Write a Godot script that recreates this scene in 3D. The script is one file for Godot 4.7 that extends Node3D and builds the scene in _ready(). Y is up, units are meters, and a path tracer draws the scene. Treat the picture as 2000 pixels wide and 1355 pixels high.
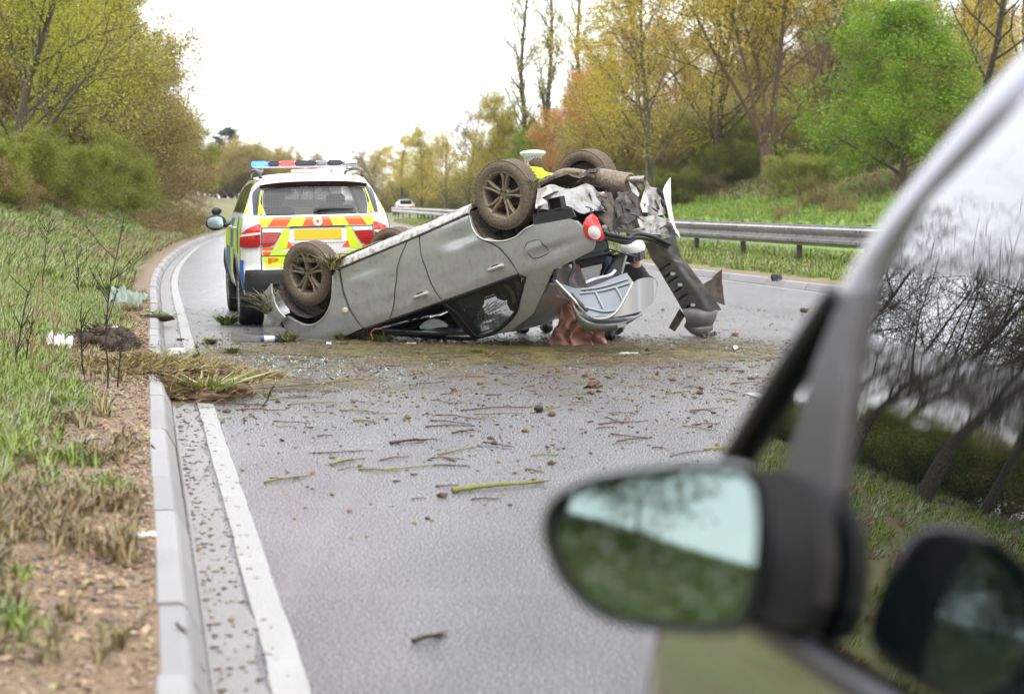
extends Node3D
# A wet dual carriageway after a crash. Camera at the origin, 1.4 m up, looking along -Z. "d" is metres ahead (-z).

const OD := "wet"
var rng := RandomNumberGenerator.new()
var used := {}
var mats := {}
var M := {}
var nz := FastNoiseLite.new()

# ------------------------------------------------------------------ mesh builder
class MB:
	var v := PackedVector3Array()
	var n := PackedVector3Array()
	var c := PackedColorArray()
	var ix := PackedInt32Array()
	var uv := PackedVector2Array()
	var col := Color.WHITE
	var colored := false
	func vert(p: Vector3, nn: Vector3) -> int:
		v.append(p); n.append(nn); c.append(col)
		return v.size() - 1
	func idx(a: int, b: int, d: int) -> void:
		var g := (v[b] - v[a]).cross(v[d] - v[a])
		if g.dot(n[a] + n[b] + n[d]) > 0.0:
			ix.append(a); ix.append(d); ix.append(b)
		else:
			ix.append(a); ix.append(b); ix.append(d)
	func tri(a: Vector3, b: Vector3, d: Vector3) -> void:
		var g := -(b - a).cross(d - a).normalized()
		var k := v.size()
		for p in [a, b, d]:
			v.append(p); n.append(g); c.append(col)
		ix.append(k); ix.append(k + 1); ix.append(k + 2)
	func tri_n(a: Vector3, b: Vector3, d: Vector3, out: Vector3) -> void:
		if -(b - a).cross(d - a).dot(out) < 0.0:
			tri(a, d, b)
		else:
			tri(a, b, d)
	func quad_n(a: Vector3, b: Vector3, d: Vector3, e: Vector3, out: Vector3) -> void:
		tri_n(a, b, d, out); tri_n(a, d, e, out)
	func box(t: Transform3D, s: Vector3, bev := 0.0) -> void:
		var h := s * 0.5
		var b := minf(bev, minf(h.x, minf(h.y, h.z)) * 0.9)
		if b <= 0.0:
			for ax in 3:
				for sg in [-1.0, 1.0]:
					var nn := Vector3.ZERO; nn[ax] = sg
					var a1 := (ax + 1) % 3; var a2 := (ax + 2) % 3
					var q: Array = []
					for k in [[-1, -1], [1, -1], [1, 1], [-1, 1]]:
						var p := Vector3.ZERO
						p[ax] = sg * h[ax]; p[a1] = k[0] * h[a1]; p[a2] = k[1] * h[a2]
						q.append(t * p)
					quad_n(q[0], q[1], q[2], q[3], t.basis * nn)
			return
		var pts := func(ax: int, sg: float, s1: float, s2: float) -> Vector3:
			var a1 := (ax + 1) % 3; var a2 := (ax + 2) % 3
			var p := Vector3.ZERO
			p[ax] = sg * h[ax]; p[a1] = s1 * (h[a1] - b); p[a2] = s2 * (h[a2] - b)
			return t * p
		for ax in 3:
			for sg in [-1.0, 1.0]:
				var nn := Vector3.ZERO; nn[ax] = sg
				quad_n(pts.call(ax, sg, -1.0, -1.0), pts.call(ax, sg, 1.0, -1.0), pts.call(ax, sg, 1.0, 1.0), pts.call(ax, sg, -1.0, 1.0), t.basis * nn)
		for ax in 3:
			var a1 := (ax + 1) % 3; var a2 := (ax + 2) % 3
			for s1 in [-1.0, 1.0]:
				for s2 in [-1.0, 1.0]:
					var nn := Vector3.ZERO; nn[a1] = s1; nn[a2] = s2
					var q: Array = []
					for e in [-1.0, 1.0]:
						var p := Vector3.ZERO
						p[ax] = e * (h[ax] - b); p[a1] = s1 * h[a1]; p[a2] = s2 * (h[a2] - b)
						q.append(t * p)
						p[a1] = s1 * (h[a1] - b); p[a2] = s2 * h[a2]
						q.append(t * p)
					quad_n(q[0], q[2], q[3], q[1], t.basis * nn)
		for sx in [-1.0, 1.0]:
			for sy in [-1.0, 1.0]:
				for sz in [-1.0, 1.0]:
					var sg := Vector3(sx, sy, sz)
					tri_n(t * (sg * Vector3(h.x, h.y - b, h.z - b)), t * (sg * Vector3(h.x - b, h.y, h.z - b)), t * (sg * Vector3(h.x - b, h.y - b, h.z)), t.basis * sg)
	func bx(p: Vector3, s: Vector3, bev := 0.0) -> void:
		box(Transform3D(Basis(), p), s, bev)
	func tube(path: Array, rad: Variant, sides := 8, caps := true, squash := 1.0) -> void:
		var m := path.size()
		if m < 2: return
		var up := Vector3.UP
		var first: Vector3 = (path[1] - path[0]).normalized()
		if absf(first.dot(up)) > 0.9: up = Vector3.RIGHT
		var side := first.cross(up).normalized()
		var rows: Array = []
		for i in m:
			var a: Vector3 = path[maxi(i - 1, 0)]
			var b: Vector3 = path[mini(i + 1, m - 1)]
			var dir := (b - a).normalized()
			side = (side - dir * side.dot(dir)).normalized()
			var other := dir.cross(side)
			var r: float = rad[i] if rad is Array else rad
			var row: Array = []
			for k in sides:
				var an := TAU * k / sides
				var nn := side * cos(an) + other * sin(an) * squash
				row.append(vert(path[i] + nn * r, nn.normalized()))
			rows.append(row)
		for i in m - 1:
			for k in sides:
				var k2 := (k + 1) % sides
				idx(rows[i][k], rows[i][k2], rows[i + 1][k2]); idx(rows[i][k], rows[i + 1][k2], rows[i + 1][k])
		if caps:
			for e in [0, m - 1]:
				var out: Vector3 = (path[0] - path[1]) if e == 0 else (path[m - 1] - path[m - 2])
				var cc := vert(path[e], out.normalized())
				var rim: Array = []
				for k in sides: rim.append(vert(v[rows[e][k]], out.normalized()))
				for k in sides: idx(cc, rim[k], rim[(k + 1) % sides])
	# profile: Array of Vector2(radius, along axis); closed rings round axis y of t
	func lathe(t: Transform3D, prof: Array, segs := 32, smooth := true, squash := 1.0) -> void:
		var m := prof.size()
		for i in m - 1:
			var a: Vector2 = prof[i]; var b: Vector2 = prof[i + 1]
			var e := (b - a)
			if e.length() < 1e-6: continue
			var pn := Vector2(e.y, -e.x).normalized()
			var na := pn; var nb := pn
			if smooth:
				if i > 0:
					var q: Vector2 = a - prof[i - 1]
					if q.length() > 1e-6:
						var qn := Vector2(q.y, -q.x).normalized()
						if qn.dot(pn) > 0.6: na = (pn + qn).normalized()
				if i < m - 2:
					var q2: Vector2 = prof[i + 2] - b
					if q2.length() > 1e-6:
						var qn2 := Vector2(q2.y, -q2.x).normalized()
						if qn2.dot(pn) > 0.6: nb = (pn + qn2).normalized()
			var r0: Array = []; var r1: Array = []
			for k in segs + 1:
				var an := TAU * k / segs
				var dr := Vector3(cos(an), 0, sin(an) * squash)
				r0.append(vert(t * (dr * a.x + Vector3.UP * a.y), (t.basis * (dr * na.x + Vector3.UP * na.y)).normalized()))
				r1.append(vert(t * (dr * b.x + Vector3.UP * b.y), (t.basis * (dr * nb.x + Vector3.UP * nb.y)).normalized()))
			for k in segs:
				idx(r0[k], r0[k + 1], r1[k + 1]); idx(r0[k], r1[k + 1], r1[k])
	# grid of points, smooth normals from the grid itself
	func grid(rows: Array, closed := false, flip := false) -> void:
		var m := rows.size(); var w: int = rows[0].size()
		var base := v.size()
		for i in m:
			for k in w:
				var l: Vector3 = rows[i][(k - 1 + w) % w] if closed else rows[i][maxi(k - 1, 0)]
				var r: Vector3 = rows[i][(k + 1) % w] if closed else rows[i][mini(k + 1, w - 1)]
				var u: Vector3 = rows[maxi(i - 1, 0)][k]
				var d: Vector3 = rows[mini(i + 1, m - 1)][k]
				var nn := (r - l).cross(d - u).normalized()
				vert(rows[i][k], -nn if flip else nn)
		for i in m - 1:
			for k in (w if closed else w - 1):
				var k2 := (k + 1) % w
				var a := base + i * w + k; var b := base + i * w + k2
				var d := base + (i + 1) * w + k2; var e := base + (i + 1) * w + k
				idx(a, b, d); idx(a, d, e)
	# a polygon of the plane (a, b) laid on the surface f(Vector2) -> Vector3; "out" tells which side is outside
	func patch(poly: PackedVector2Array, f: Callable, step: float, out: Vector3, thick := 0.0, lift := 0.0, back := false) -> void:
		var lo := poly[0]; var hi := poly[0]
		for p in poly:
			lo = lo.min(p); hi = hi.max(p)
		var e := 0.004
		var nrm := func(q: Vector2) -> Vector3:
			var g: Vector3 = (f.call(q + Vector2(e, 0)) - f.call(q - Vector2(e, 0))).cross(f.call(q + Vector2(0, e)) - f.call(q - Vector2(0, e))).normalized()
			return g if g.dot(out) >= 0.0 else -g
		var nx := maxi(1, ceili((hi.x - lo.x) / step)); var ny := maxi(1, ceili((hi.y - lo.y) / step))
		var sx := (hi.x - lo.x) / nx; var sy := (hi.y - lo.y) / ny
		for i in nx:
			for k in ny:
				var a := lo + Vector2(i * sx, k * sy)
				var cell := PackedVector2Array([a, a + Vector2(sx, 0), a + Vector2(sx, sy), a + Vector2(0, sy)])
				for piece in Geometry2D.intersect_polygons(poly, cell):
					var t := Geometry2D.triangulate_polygon(piece)
					if t.is_empty(): continue
					var ids: Array = []; var bids: Array = []
					for q in piece:
						var nn: Vector3 = nrm.call(q)
						var p: Vector3 = f.call(q)
						ids.append(vert(p + nn * lift, nn))
						if back: bids.append(vert(p + nn * (lift - thick), -nn))
					for j in range(0, t.size(), 3):
						idx(ids[t[j]], ids[t[j + 1]], ids[t[j + 2]])
						if back: idx(bids[t[j]], bids[t[j + 1]], bids[t[j + 2]])
		if thick > 0.0:
			var ring: Array = []
			for i in poly.size():
				var a := poly[i]; var b := poly[(i + 1) % poly.size()]
				var m := maxi(1, ceili(a.distance_to(b) / step))
				for j in m: ring.append(a.lerp(b, float(j) / m))
			var cx := Vector2.ZERO
			var top: Array = []; var low: Array = []
			for q in ring:
				var nn: Vector3 = nrm.call(q); var p: Vector3 = f.call(q)
				top.append(p + nn * lift); low.append(p + nn * (lift - thick))
			var cw := Geometry2D.is_polygon_clockwise(poly)
			for i in ring.size():
				var j := (i + 1) % ring.size()
				var ed: Vector2 = ring[j] - ring[i]
				var on := Vector2(ed.y, -ed.x).normalized() * (-1.0 if cw else 1.0)
				var mid: Vector2 = (ring[i] + ring[j]) * 0.5
				var o3: Vector3 = f.call(mid + on * 0.01) - f.call(mid - on * 0.01)
				quad_n(top[i], top[j], low[j], low[i], o3)
	func blob(t: Transform3D, r: Vector3, noise: FastNoiseLite, amp: float, rings := 7, segs := 10) -> void:
		var rows: Array = []
		for i in rings + 1:
			var th := PI * i / rings
			var row: Array = []
			for k in segs:
				var ph := TAU * k / segs
				var d := Vector3(sin(th) * cos(ph), cos(th), sin(th) * sin(ph))
				var s := 1.0 + amp * (noise.get_noise_3dv(t.origin * 37.0 + d * 22.0) + 0.5 * noise.get_noise_3dv(t.origin * 37.0 + d * 70.0))
				row.append(t * (d * r * s))
			rows.append(row)
		grid(rows, true)
	func mesh(m: Material) -> ArrayMesh:
		var a := []
		a.resize(Mesh.ARRAY_MAX)
		a[Mesh.ARRAY_VERTEX] = v
		a[Mesh.ARRAY_NORMAL] = n
		if colored: a[Mesh.ARRAY_COLOR] = c
		if uv.size() == v.size(): a[Mesh.ARRAY_TEX_UV] = uv
		a[Mesh.ARRAY_INDEX] = ix
		var am := ArrayMesh.new()
		am.add_surface_from_arrays(Mesh.PRIMITIVE_TRIANGLES, a)
		am.surface_set_material(0, m)
		return am

# ------------------------------------------------------------------ naming
func numbered(nm: String) -> String:
	if not used.has(nm):
		used[nm] = 0
		return nm
	used[nm] += 1
	return "%s_%03d" % [nm, used[nm]]

func tag(o: Node, label: String, cat: String, group := "", kind := "") -> Node:
	if label != "": o.set_meta("label", label)
	if cat != "": o.set_meta("category", cat)
	if group != "": o.set_meta("group", group)
	if kind != "": o.set_meta("kind", kind)
	return o

func thing(nm: String, label: String, cat: String, t := Transform3D(), group := "") -> Node3D:
	var o := Node3D.new()
	o.name = numbered(nm)
	o.transform = t
	add_child(o)
	tag(o, label, cat, group)
	return o

func part(mb: MB, nm: String, m: Material, parent: Node, label := "") -> MeshInstance3D:
	var o := MeshInstance3D.new()
	o.name = nm
	o.mesh = mb.mesh(m)
	if parent == self:
		o.name = numbered(nm)
		add_child(o)
	else:
		var k := 0
		for ch in parent.get_children():
			if ch.name == nm or (ch.name.begins_with(nm + "_") and String(ch.name).substr(nm.length() + 1).is_valid_int()): k += 1
		if k > 0: o.name = "%s_%03d" % [nm, k]
		parent.add_child(o, true)
	if label != "": o.set_meta("label", label)
	return o

func struct(mb: MB, nm: String, m: Material) -> MeshInstance3D:
	var o := part(mb, nm, m, self)
	o.set_meta("kind", "structure")
	return o

func copy(o: Node3D, t: Transform3D, label: String) -> Node3D:
	var base := String(o.name)
	var k := base.rfind("_")
	if k > 0 and base.substr(k + 1).is_valid_int() and base.substr(k + 1).length() == 3: base = base.substr(0, k)
	var r: Node3D = o.duplicate()
	r.name = numbered(base)
	add_child(r)
	r.transform = t
	if label != "": r.set_meta("label", label)
	return r

func multi(nm: String, mesh: Mesh, ts: Array, cols: Array, parent: Node = self) -> MultiMeshInstance3D:
	var mm := MultiMesh.new()
	mm.transform_format = MultiMesh.TRANSFORM_3D
	mm.use_colors = not cols.is_empty()
	mm.mesh = mesh
	mm.instance_count = ts.size()
	for i in ts.size():
		mm.set_instance_transform(i, ts[i])
		if not cols.is_empty(): mm.set_instance_color(i, cols[i])
	var o := MultiMeshInstance3D.new()
	o.multimesh = mm
	o.name = numbered(nm) if parent == self else nm
	parent.add_child(o, true)
	o.set_meta("kind", "stuff")
	return o

# ------------------------------------------------------------------ small maths
func V(x: float, y: float, z: float) -> Vector3: return Vector3(x, y, z)
func T(p: Vector3, e := Vector3.ZERO, s := Vector3.ONE) -> Transform3D:
	return Transform3D(Basis.from_euler(e * PI / 180.0).scaled_local(s), p)
func P2(a: Array) -> PackedVector2Array:
	var o := PackedVector2Array()
	for i in range(0, a.size(), 2): o.append(Vector2(a[i], a[i + 1]))
	return o
func P3(a: Array) -> Array:
	var o: Array = []
	for i in range(0, a.size(), 3): o.append(Vector3(a[i], a[i + 1], a[i + 2]))
	return o
func soft(p: PackedVector2Array, times := 2, q := 0.25) -> PackedVector2Array:
	for t in times:
		var o := PackedVector2Array()
		for i in p.size():
			var a := p[i]; var b := p[(i + 1) % p.size()]
			o.append(a.lerp(b, q)); o.append(a.lerp(b, 1.0 - q))
		p = o
	return p
func curve3(p: Array, per := 5) -> Array:
	var o: Array = []
	for i in p.size() - 1:
		var a: Vector3 = p[maxi(i - 1, 0)]; var b: Vector3 = p[i]; var c: Vector3 = p[i + 1]; var d: Vector3 = p[mini(i + 2, p.size() - 1)]
		for k in per: o.append(b.cubic_interpolate(c, a, d, float(k) / per))
	o.append(p[p.size() - 1])
	return o
func curve2(p: PackedVector2Array, per := 4) -> PackedVector2Array:
	var o := PackedVector2Array()
	for i in p.size():
		var n := p.size()
		for k in per: o.append(p[i].cubic_interpolate(p[(i + 1) % n], p[(i - 1 + n) % n], p[(i + 2) % n], float(k) / per))
	return o
func lerp_table(t: Array, x: float) -> float:
	if x <= t[0][0]: return t[0][1] + (x - t[0][0]) * (t[1][1] - t[0][1]) / (t[1][0] - t[0][0])
	var n := t.size()
	for i in n - 1:
		if x <= t[i + 1][0]:
			var x0: float = t[i][0]; var x1: float = t[i + 1][0]; var y0: float = t[i][1]; var y1: float = t[i + 1][1]
			var s := (y1 - y0) / (x1 - x0)
			var m0: float = s if i == 0 else (y1 - t[i - 1][1]) / (x1 - t[i - 1][0])
			var m1: float = s if i == n - 2 else (t[i + 2][1] - y0) / (t[i + 2][0] - x0)
			var q := (x - x0) / (x1 - x0)
			var w := x1 - x0
			return (2 * q * q * q - 3 * q * q + 1) * y0 + (q * q * q - 2 * q * q + q) * w * m0 + (3 * q * q - 2 * q * q * q) * y1 + (q * q * q - q * q) * w * m1
	return t[n - 1][1]
func lin_table(t: Array, x: float) -> float:
	if x <= t[0][0]: return t[0][1]
	for i in t.size() - 1:
		if x <= t[i + 1][0]: return lerpf(t[i][1], t[i + 1][1], (x - t[i][0]) / (t[i + 1][0] - t[i][0]))
	return t[t.size() - 1][1]

# ------------------------------------------------------------------ materials
func noise_img(size: int, freq: float, octaves: int, sd: int, type := FastNoiseLite.TYPE_SIMPLEX_SMOOTH, fractal := FastNoiseLite.FRACTAL_FBM) -> Image:
	var f := FastNoiseLite.new()
	f.noise_type = type
	f.fractal_type = fractal
	f.fractal_octaves = octaves
	f.frequency = freq
	f.seed = sd
	return f.get_seamless_image(size, size, false, false, 0.15)
func ramp_tex(im: Image, stops: Array, srgb := true) -> ImageTexture:
	# stops: [value, Color linear]; look-up table over the grey levels
	var lut: Array = []
	for i in 256:
		var x := i / 255.0
		var c: Color = stops[stops.size() - 1][1]
		if x <= stops[0][0]: c = stops[0][1]
		else:
			for k in stops.size() - 1:
				if x <= stops[k + 1][0]:
					c = (stops[k][1] as Color).lerp(stops[k + 1][1], (x - stops[k][0]) / (stops[k + 1][0] - stops[k][0]))
					break
		if srgb: c = c.linear_to_srgb()
		lut.append(PackedByteArray([int(clampf(c.r, 0, 1) * 255), int(clampf(c.g, 0, 1) * 255), int(clampf(c.b, 0, 1) * 255)]))
	im.convert(Image.FORMAT_L8)
	var src := im.get_data()
	var out := PackedByteArray()
	out.resize(src.size() * 3)
	for i in src.size():
		var q: PackedByteArray = lut[src[i]]
		out[i * 3] = q[0]; out[i * 3 + 1] = q[1]; out[i * 3 + 2] = q[2]
	return ImageTexture.create_from_image(Image.create_from_data(im.get_width(), im.get_height(), false, Image.FORMAT_RGB8, out))
func normal_tex(im: Image, strength: float) -> ImageTexture:
	var b: Image = im.duplicate()
	b.convert(Image.FORMAT_RGBA8)
	b.bump_map_to_normal_map(strength)
	return ImageTexture.create_from_image(b)
func L(r: float, g: float, b: float) -> Color: return Color(r, g, b)
func mk(nm: String, lin: Color, rough := 0.7, metal := 0.0) -> StandardMaterial3D:
	var m := StandardMaterial3D.new()
	m.resource_name = nm
	var a := lin.a
	m.albedo_color = lin.linear_to_srgb()
	m.albedo_color.a = a
	m.roughness = rough
	m.metallic = metal
	M[nm] = m
	return m
func tri_tex(m: StandardMaterial3D, albedo: Texture2D, metres: float, normal: Texture2D = null, nscale := 1.0, world := true) -> StandardMaterial3D:
	m.albedo_texture = albedo
	if normal:
		m.normal_enabled = true
		m.normal_texture = normal
		m.normal_scale = nscale
	m.uv1_triplanar = true
	m.uv1_world_triplanar = world
	m.uv1_scale = Vector3.ONE / metres
	return m
func glass(nm: String, tint: Color, alpha: float) -> StandardMaterial3D:
	var m := mk(nm, Color(tint.r, tint.g, tint.b, alpha), 0.02)
	m.transparency = BaseMaterial3D.TRANSPARENCY_ALPHA
	m.metallic_specular = 0.5
	return m

func _ready() -> void:
	rng.seed = 7
	nz.seed = 11; nz.frequency = 0.05; nz.fractal_octaves = 3
	# camera
	var cam := Camera3D.new()
	cam.name = "camera"
	cam.position = Vector3(0, 1.4, 0)
	cam.rotation = Vector3(-atan((677.5 - 390.0) / 3600.0), 0, 0)
	cam.keep_aspect = Camera3D.KEEP_HEIGHT
	var ca := CameraAttributesPhysical.new()
	ca.frustum_focal_length = 12.0 / (677.5 / 3600.0)
	ca.frustum_focus_distance = 16.8
	ca.frustum_near = 0.1
	ca.frustum_far = 1500.0
	ca.exposure_aperture = 3.1
	cam.attributes = ca
	cam.fov = rad_to_deg(2.0 * atan(677.5 / 3600.0))
	cam.near = 0.1
	cam.far = 1500.0
	add_child(cam)
	# sky: bright even overcast
	var env := Environment.new()
	env.background_mode = Environment.BG_SKY
	var sm := ProceduralSkyMaterial.new()
	sm.sky_top_color = Color(0.93, 0.95, 1.0)
	sm.sky_horizon_color = Color(1.0, 1.0, 1.0)
	sm.sky_curve = 0.2
	sm.ground_bottom_color = Color(0.35, 0.36, 0.32)
	sm.ground_horizon_color = Color(0.8, 0.8, 0.8)
	sm.sky_energy_multiplier = 1.0
	var sky := Sky.new(); sky.sky_material = sm
	env.sky = sky
	env.tonemap_mode = Environment.TONE_MAPPER_LINEAR
	env.tonemap_exposure = 3.1
	env.sdfgi_enabled = true; env.ssao_enabled = true; env.ssil_enabled = true
	env.fog_enabled = true
	env.fog_density = 0.00014
	env.fog_light_color = Color(0.95, 0.97, 1.0)
	var we := WorldEnvironment.new(); we.name = "world"; we.environment = env
	add_child(we)
	var sun := DirectionalLight3D.new()
	sun.name = "sun"
	sun.light_energy = 0.35
	sun.light_color = Color(1.0, 0.98, 0.95)
	sun.light_angular_distance = 40.0
	sun.rotation_degrees = Vector3(-62, 25, 0)
	sun.shadow_enabled = true
	add_child(sun)
	materials()
	lay_ground()
	lay_road()
	lay_kerb(left_kerb, -1.0, 2.2, 100.0, "kerb")
	lay_kerb(right_kerb, 1.0, 16.0, 100.0, "kerb")
	guardrail()
	plant_trees()
	saplings()
	sow()
	wreck()
	police_car()
	far_things()
	people()
	parked_car()
	litter()

func materials() -> void:
	var fine := noise_img(1024, 0.22, 3, 3)
	var grit := noise_img(1024, 0.15, 3, 4)
	var med := noise_img(512, 0.025, 5, 5)
	var cell := noise_img(1024, 0.09, 2, 9, FastNoiseLite.TYPE_CELLULAR)
	var streak := noise_img(512, 0.012, 4, 21)
	var grey := func(a: float, b: float, im: Image) -> ImageTexture: return ramp_tex(im.duplicate(), [[0.25, L(a, a, a)], [0.75, L(b, b, b)]], false)
	# asphalt: dark binder with pale and dark chippings, wet
	var asph := mk("asphalt", L(1, 1, 1), 0.5)
	tri_tex(asph, ramp_tex(grit.duplicate(), [[0.2, L(0.025, 0.025, 0.028)], [0.45, L(0.075, 0.073, 0.078)], [0.6, L(0.15, 0.147, 0.15)], [0.78, L(0.42, 0.41, 0.41)]]), 1.9, normal_tex(grit, 7.0), 1.0)
	asph.roughness_texture = ramp_tex(grit.duplicate(), [[0.2, L(0.14, 0.14, 0.14)], [0.8, L(0.36, 0.36, 0.36)]], false)
	asph.vertex_color_use_as_albedo = true
	asph.detail_enabled = true
	asph.detail_albedo = ramp_tex(med.duplicate(), [[0.25, L(0.78, 0.77, 0.77)], [0.75, L(1.0, 1.0, 1.0)]])
	asph.detail_blend_mode = BaseMaterial3D.BLEND_MODE_MUL
	asph.detail_uv_layer = BaseMaterial3D.DETAIL_UV_2
	asph.uv2_triplanar = true; asph.uv2_world_triplanar = true
	asph.uv2_scale = Vector3(0.11, 0.11, 0.045)
	asph.roughness = 1.0
	asph.metallic_specular = 0.6
	var gut := mk("gutter", L(1, 1, 1), 0.5)
	tri_tex(gut, ramp_tex(fine.duplicate(), [[0.25, L(0.07, 0.055, 0.045)], [0.5, L(0.22, 0.205, 0.195)], [0.75, L(0.34, 0.325, 0.315)]]), 1.3, normal_tex(grit, 6.0), 0.8)
	var wl := mk("white_line", L(1, 1, 1), 0.5)
	tri_tex(wl, ramp_tex(fine.duplicate(), [[0.26, L(0.10, 0.095, 0.09)], [0.43, L(0.26, 0.255, 0.24)], [0.62, L(0.37, 0.365, 0.345)]]), 1.6, normal_tex(grit, 5.0), 0.5)
	for i in 3:
		var cm := mk("concrete%d" % i, L(1, 1, 1), 0.62)
		var k: float = [0.9, 1.0, 1.08][i]
		tri_tex(cm, ramp_tex(fine.duplicate(), [[0.22, L(0.12, 0.11, 0.10) * k], [0.40, L(0.225, 0.22, 0.215) * k], [0.8, L(0.30, 0.295, 0.295) * k]]), 1.4, normal_tex(fine, 2.0), 0.10)
	mk("mortar", L(0.10, 0.085, 0.07), 0.9)
	var gr := mk("ground", L(1, 1, 1), 0.9)
	gr.vertex_color_use_as_albedo = true
	tri_tex(gr, ramp_tex(cell.duplicate(), [[0.1, L(0.55, 0.5, 0.45)], [0.5, L(1.0, 1.0, 1.0)], [0.9, L(1.0, 1.0, 1.0)]]), 0.9, normal_tex(cell, 6.0), 0.8)
	var mud := mk("mud_film", L(1, 1, 1), 0.75)
	mud.vertex_color_use_as_albedo = true
	mud.transparency = BaseMaterial3D.TRANSPARENCY_ALPHA
	var grass := mk("grass", L(1, 1, 1), 0.55)
	grass.vertex_color_use_as_albedo = true
	grass.backlight_enabled = true; grass.backlight = Color(0.5, 0.5, 0.5)
	var chip := mk("chip", L(1, 1, 1), 0.7); chip.vertex_color_use_as_albedo = true
	# leaves
	for q in [["leaf_yellow", 0.60, 0.475, 0.055], ["leaf_spring", 0.41, 0.42, 0.04], ["leaf_olive", 0.48, 0.41, 0.07], ["leaf_copper", 0.56, 0.25, 0.06], ["leaf_brown", 0.32, 0.23, 0.13], ["leaf_green", 0.20, 0.325, 0.012], ["leaf_pale", 0.40, 0.43, 0.17], ["leaf_hedge", 0.27, 0.295, 0.045], ["leaf_bramble", 0.36, 0.25, 0.11], ["leaf_thicket", 0.44, 0.36, 0.12], ["leaf_conifer", 0.06, 0.10, 0.075]]:
		var lm := mk(q[0], L(q[1], q[2], q[3]), 0.6)
		lm.vertex_color_use_as_albedo = true
		lm.backlight_enabled = true; lm.backlight = Color(0.9, 0.9, 0.8)
	var bk := ramp_tex(noise_img(256, 0.05, 4, 31), [[0.3, L(0.06, 0.05, 0.035)], [0.7, L(0.16, 0.14, 0.10)]])
	for q in [["bark", 1.0, 0.95, 0.85], ["bark_dark", 0.6, 0.55, 0.5], ["bark_red", 0.95, 0.72, 0.58]]: tri_tex(mk(q[0], L(q[1], q[2], q[3]), 0.9), bk, 0.8, null, 1.0, false)
	mk("stalk", L(0.035, 0.025, 0.018), 0.8); mk("straw", L(0.28, 0.20, 0.10), 0.8)
	# litter
	var mt := ramp_tex(noise_img(256, 0.06, 4, 33), [[0.3, L(0.06, 0.045, 0.02)], [0.5, L(0.20, 0.20, 0.035)], [0.7, L(0.30, 0.30, 0.05)]])
	tri_tex(mk("moss_bark", L(1, 1, 1), 0.75), mt, 0.12)
	mk("twig_dark", L(0.055, 0.032, 0.022), 0.6); mk("twig_red", L(0.10, 0.038, 0.022), 0.55)
	var st := ramp_tex(noise_img(256, 0.08, 4, 35), [[0.25, L(0.3, 0.3, 0.3)], [0.75, L(1.3, 1.3, 1.3)]])
	for q in [["soil0", 0.15, 0.085, 0.045], ["soil1", 0.24, 0.15, 0.08], ["soil_dark", 0.065, 0.042, 0.028]]: tri_tex(mk(q[0], L(q[1], q[2], q[3]), 0.85), st, 0.10, normal_tex(fine, 6.0), 1.0)
	mk("crumb_glass", L(0.55, 0.72, 0.66), 0.15)
	# metals and plastics
	mk("zinc0", L(0.40, 0.385, 0.37), 0.42, 0.75); mk("zinc1", L(0.45, 0.43, 0.41), 0.40, 0.75)
	for z in ["zinc0", "zinc1"]: tri_tex(M[z], ramp_tex(streak.duplicate(), [[0.25, L(0.6, 0.58, 0.55)], [0.75, L(1, 1, 1)]]), 1.5)
	mk("post", L(0.05, 0.04, 0.035), 0.8)
	mk("black", L(0.008, 0.008, 0.009), 0.6); mk("black_rubber", L(0.015, 0.015, 0.016), 0.5); mk("dark_plastic", L(0.028, 0.029, 0.031), 0.42); mk("black_gloss", L(0.012, 0.011, 0.012), 0.22)
	mk("cabin", L(0.028, 0.028, 0.03), 0.85); mk("white_plastic", L(0.74, 0.75, 0.74), 0.4); mk("grey_plastic", L(0.4, 0.41, 0.40), 0.3); mk("grey_green", L(0.30, 0.37, 0.33), 0.5)
	mk("chrome", L(0.75, 0.75, 0.75), 0.15, 1.0); mk("blue_paint", L(0.03, 0.10, 0.30), 0.3); mk("red_wire", L(0.55, 0.09, 0.04), 0.4)
	# wreck: silver paint under drying mud, thicker towards the sills
	var dirt := ramp_tex(med.duplicate(), [[0.2, L(0.40, 0.385, 0.36)], [0.36, L(0.455, 0.46, 0.465)], [0.6, L(0.48, 0.49, 0.51)], [0.8, L(0.49, 0.505, 0.53)]])
	var dr := ramp_tex(med.duplicate(), [[0.22, L(0.55, 0.55, 0.55)], [0.38, L(0.38, 0.38, 0.38)], [0.55, L(0.30, 0.30, 0.30)]], false)
	var wp := mk("wreck_paint", L(1, 1, 1), 0.95, 0.55)
	tri_tex(wp, dirt, 1.35, null, 1.0, false)
	wp.roughness_texture = dr
	wp.clearcoat_enabled = true; wp.clearcoat = 0.35; wp.clearcoat_roughness = 0.15
	var spots := noise_img(512, 0.16, 4, 77)
	wp.detail_enabled = true
	var di := Image.create(512, 512, false, Image.FORMAT_RGBA8)
	var sd := spots.duplicate() as Image
	sd.convert(Image.FORMAT_L8)
	var bytes := sd.get_data()
	var big := med.duplicate() as Image
	big.convert(Image.FORMAT_L8)
	var bb := big.get_data()
	var od := PackedByteArray(); od.resize(512 * 512 * 4)
	for i in bytes.size():
		var a := clampf((bytes[i] / 255.0 - 0.68) * 5.0, 0.0, 0.32)
		a = maxf(a, clampf((0.40 - bb[(i * 7 + 4096) % bb.size()] / 255.0) * 3.0, 0.0, 0.5) * 0.0)
		od[i * 4] = 92; od[i * 4 + 1] = 76; od[i * 4 + 2] = 52; od[i * 4 + 3] = int(a * 255)
	di = Image.create_from_data(512, 512, false, Image.FORMAT_RGBA8, od)
	wp.detail_albedo = ImageTexture.create_from_image(di)
	wp.detail_blend_mode = BaseMaterial3D.BLEND_MODE_MIX
	wp.detail_uv_layer = BaseMaterial3D.DETAIL_UV_2
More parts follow.
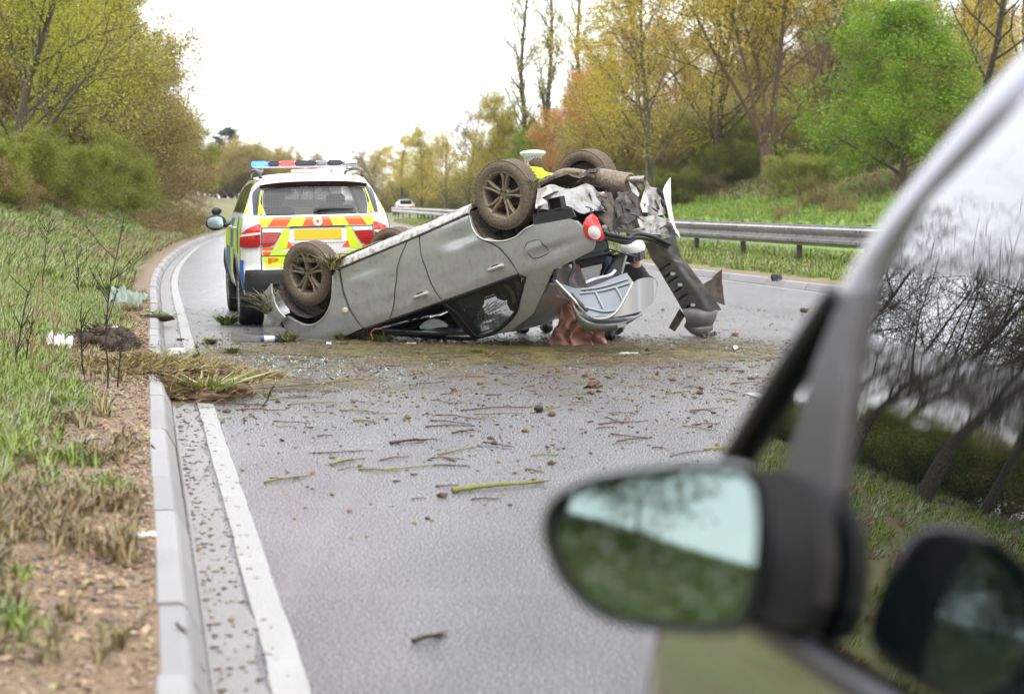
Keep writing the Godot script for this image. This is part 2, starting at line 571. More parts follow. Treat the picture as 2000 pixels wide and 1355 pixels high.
	wp.uv2_triplanar = true
	wp.uv2_scale = Vector3.ONE / 0.9
	var ws := mk("wreck_sill", L(1, 1, 1), 0.45, 0.4)
	tri_tex(ws, ramp_tex(med.duplicate(), [[0.25, L(0.22, 0.17, 0.10)], [0.42, L(0.48, 0.46, 0.42)], [0.7, L(0.62, 0.62, 0.60)]]), 0.8, null, 1.0, false)
	mk("wreck_bright", L(0.58, 0.58, 0.57), 0.35, 0.6)
	mk("dark_mud", L(0.030, 0.024, 0.018), 0.9)
	tri_tex(mk("mud_plastic", L(1, 1, 1), 0.85), ramp_tex(med.duplicate(), [[0.3, L(0.020, 0.017, 0.014)], [0.7, L(0.10, 0.075, 0.052)]]), 0.6, null, 1.0, false)
	tri_tex(mk("underbody", L(1, 1, 1), 0.8), ramp_tex(med.duplicate(), [[0.3, L(0.035, 0.028, 0.02)], [0.7, L(0.17, 0.13, 0.085)]]), 0.5, null, 1.0, false)
	tri_tex(mk("exhaust", L(1, 1, 1), 0.6, 0.35), ramp_tex(med.duplicate(), [[0.25, L(0.13, 0.095, 0.065)], [0.75, L(0.29, 0.235, 0.185)]]), 0.5, null, 1.0, false)
	tri_tex(mk("exhaust_bright", L(1, 1, 1), 0.45, 0.6), ramp_tex(med.duplicate(), [[0.25, L(0.24, 0.19, 0.14)], [0.75, L(0.46, 0.41, 0.36)]]), 0.4, null, 1.0, false)
	tri_tex(mk("bare_metal", L(1, 1, 1), 0.42, 0.5), ramp_tex(med.duplicate(), [[0.25, L(0.17, 0.14, 0.105)], [0.42, L(0.30, 0.29, 0.275)], [0.7, L(0.37, 0.37, 0.37)]]), 1.2, null, 1.0, false)
	tri_tex(mk("dark_metal", L(1, 1, 1), 0.6, 0.4), ramp_tex(med.duplicate(), [[0.3, L(0.05, 0.046, 0.042)], [0.7, L(0.10, 0.093, 0.085)]]), 1.2, null, 1.0, false)
	tri_tex(mk("rust_metal", L(1, 1, 1), 0.65, 0.35), ramp_tex(med.duplicate(), [[0.3, L(0.055, 0.045, 0.037)], [0.7, L(0.12, 0.095, 0.075)]]), 1.2, null, 1.0, false)
	mk("lid_inner", L(0.17, 0.195, 0.23), 0.5, 0.3); mk("lid_skin", L(0.27, 0.27, 0.265), 0.30, 0.75); mk("lid_rib", L(0.27, 0.295, 0.33), 0.45, 0.3)
	tri_tex(mk("bent_panel", L(1, 1, 1), 0.42, 0.6), ramp_tex(med.duplicate(), [[0.25, L(0.20, 0.185, 0.16)], [0.5, L(0.27, 0.265, 0.255)], [0.75, L(0.30, 0.30, 0.295)]]), 2.2, null, 1.0, false)
	tri_tex(mk("tyre_mud", L(1, 1, 1), 0.85), ramp_tex(med.duplicate(), [[0.25, L(0.085, 0.066, 0.046)], [0.6, L(0.145, 0.11, 0.074)], [0.8, L(0.18, 0.14, 0.098)]]), 0.35, normal_tex(fine, 3.0), 0.12, false)
	tri_tex(mk("rim_mud", L(1, 1, 1), 0.5, 0.35), ramp_tex(med.duplicate(), [[0.3, L(0.12, 0.088, 0.055)], [0.55, L(0.235, 0.19, 0.135)], [0.8, L(0.34, 0.30, 0.24)]]), 0.22, null, 1.0, false)
	mk("rim_dark", L(0.09, 0.075, 0.055), 0.5, 0.5); mk("red_caliper", L(0.32, 0.05, 0.035), 0.6)
	mk("tyre", L(0.02, 0.02, 0.021), 0.75); mk("alloy", L(0.45, 0.45, 0.46), 0.35, 0.8)
	mk("amber_lens", L(0.62, 0.50, 0.36), 0.3)
	var rl := mk("red_lens", L(0.62, 0.028, 0.025), 0.12); rl.clearcoat_enabled = true; rl.clearcoat = 1.0; rl.clearcoat_roughness = 0.05
	mk("red_dark", L(0.34, 0.012, 0.014), 0.15); mk("white_lens", L(0.72, 0.70, 0.68), 0.15)
	mk("pink_cloth", L(0.40, 0.225, 0.185), 0.95); mk("lilac_cloth", L(0.48, 0.42, 0.45), 0.95)
	mk("pale_glass", L(0.50, 0.60, 0.57), 0.2); mk("crazed_glass", L(0.06, 0.075, 0.075), 0.2)
	glass("wreck_glass", L(0.02, 0.03, 0.03), 0.55)
	mk("dark_glass", L(0.012, 0.015, 0.017), 0.05); mk("dark_red_glass", L(0.035, 0.012, 0.012), 0.15)
	glass("tail_glass", L(0.10, 0.108, 0.112), 0.72)
	# police car
	var pw := mk("police_white", L(0.74, 0.74, 0.75), 0.25); pw.clearcoat_enabled = true; pw.clearcoat = 0.7; pw.clearcoat_roughness = 0.06
	mk("hi_yellow", L(0.60, 0.80, 0.02), 0.3); mk("hi_orange", L(0.85, 0.10, 0.015), 0.3); mk("police_blue", L(0.015, 0.085, 0.42), 0.3)
	mk("plate_yellow", L(0.85, 0.50, 0.005), 0.4); mk("crest_grey", L(0.50, 0.50, 0.50), 0.35); mk("hi_vis", L(0.52, 0.78, 0.025), 0.75)
	mk("mirror_teal", L(0.62, 0.75, 0.72), 0.04, 1.0)
	var lb := mk("lamp_blue", L(0.02, 0.05, 0.6), 0.2); lb.emission_enabled = true; lb.emission = L(0.05, 0.16, 1.0).linear_to_srgb(); lb.emission_energy_multiplier = 1.6
	var lr := mk("lamp_red", L(0.6, 0.03, 0.03), 0.2); lr.emission_enabled = true; lr.emission = L(1.0, 0.07, 0.07).linear_to_srgb(); lr.emission_energy_multiplier = 0.85
	mk("bar_dark", L(0.03, 0.035, 0.05), 0.12); mk("bar_clear", L(0.25, 0.26, 0.28), 0.12); mk("bar_silver", L(0.55, 0.56, 0.58), 0.3, 0.5)
	mk("silver_far", L(0.50, 0.50, 0.52), 0.3, 0.5); mk("dull_red", L(0.22, 0.06, 0.06), 0.5); mk("sign_brown", L(0.16, 0.055, 0.04), 0.5)
	# parked car
	var np := mk("near_paint", L(0.42, 0.42, 0.44), 0.16, 0.8); np.clearcoat_enabled = true; np.clearcoat = 0.8; np.clearcoat_roughness = 0.03
	mk("near_divider", L(0.055, 0.052, 0.06), 0.35)
	mk("near_frame", L(0.27, 0.265, 0.295), 0.30, 0.75)
	var ng := mk("near_glass", L(0.004, 0.007, 0.008), 0.0)
	ng.clearcoat_enabled = true; ng.clearcoat = 1.0; ng.clearcoat_roughness = 0.0
	ng.metallic_specular = 0.7
	ng.refraction_enabled = true; ng.refraction_scale = 0.105; ng.metallic_specular = 0.5
	mk("near_mirror", L(0.205, 0.265, 0.25), 0.03, 1.0)
	mk("matt_black", L(0.006, 0.006, 0.006), 0.7)
	mk("wing_white", L(0.66, 0.66, 0.66), 0.4, 0.2)
	glass("water_drop", L(0.9, 0.95, 0.95), 0.25)
	# people
	mk("navy_cloth", L(0.012, 0.014, 0.022), 0.9); mk("denim", L(0.055, 0.11, 0.19), 0.9); mk("dark_cloth", L(0.018, 0.018, 0.02), 0.9); mk("skin", L(0.56, 0.35, 0.27), 0.55); mk("hair_brown", L(0.10, 0.055, 0.03), 0.6); mk("eye", L(0.3, 0.3, 0.3), 0.2); mk("cap_white", L(0.78, 0.79, 0.79), 0.45)

# ------------------------------------------------------------------ lie of the land
var KL := [[-60.0, 11.9], [0.0, 0.13], [5.2, -0.875], [12.9, -2.41], [20.2, -3.84], [33.0, -6.28], [45.8, -8.3], [60.0, -10.2], [74.0, -11.6], [100.0, -13.9], [150.0, -17.0], [200.0, -18.5], [300.0, -17.0], [420.0, -8.0]]
var KR := [[-60.0, 22.9], [0.0, 10.46], [25.0, 5.29], [42.0, 1.77], [60.0, -1.1], [80.0, -3.9], [100.0, -6.5], [150.0, -11.5], [200.0, -14.2], [300.0, -13.0], [420.0, -4.0]]
func left_kerb(d: float) -> float: return lerp_table(KL, d)
func right_kerb(d: float) -> float: return lerp_table(KR, d)
func level(d: float) -> float: return -0.25 * smoothstep(90.0, 190.0, d) - 0.5 * smoothstep(200.0, 420.0, d)
func left_h(v: float, d: float) -> float:
	var h := lin_table([[0.0, 0.11], [1.0, 0.15], [2.4, 0.50], [4.0, 1.30], [6.0, 2.3], [10.0, 3.5], [20.0, 4.2], [60.0, 5.0], [200.0, 6.0]], v)
	h = lerpf(0.11, h, 1.0 - 0.55 * smoothstep(70.0, 200.0, d))
	return h + nz.get_noise_2d(v * 9.0, d * 5.0) * 0.10 * smoothstep(0.5, 3.0, v) + level(d)
func right_h(w: float, d: float) -> float:
	var dip := 1.0 - smoothstep(95.0, 150.0, d)
	var h := lin_table([[0.0, 0.12], [0.4, 0.15], [1.4, 0.22], [3.4, 0.20], [5.0, -0.4 * dip], [13.0, -0.35 * dip], [14.2, 0.55], [18.5, 1.05], [22.0, 2.2], [34.0, 5.4], [60.0, 7.0], [220.0, 8.0]], w)
	return h + nz.get_noise_2d(w * 7.0 + 300.0, d * 5.0) * 0.12 * smoothstep(14.0, 20.0, w) + level(d)
func on_left(v: float, d: float) -> Vector3: return Vector3(left_kerb(d) - v, left_h(v, d), -d)
func on_right(w: float, d: float) -> Vector3: return Vector3(right_kerb(d) + w, right_h(w, d), -d)
func land(x: float, d: float) -> Vector3:
	var l := left_kerb(d); var r := right_kerb(d)
	if x < l: return Vector3(x, left_h(l - x, d), -d)
	if x > r: return Vector3(x, right_h(x - r, d), -d)
	return Vector3(x, level(d), -d)

func stations() -> Array:
	var ds: Array = []
	var d := -60.0
	while d < 440.0:
		ds.append(d)
		d += 1.0 if d > 0.0 and d < 50.0 else (2.0 if d > -20.0 and d < 90.0 else 6.0)
	return ds

func lay_ground() -> void:
	var grass_a := L(0.16, 0.19, 0.065); var grass_b := L(0.22, 0.21, 0.09); var dirt := L(0.22, 0.155, 0.105); var lush := L(0.17, 0.29, 0.03); var dry := L(0.25, 0.185, 0.10); var dark := L(0.12, 0.095, 0.05)
	var vs := [0.14, 0.3, 0.55, 0.8, 1.05, 1.3, 1.6, 1.9, 2.3, 2.8, 3.4, 4.0, 4.8, 5.6, 7.0, 9.0, 12.0, 16.0, 22.0, 32.0, 60.0, 120.0, 220.0]
	var ws := [0.14, 0.3, 0.6, 1.0, 1.5, 2.0, 2.7, 3.4, 4.2, 5.0, 9.0, 13.0, 13.7, 14.3, 15.5, 17.0, 18.5, 20.0, 22.0, 25.0, 28.0, 34.0, 45.0, 60.0, 120.0, 260.0]
	var mb := MB.new()
	mb.colored = true
	var rows: Array = []; var cols: Array = []
	for d in stations():
		var row: Array = []; var cr: Array = []
		for i in range(vs.size() - 1, -1, -1):
			var v: float = vs[i]
			row.append(on_left(v, d))
			var nn := nz.get_noise_2d(v * 22.0, d * 14.0)
			var edge := 0.58 + nn * 0.7 + 0.25 * smoothstep(11.0, 14.0, d) * smoothstep(16.5, 15.0, d)
			var c := grass_a.lerp(grass_b, 0.5 + nn).lerp(dry, clampf(nz.get_noise_2d(v * 9.0 + 50.0, d * 6.0) * 1.6, 0.0, 0.8))
			c = dirt.lerp(c, smoothstep(edge - 0.15, edge + 0.30, v))
			c = c.lerp(L(0.20, 0.135, 0.08), 0.75 * smoothstep(1.6, 0.5, v) * smoothstep(11.0, 7.0, d))
			c = c.lerp(dark, 0.7 * smoothstep(4.0, 6.5, v))
			cr.append(c)
		for x in [left_kerb(d) + 0.02, right_kerb(d) - 0.02]:
			row.append(Vector3(x, level(d) - 0.03, -d)); cr.append(dirt)
		for w in ws:
			row.append(on_right(w, d))
			var nn2 := nz.get_noise_2d(w * 15.0 + 90.0, d * 10.0)
			var c2 := grass_a.lerp(grass_b, 0.5 + nn2)
			if w < 0.5: c2 = dirt.lerp(c2, 0.3)
			if w > 4.5 and w < 19.5: c2 = lush
			if w > 19.5: c2 = lush.lerp(grass_b, clampf(0.5 + nn2 * 1.6, 0.0, 1.0)).lerp(L(0.20, 0.14, 0.075), clampf(nz.get_noise_2d(w * 8.0, d * 6.0 + 70.0) * 1.8 + 0.02 * (w - 20.0), 0.0, 0.8))
			cr.append(c2)
		rows.append(row); cols.append(cr)
	var w: int = rows[0].size()
	mb.grid(rows)
	for i in rows.size():
		for k in w: mb.c[i * w + k] = cols[i][k]
	# the grid's normals must look up
	for i in mb.n.size():
		if mb.n[i].y < 0.0: mb.n[i] = -mb.n[i]
	var fixed := MB.new()
	fixed.v = mb.v; fixed.n = mb.n; fixed.c = mb.c; fixed.colored = true
	for i in range(0, mb.ix.size(), 3): fixed.idx(mb.ix[i], mb.ix[i + 1], mb.ix[i + 2])
	struct(fixed, "ground", M.ground)

func strip(ds: Array, xa: Callable, xb: Callable, up: float, across := 2, worn := false) -> MB:
	var mb := MB.new()
	mb.colored = worn
	var prev: Array = []
	for d in ds:
		var row: Array = []
		for k in across + 1:
			if worn:
				var u := lerpf(0.0, xb.call(d) - xa.call(d), float(k) / across)
				var x := lerpf(xa.call(d), xb.call(d), float(k) / across)
				var tone := 1.0
				for tr in [1.25, 2.95, 5.9, 7.6]: tone -= 0.14 * exp(-pow((u - tr) / 0.32, 2.0))
				tone += 0.30 * nz.get_noise_2d(x * 7.0, d * 2.2) + 0.12 * nz.get_noise_2d(x * 40.0, d * 12.0)
				if absf(u - 4.55) < 0.06: tone *= 0.75
				mb.col = Color(tone, tone, tone * 1.01)
			row.append(mb.vert(Vector3(lerpf(xa.call(d), xb.call(d), float(k) / across), level(d) + up, -d), Vector3.UP))
		if prev:
			for k in across:
				mb.idx(prev[k], prev[k + 1], row[k + 1]); mb.idx(prev[k], row[k + 1], row[k])
		prev = row
	return mb

func lay_road() -> void:
	var ds: Array = []
	for q in stations():
		ds.append(q)
		if q >= 3.0 and q < 30.0:
			ds.append(q + 0.33); ds.append(q + 0.66)
	struct(strip(ds, func(d): return left_kerb(d) + 0.005, func(d): return right_kerb(d) - 0.005, 0.0, 84, true), "road", M.asphalt)
	# the grit and pale scum washed against the kerb
	var ds2: Array = []
	for i in 420: ds2.append(2.0 + i * 0.25)
	struct(strip(ds2, func(d): return left_kerb(d) + 0.012, func(d): return left_kerb(d) + 0.165 + nz.get_noise_1d(d * 60.0) * 0.05, 0.003, 2), "gutter", M.gutter)
	struct(strip(ds2, func(d): return right_kerb(d) - 0.22 + nz.get_noise_1d(d * 60.0 + 400.0) * 0.08, func(d): return right_kerb(d) - 0.012, 0.003, 2), "gutter", M.gutter)
	# edge line, broken where the soil was torn over it
	struct(strip(ds2, func(d): return left_kerb(d) + 0.185 + nz.get_noise_1d(d * 300.0) * 0.008, func(d): return left_kerb(d) + 0.292 + nz.get_noise_1d(d * 260.0 + 90.0) * 0.008, 0.006, 1), "edge_line", M.white_line)
	for k in 9:
		var d0 := 11.3 + (k - 1) * 9.0
		var dd: Array = []
		for i in 9: dd.append(d0 + i * 0.25)
		var off := func(d): return lerpf(left_kerb(d), right_kerb(d), 0.5) - 0.88
		struct(strip(dd, func(d): return off.call(d) - 0.055, func(d): return off.call(d) + 0.055, 0.006, 1), "lane_dash", M.white_line)
	# thin film of mud and bruised turf smeared over the road before the wreck
	var film := MB.new(); film.colored = true
	var fr: Array = []; var fc: Array = []
	var fd := 10.0
	while fd < 20.5:
		var row: Array = []; var cr: Array = []
		for i in 90:
			var x := lerpf(left_kerb(fd) + 0.01, 3.6, i / 89.0)
			var a := 0.75 * exp(-pow((fd - 17.0) / 1.3, 2.0)) * smoothstep(4.0, 1.5, absf(x + 0.2))
			a += 0.95 * exp(-pow((fd - 13.6 + (x + 2.5) * -0.3) / 0.55, 2.0)) * smoothstep(-0.6, -2.2, x)
			a += 0.30 * exp(-pow((fd - 14.6) / 1.6, 2.0)) * smoothstep(3.6, 0.5, absf(x + 0.6))
			a *= clampf(0.55 + 1.7 * nz.get_noise_2d(x * 26.0, fd * 13.0) + 0.8 * nz.get_noise_2d(x * 90.0 + 7.0, fd * 60.0), 0.0, 1.0)
			row.append(Vector3(x, level(fd) + 0.0085, -fd))
			var c := L(0.13, 0.088, 0.05).lerp(L(0.17, 0.14, 0.045), clampf(0.5 + 1.5 * nz.get_noise_2d(x * 18.0 + 40.0, fd * 18.0), 0.0, 1.0))
			c.a = clampf(a, 0.0, 0.85)
			cr.append(c)
		fr.append(row); fc.append(cr)
		fd += 0.12
	film.grid(fr)
	for i in film.n.size(): film.n[i] = Vector3.UP
	var up := MB.new(); up.v = film.v; up.n = film.n; up.c = film.c; up.colored = true
	for i in fr.size():
		for k in 90: up.c[i * 90 + k] = fc[i][k]
	for i in range(0, film.ix.size(), 3): up.idx(film.ix[i], film.ix[i + 1], film.ix[i + 2])
	struct(up, "mud", M.mud_film)
	# the opposite carriageway
	var ds3: Array = []
	for d in ds:
		if d > -30.0: ds3.append(d)
	var mb := MB.new()
	var prev: Array = []
	for d in ds3:
		var row: Array = []
		for w in [5.2, 9.0, 12.8]:
			row.append(mb.vert(on_right(w, d) + Vector3(0, 0.02, 0), Vector3.UP))
		if prev:
			for k in 2:
				mb.idx(prev[k], prev[k + 1], row[k + 1]); mb.idx(prev[k], row[k + 1], row[k])
		prev = row
	struct(mb, "road", M.asphalt)

func lay_kerb(fx: Callable, sign: float, d0: float, d1: float, nm: String) -> void:
	# sloped-face kerb stones, one by one; sign -1: the stone lies left of the line fx (its road edge)
	var root := Node3D.new()
	root.name = numbered(nm)
	root.set_meta("kind", "structure")
	add_child(root)
	var d := d0
	var i := 0
	while d < d1:
		var step := 0.915 if d < 60.0 else 3.66
		var a := Vector3(fx.call(d), level(d), -d)
		var b := Vector3(fx.call(d + step), level(d + step), -(d + step))
		var dir := (b - a).normalized()
		var side := Vector3(dir.z, 0, -dir.x) * -sign
		side.y = 0
		if side.x * sign < 0.0: side = -side
		var len := a.distance_to(b)
		var g := 0.009 if d < 40.0 else 0.014
		var jit := Vector3(0, rng.randf_range(-0.006, 0.006), 0) + side * rng.randf_range(-0.008, 0.008)
		var mb := MB.new()
		# profile from the road outwards: foot, sloped face, rounded nose, top, back
		var pr := [Vector2(0.0, -0.05), Vector2(0.0, 0.012), Vector2(0.045, 0.10), Vector2(0.058, 0.114), Vector2(0.075, 0.12), Vector2(0.135, 0.12), Vector2(0.142, 0.115), Vector2(0.142, -0.05)]
		var ends: Array = []
		for e in [g, len - g]:
			var row: Array = []
			for q in pr: row.append(a + dir * e + side * q.x + Vector3.UP * q.y + jit)
			ends.append(row)
		for k in pr.size() - 1:
			var out: Vector3 = side * -(pr[k + 1].y - pr[k].y) + Vector3.UP * (pr[k + 1].x - pr[k].x)
			mb.quad_n(ends[0][k], ends[0][k + 1], ends[1][k + 1], ends[1][k], out)
		for e in 2:
			for k in range(1, pr.size() - 1):
				mb.tri_n(ends[e][0], ends[e][k], ends[e][k + 1], dir * (1.0 if e else -1.0))
		part(mb, "kerb_stone", M["concrete%d" % (i % 3)], root)
		i += 1
		d += step * (b.z - a.z) / -len if false else step * absf(b.z - a.z) / len
	# mortar bed under the joints
	var bed := MB.new()
	var ra: Array = []; var rb: Array = []
	var dd := d0
	while dd < d1:
		var p := Vector3(fx.call(dd), level(dd), -dd)
		var q := p + Vector3(sign * 0.135, 0, 0)
		ra.append(p + Vector3(sign * 0.012, -0.02, 0)); rb.append([p, q])
		dd += 0.9
	for k in rb.size() - 1:
		var a0: Vector3 = rb[k][0] + Vector3(sign * 0.06, 0.07, 0); var a1: Vector3 = rb[k + 1][0] + Vector3(sign * 0.06, 0.07, 0)
		var b0: Vector3 = rb[k][1] + Vector3(0, 0.085, 0); var b1: Vector3 = rb[k + 1][1] + Vector3(0, 0.085, 0)
		var f0: Vector3 = rb[k][0] + Vector3(sign * 0.02, 0.0, 0); var f1: Vector3 = rb[k + 1][0] + Vector3(sign * 0.02, 0.0, 0)
		bed.quad_n(a0, a1, b1, b0, Vector3.UP)
		bed.quad_n(f0, f1, a1, a0, Vector3(-sign, 0.5, 0))
	part(bed, "mortar", M.mortar, root)

func guardrail() -> void:
	var rail := func(d: float) -> Vector3: return on_right(2.0, d)
	var g := thing("guardrail", "galvanised steel crash barrier on dark posts along the central reserve", "guardrail")
	var prof := [Vector2(0.0, 0.19), Vector2(0.028, 0.185), Vector2(0.03, 0.155), Vector2(0.083, 0.125), Vector2(0.083, 0.075), Vector2(0.02, 0.03), Vector2(0.0, 0.0), Vector2(0.02, -0.03), Vector2(0.083, -0.075), Vector2(0.083, -0.125), Vector2(0.03, -0.155), Vector2(0.028, -0.185), Vector2(0.0, -0.19)]
	var d := 6.0
	var i := 0
	while d < 230.0:
		var far := d > 110.0
		var step := 3.2 if not far else 9.6
		var a: Vector3 = rail.call(d); var b: Vector3 = rail.call(d + step)
		var dir := (b - a); var len := dir.length(); dir = dir.normalized()
		var sd := dir.cross(Vector3.UP).normalized()
		if sd.x > 0.0: sd = -sd
		for face in ([1.0, -1.0] if not far else [1.0]):
			var mb := MB.new()
			var rows: Array = []
			for e in [-0.04, len + 0.02]:
				var row: Array = []
				var lap := 0.004 if e < 0.0 else 0.0
				for q in prof:
					row.append(a + dir * e + Vector3.UP * (0.545 + q.y) + sd * face * (0.09 + q.x + lap))
				rows.append(row)
			for k in prof.size() - 1:
				var e2: Vector2 = prof[k + 1] - prof[k]
				mb.quad_n(rows[0][k], rows[0][k + 1], rows[1][k + 1], rows[1][k], sd * face * -e2.y + Vector3.UP * e2.x)
			part(mb, "beam", M["zinc%d" % (i % 2)], g)
		var post := MB.new()
		var bs := Basis(sd, Vector3.UP, dir)
		post.box(Transform3D(bs, a + Vector3.UP * 0.26), Vector3(0.075, 1.0, 0.115), 0.006)
		part(post, "post", M.post, g)
		if d < 60.0:
			var bolt := MB.new()
			for yy in [0.10, -0.10]:
				for xx in [-0.07, 0.09]:
					bolt.lathe(Transform3D(Basis(Quaternion(Vector3.UP, sd)), a + Vector3.UP * (0.545 + yy) + dir * xx + sd * 0.172), [Vector2(0, 0.014), Vector2(0.014, 0.014), Vector2(0.018, 0.0)], 8)
			part(bolt, "bolts", M.post, g).set_meta("kind", "stuff")
		d += step * absf(b.z - a.z) / len
		i += 1

# ------------------------------------------------------------------ trees
class TreeGen:
	var r := RandomNumberGenerator.new()
	var wood := MB.new()
	var leaf := MB.new()
	var tips: Array = []
	var kids := [14, 6, 5]      # children per branch of each level
	var reach := [0.42, 0.5, 0.5]   # child length over parent length
	var lift := 0.5             # how steeply limbs rise: 0 flat, 1 upright
	var bare := 0.25            # bare part of the stem
	var wobble := 0.16
	var depth := 3
	var min_r := 0.006
	func limb(p: Vector3, dir: Vector3, len: float, rad: float, lv: int) -> void:
		var n := 8 if lv == 0 else (5 if lv == 1 else 3)
		var path: Array = [p]; var rr: Array = [rad]
		var q := p; var dd := dir
		for i in n:
			dd = (dd + Vector3(r.randfn(), r.randfn() * 0.6, r.randfn()) * wobble * (0.4 if lv == 0 else 1.0) + Vector3.UP * (0.10 * lift if lv > 0 else 0.03)).normalized()
			q += dd * len / n
			path.append(q)
			rr.append(maxf(min_r, rad * (1.0 - 0.82 * float(i + 1) / n)))
		if lv == 0: rr[0] = rad * 1.35
		wood.tube(path, rr, 7 if lv == 0 else (5 if lv == 1 else 3), false)
		if lv >= depth:
			tips.append(path)
			return
		if lv == depth - 1: tips.append(path)
		var k: int = kids[lv]
		for j in k:
			var f := r.randf_range(bare if lv == 0 else 0.2, 1.0)
			if lv == 0: f = bare + (1.0 - bare) * (j + r.randf()) / k
			var at := f * n
			var i0 := mini(int(at), n - 1)
			var pp: Vector3 = path[i0].lerp(path[i0 + 1], at - i0)
			var ax: Vector3 = (path[i0 + 1] - path[i0]).normalized()
			var an := r.randf() * TAU
			var perp := ax.cross(Vector3(cos(an), 0.3, sin(an))).normalized()
			var out := (perp * (1.0 - 0.55 * lift) + ax * (0.35 + 0.6 * lift)).normalized()
			var ll: float = len * reach[lv] * r.randf_range(0.7, 1.2)
			if lv == 0: ll *= lerpf(1.15, 0.45, clampf((f - bare) / (1.0 - bare), 0.0, 1.0))
			limb(pp, out, ll, maxf(min_r, rr[i0] * (0.42 if lv == 0 else 0.5)), lv + 1)
	func leaves(per_tip: int, size: float, spread: float, sag := 0.0) -> void:
		leaf.colored = true
		for path in tips:
			var clump := 0.75 + 0.5 * r.randf()
			for i in per_tip:
				var t: float = r.randf() * (path.size() - 1)
				var i0 := mini(int(t), path.size() - 2)
				var p: Vector3 = path[i0].lerp(path[i0 + 1], t - i0) + Vector3(r.randfn(), r.randfn(), r.randfn()) * spread - Vector3.UP * sag * r.randf()
				var s := size * r.randf_range(0.6, 1.35)
				var a := Vector3(r.randfn(), r.randfn(), r.randfn()).normalized()
				var b := a.cross(Vector3(r.randfn(), r.randfn(), r.randfn())).normalized()
				var nn := a.cross(b).normalized()
				var lum := clump * r.randf_range(0.75, 1.25)
				leaf.col = Color(lum * r.randf_range(0.92, 1.08), lum, lum * r.randf_range(0.8, 1.1))
				var k := leaf.v.size()
				leaf.vert(p - a * s * 0.5, nn); leaf.vert(p + b * s * 0.3, nn); leaf.vert(p + a * s * 0.55, nn); leaf.vert(p - b * s * 0.3, nn)
				leaf.idx(k, k + 1, k + 2); leaf.idx(k, k + 2, k + 3)

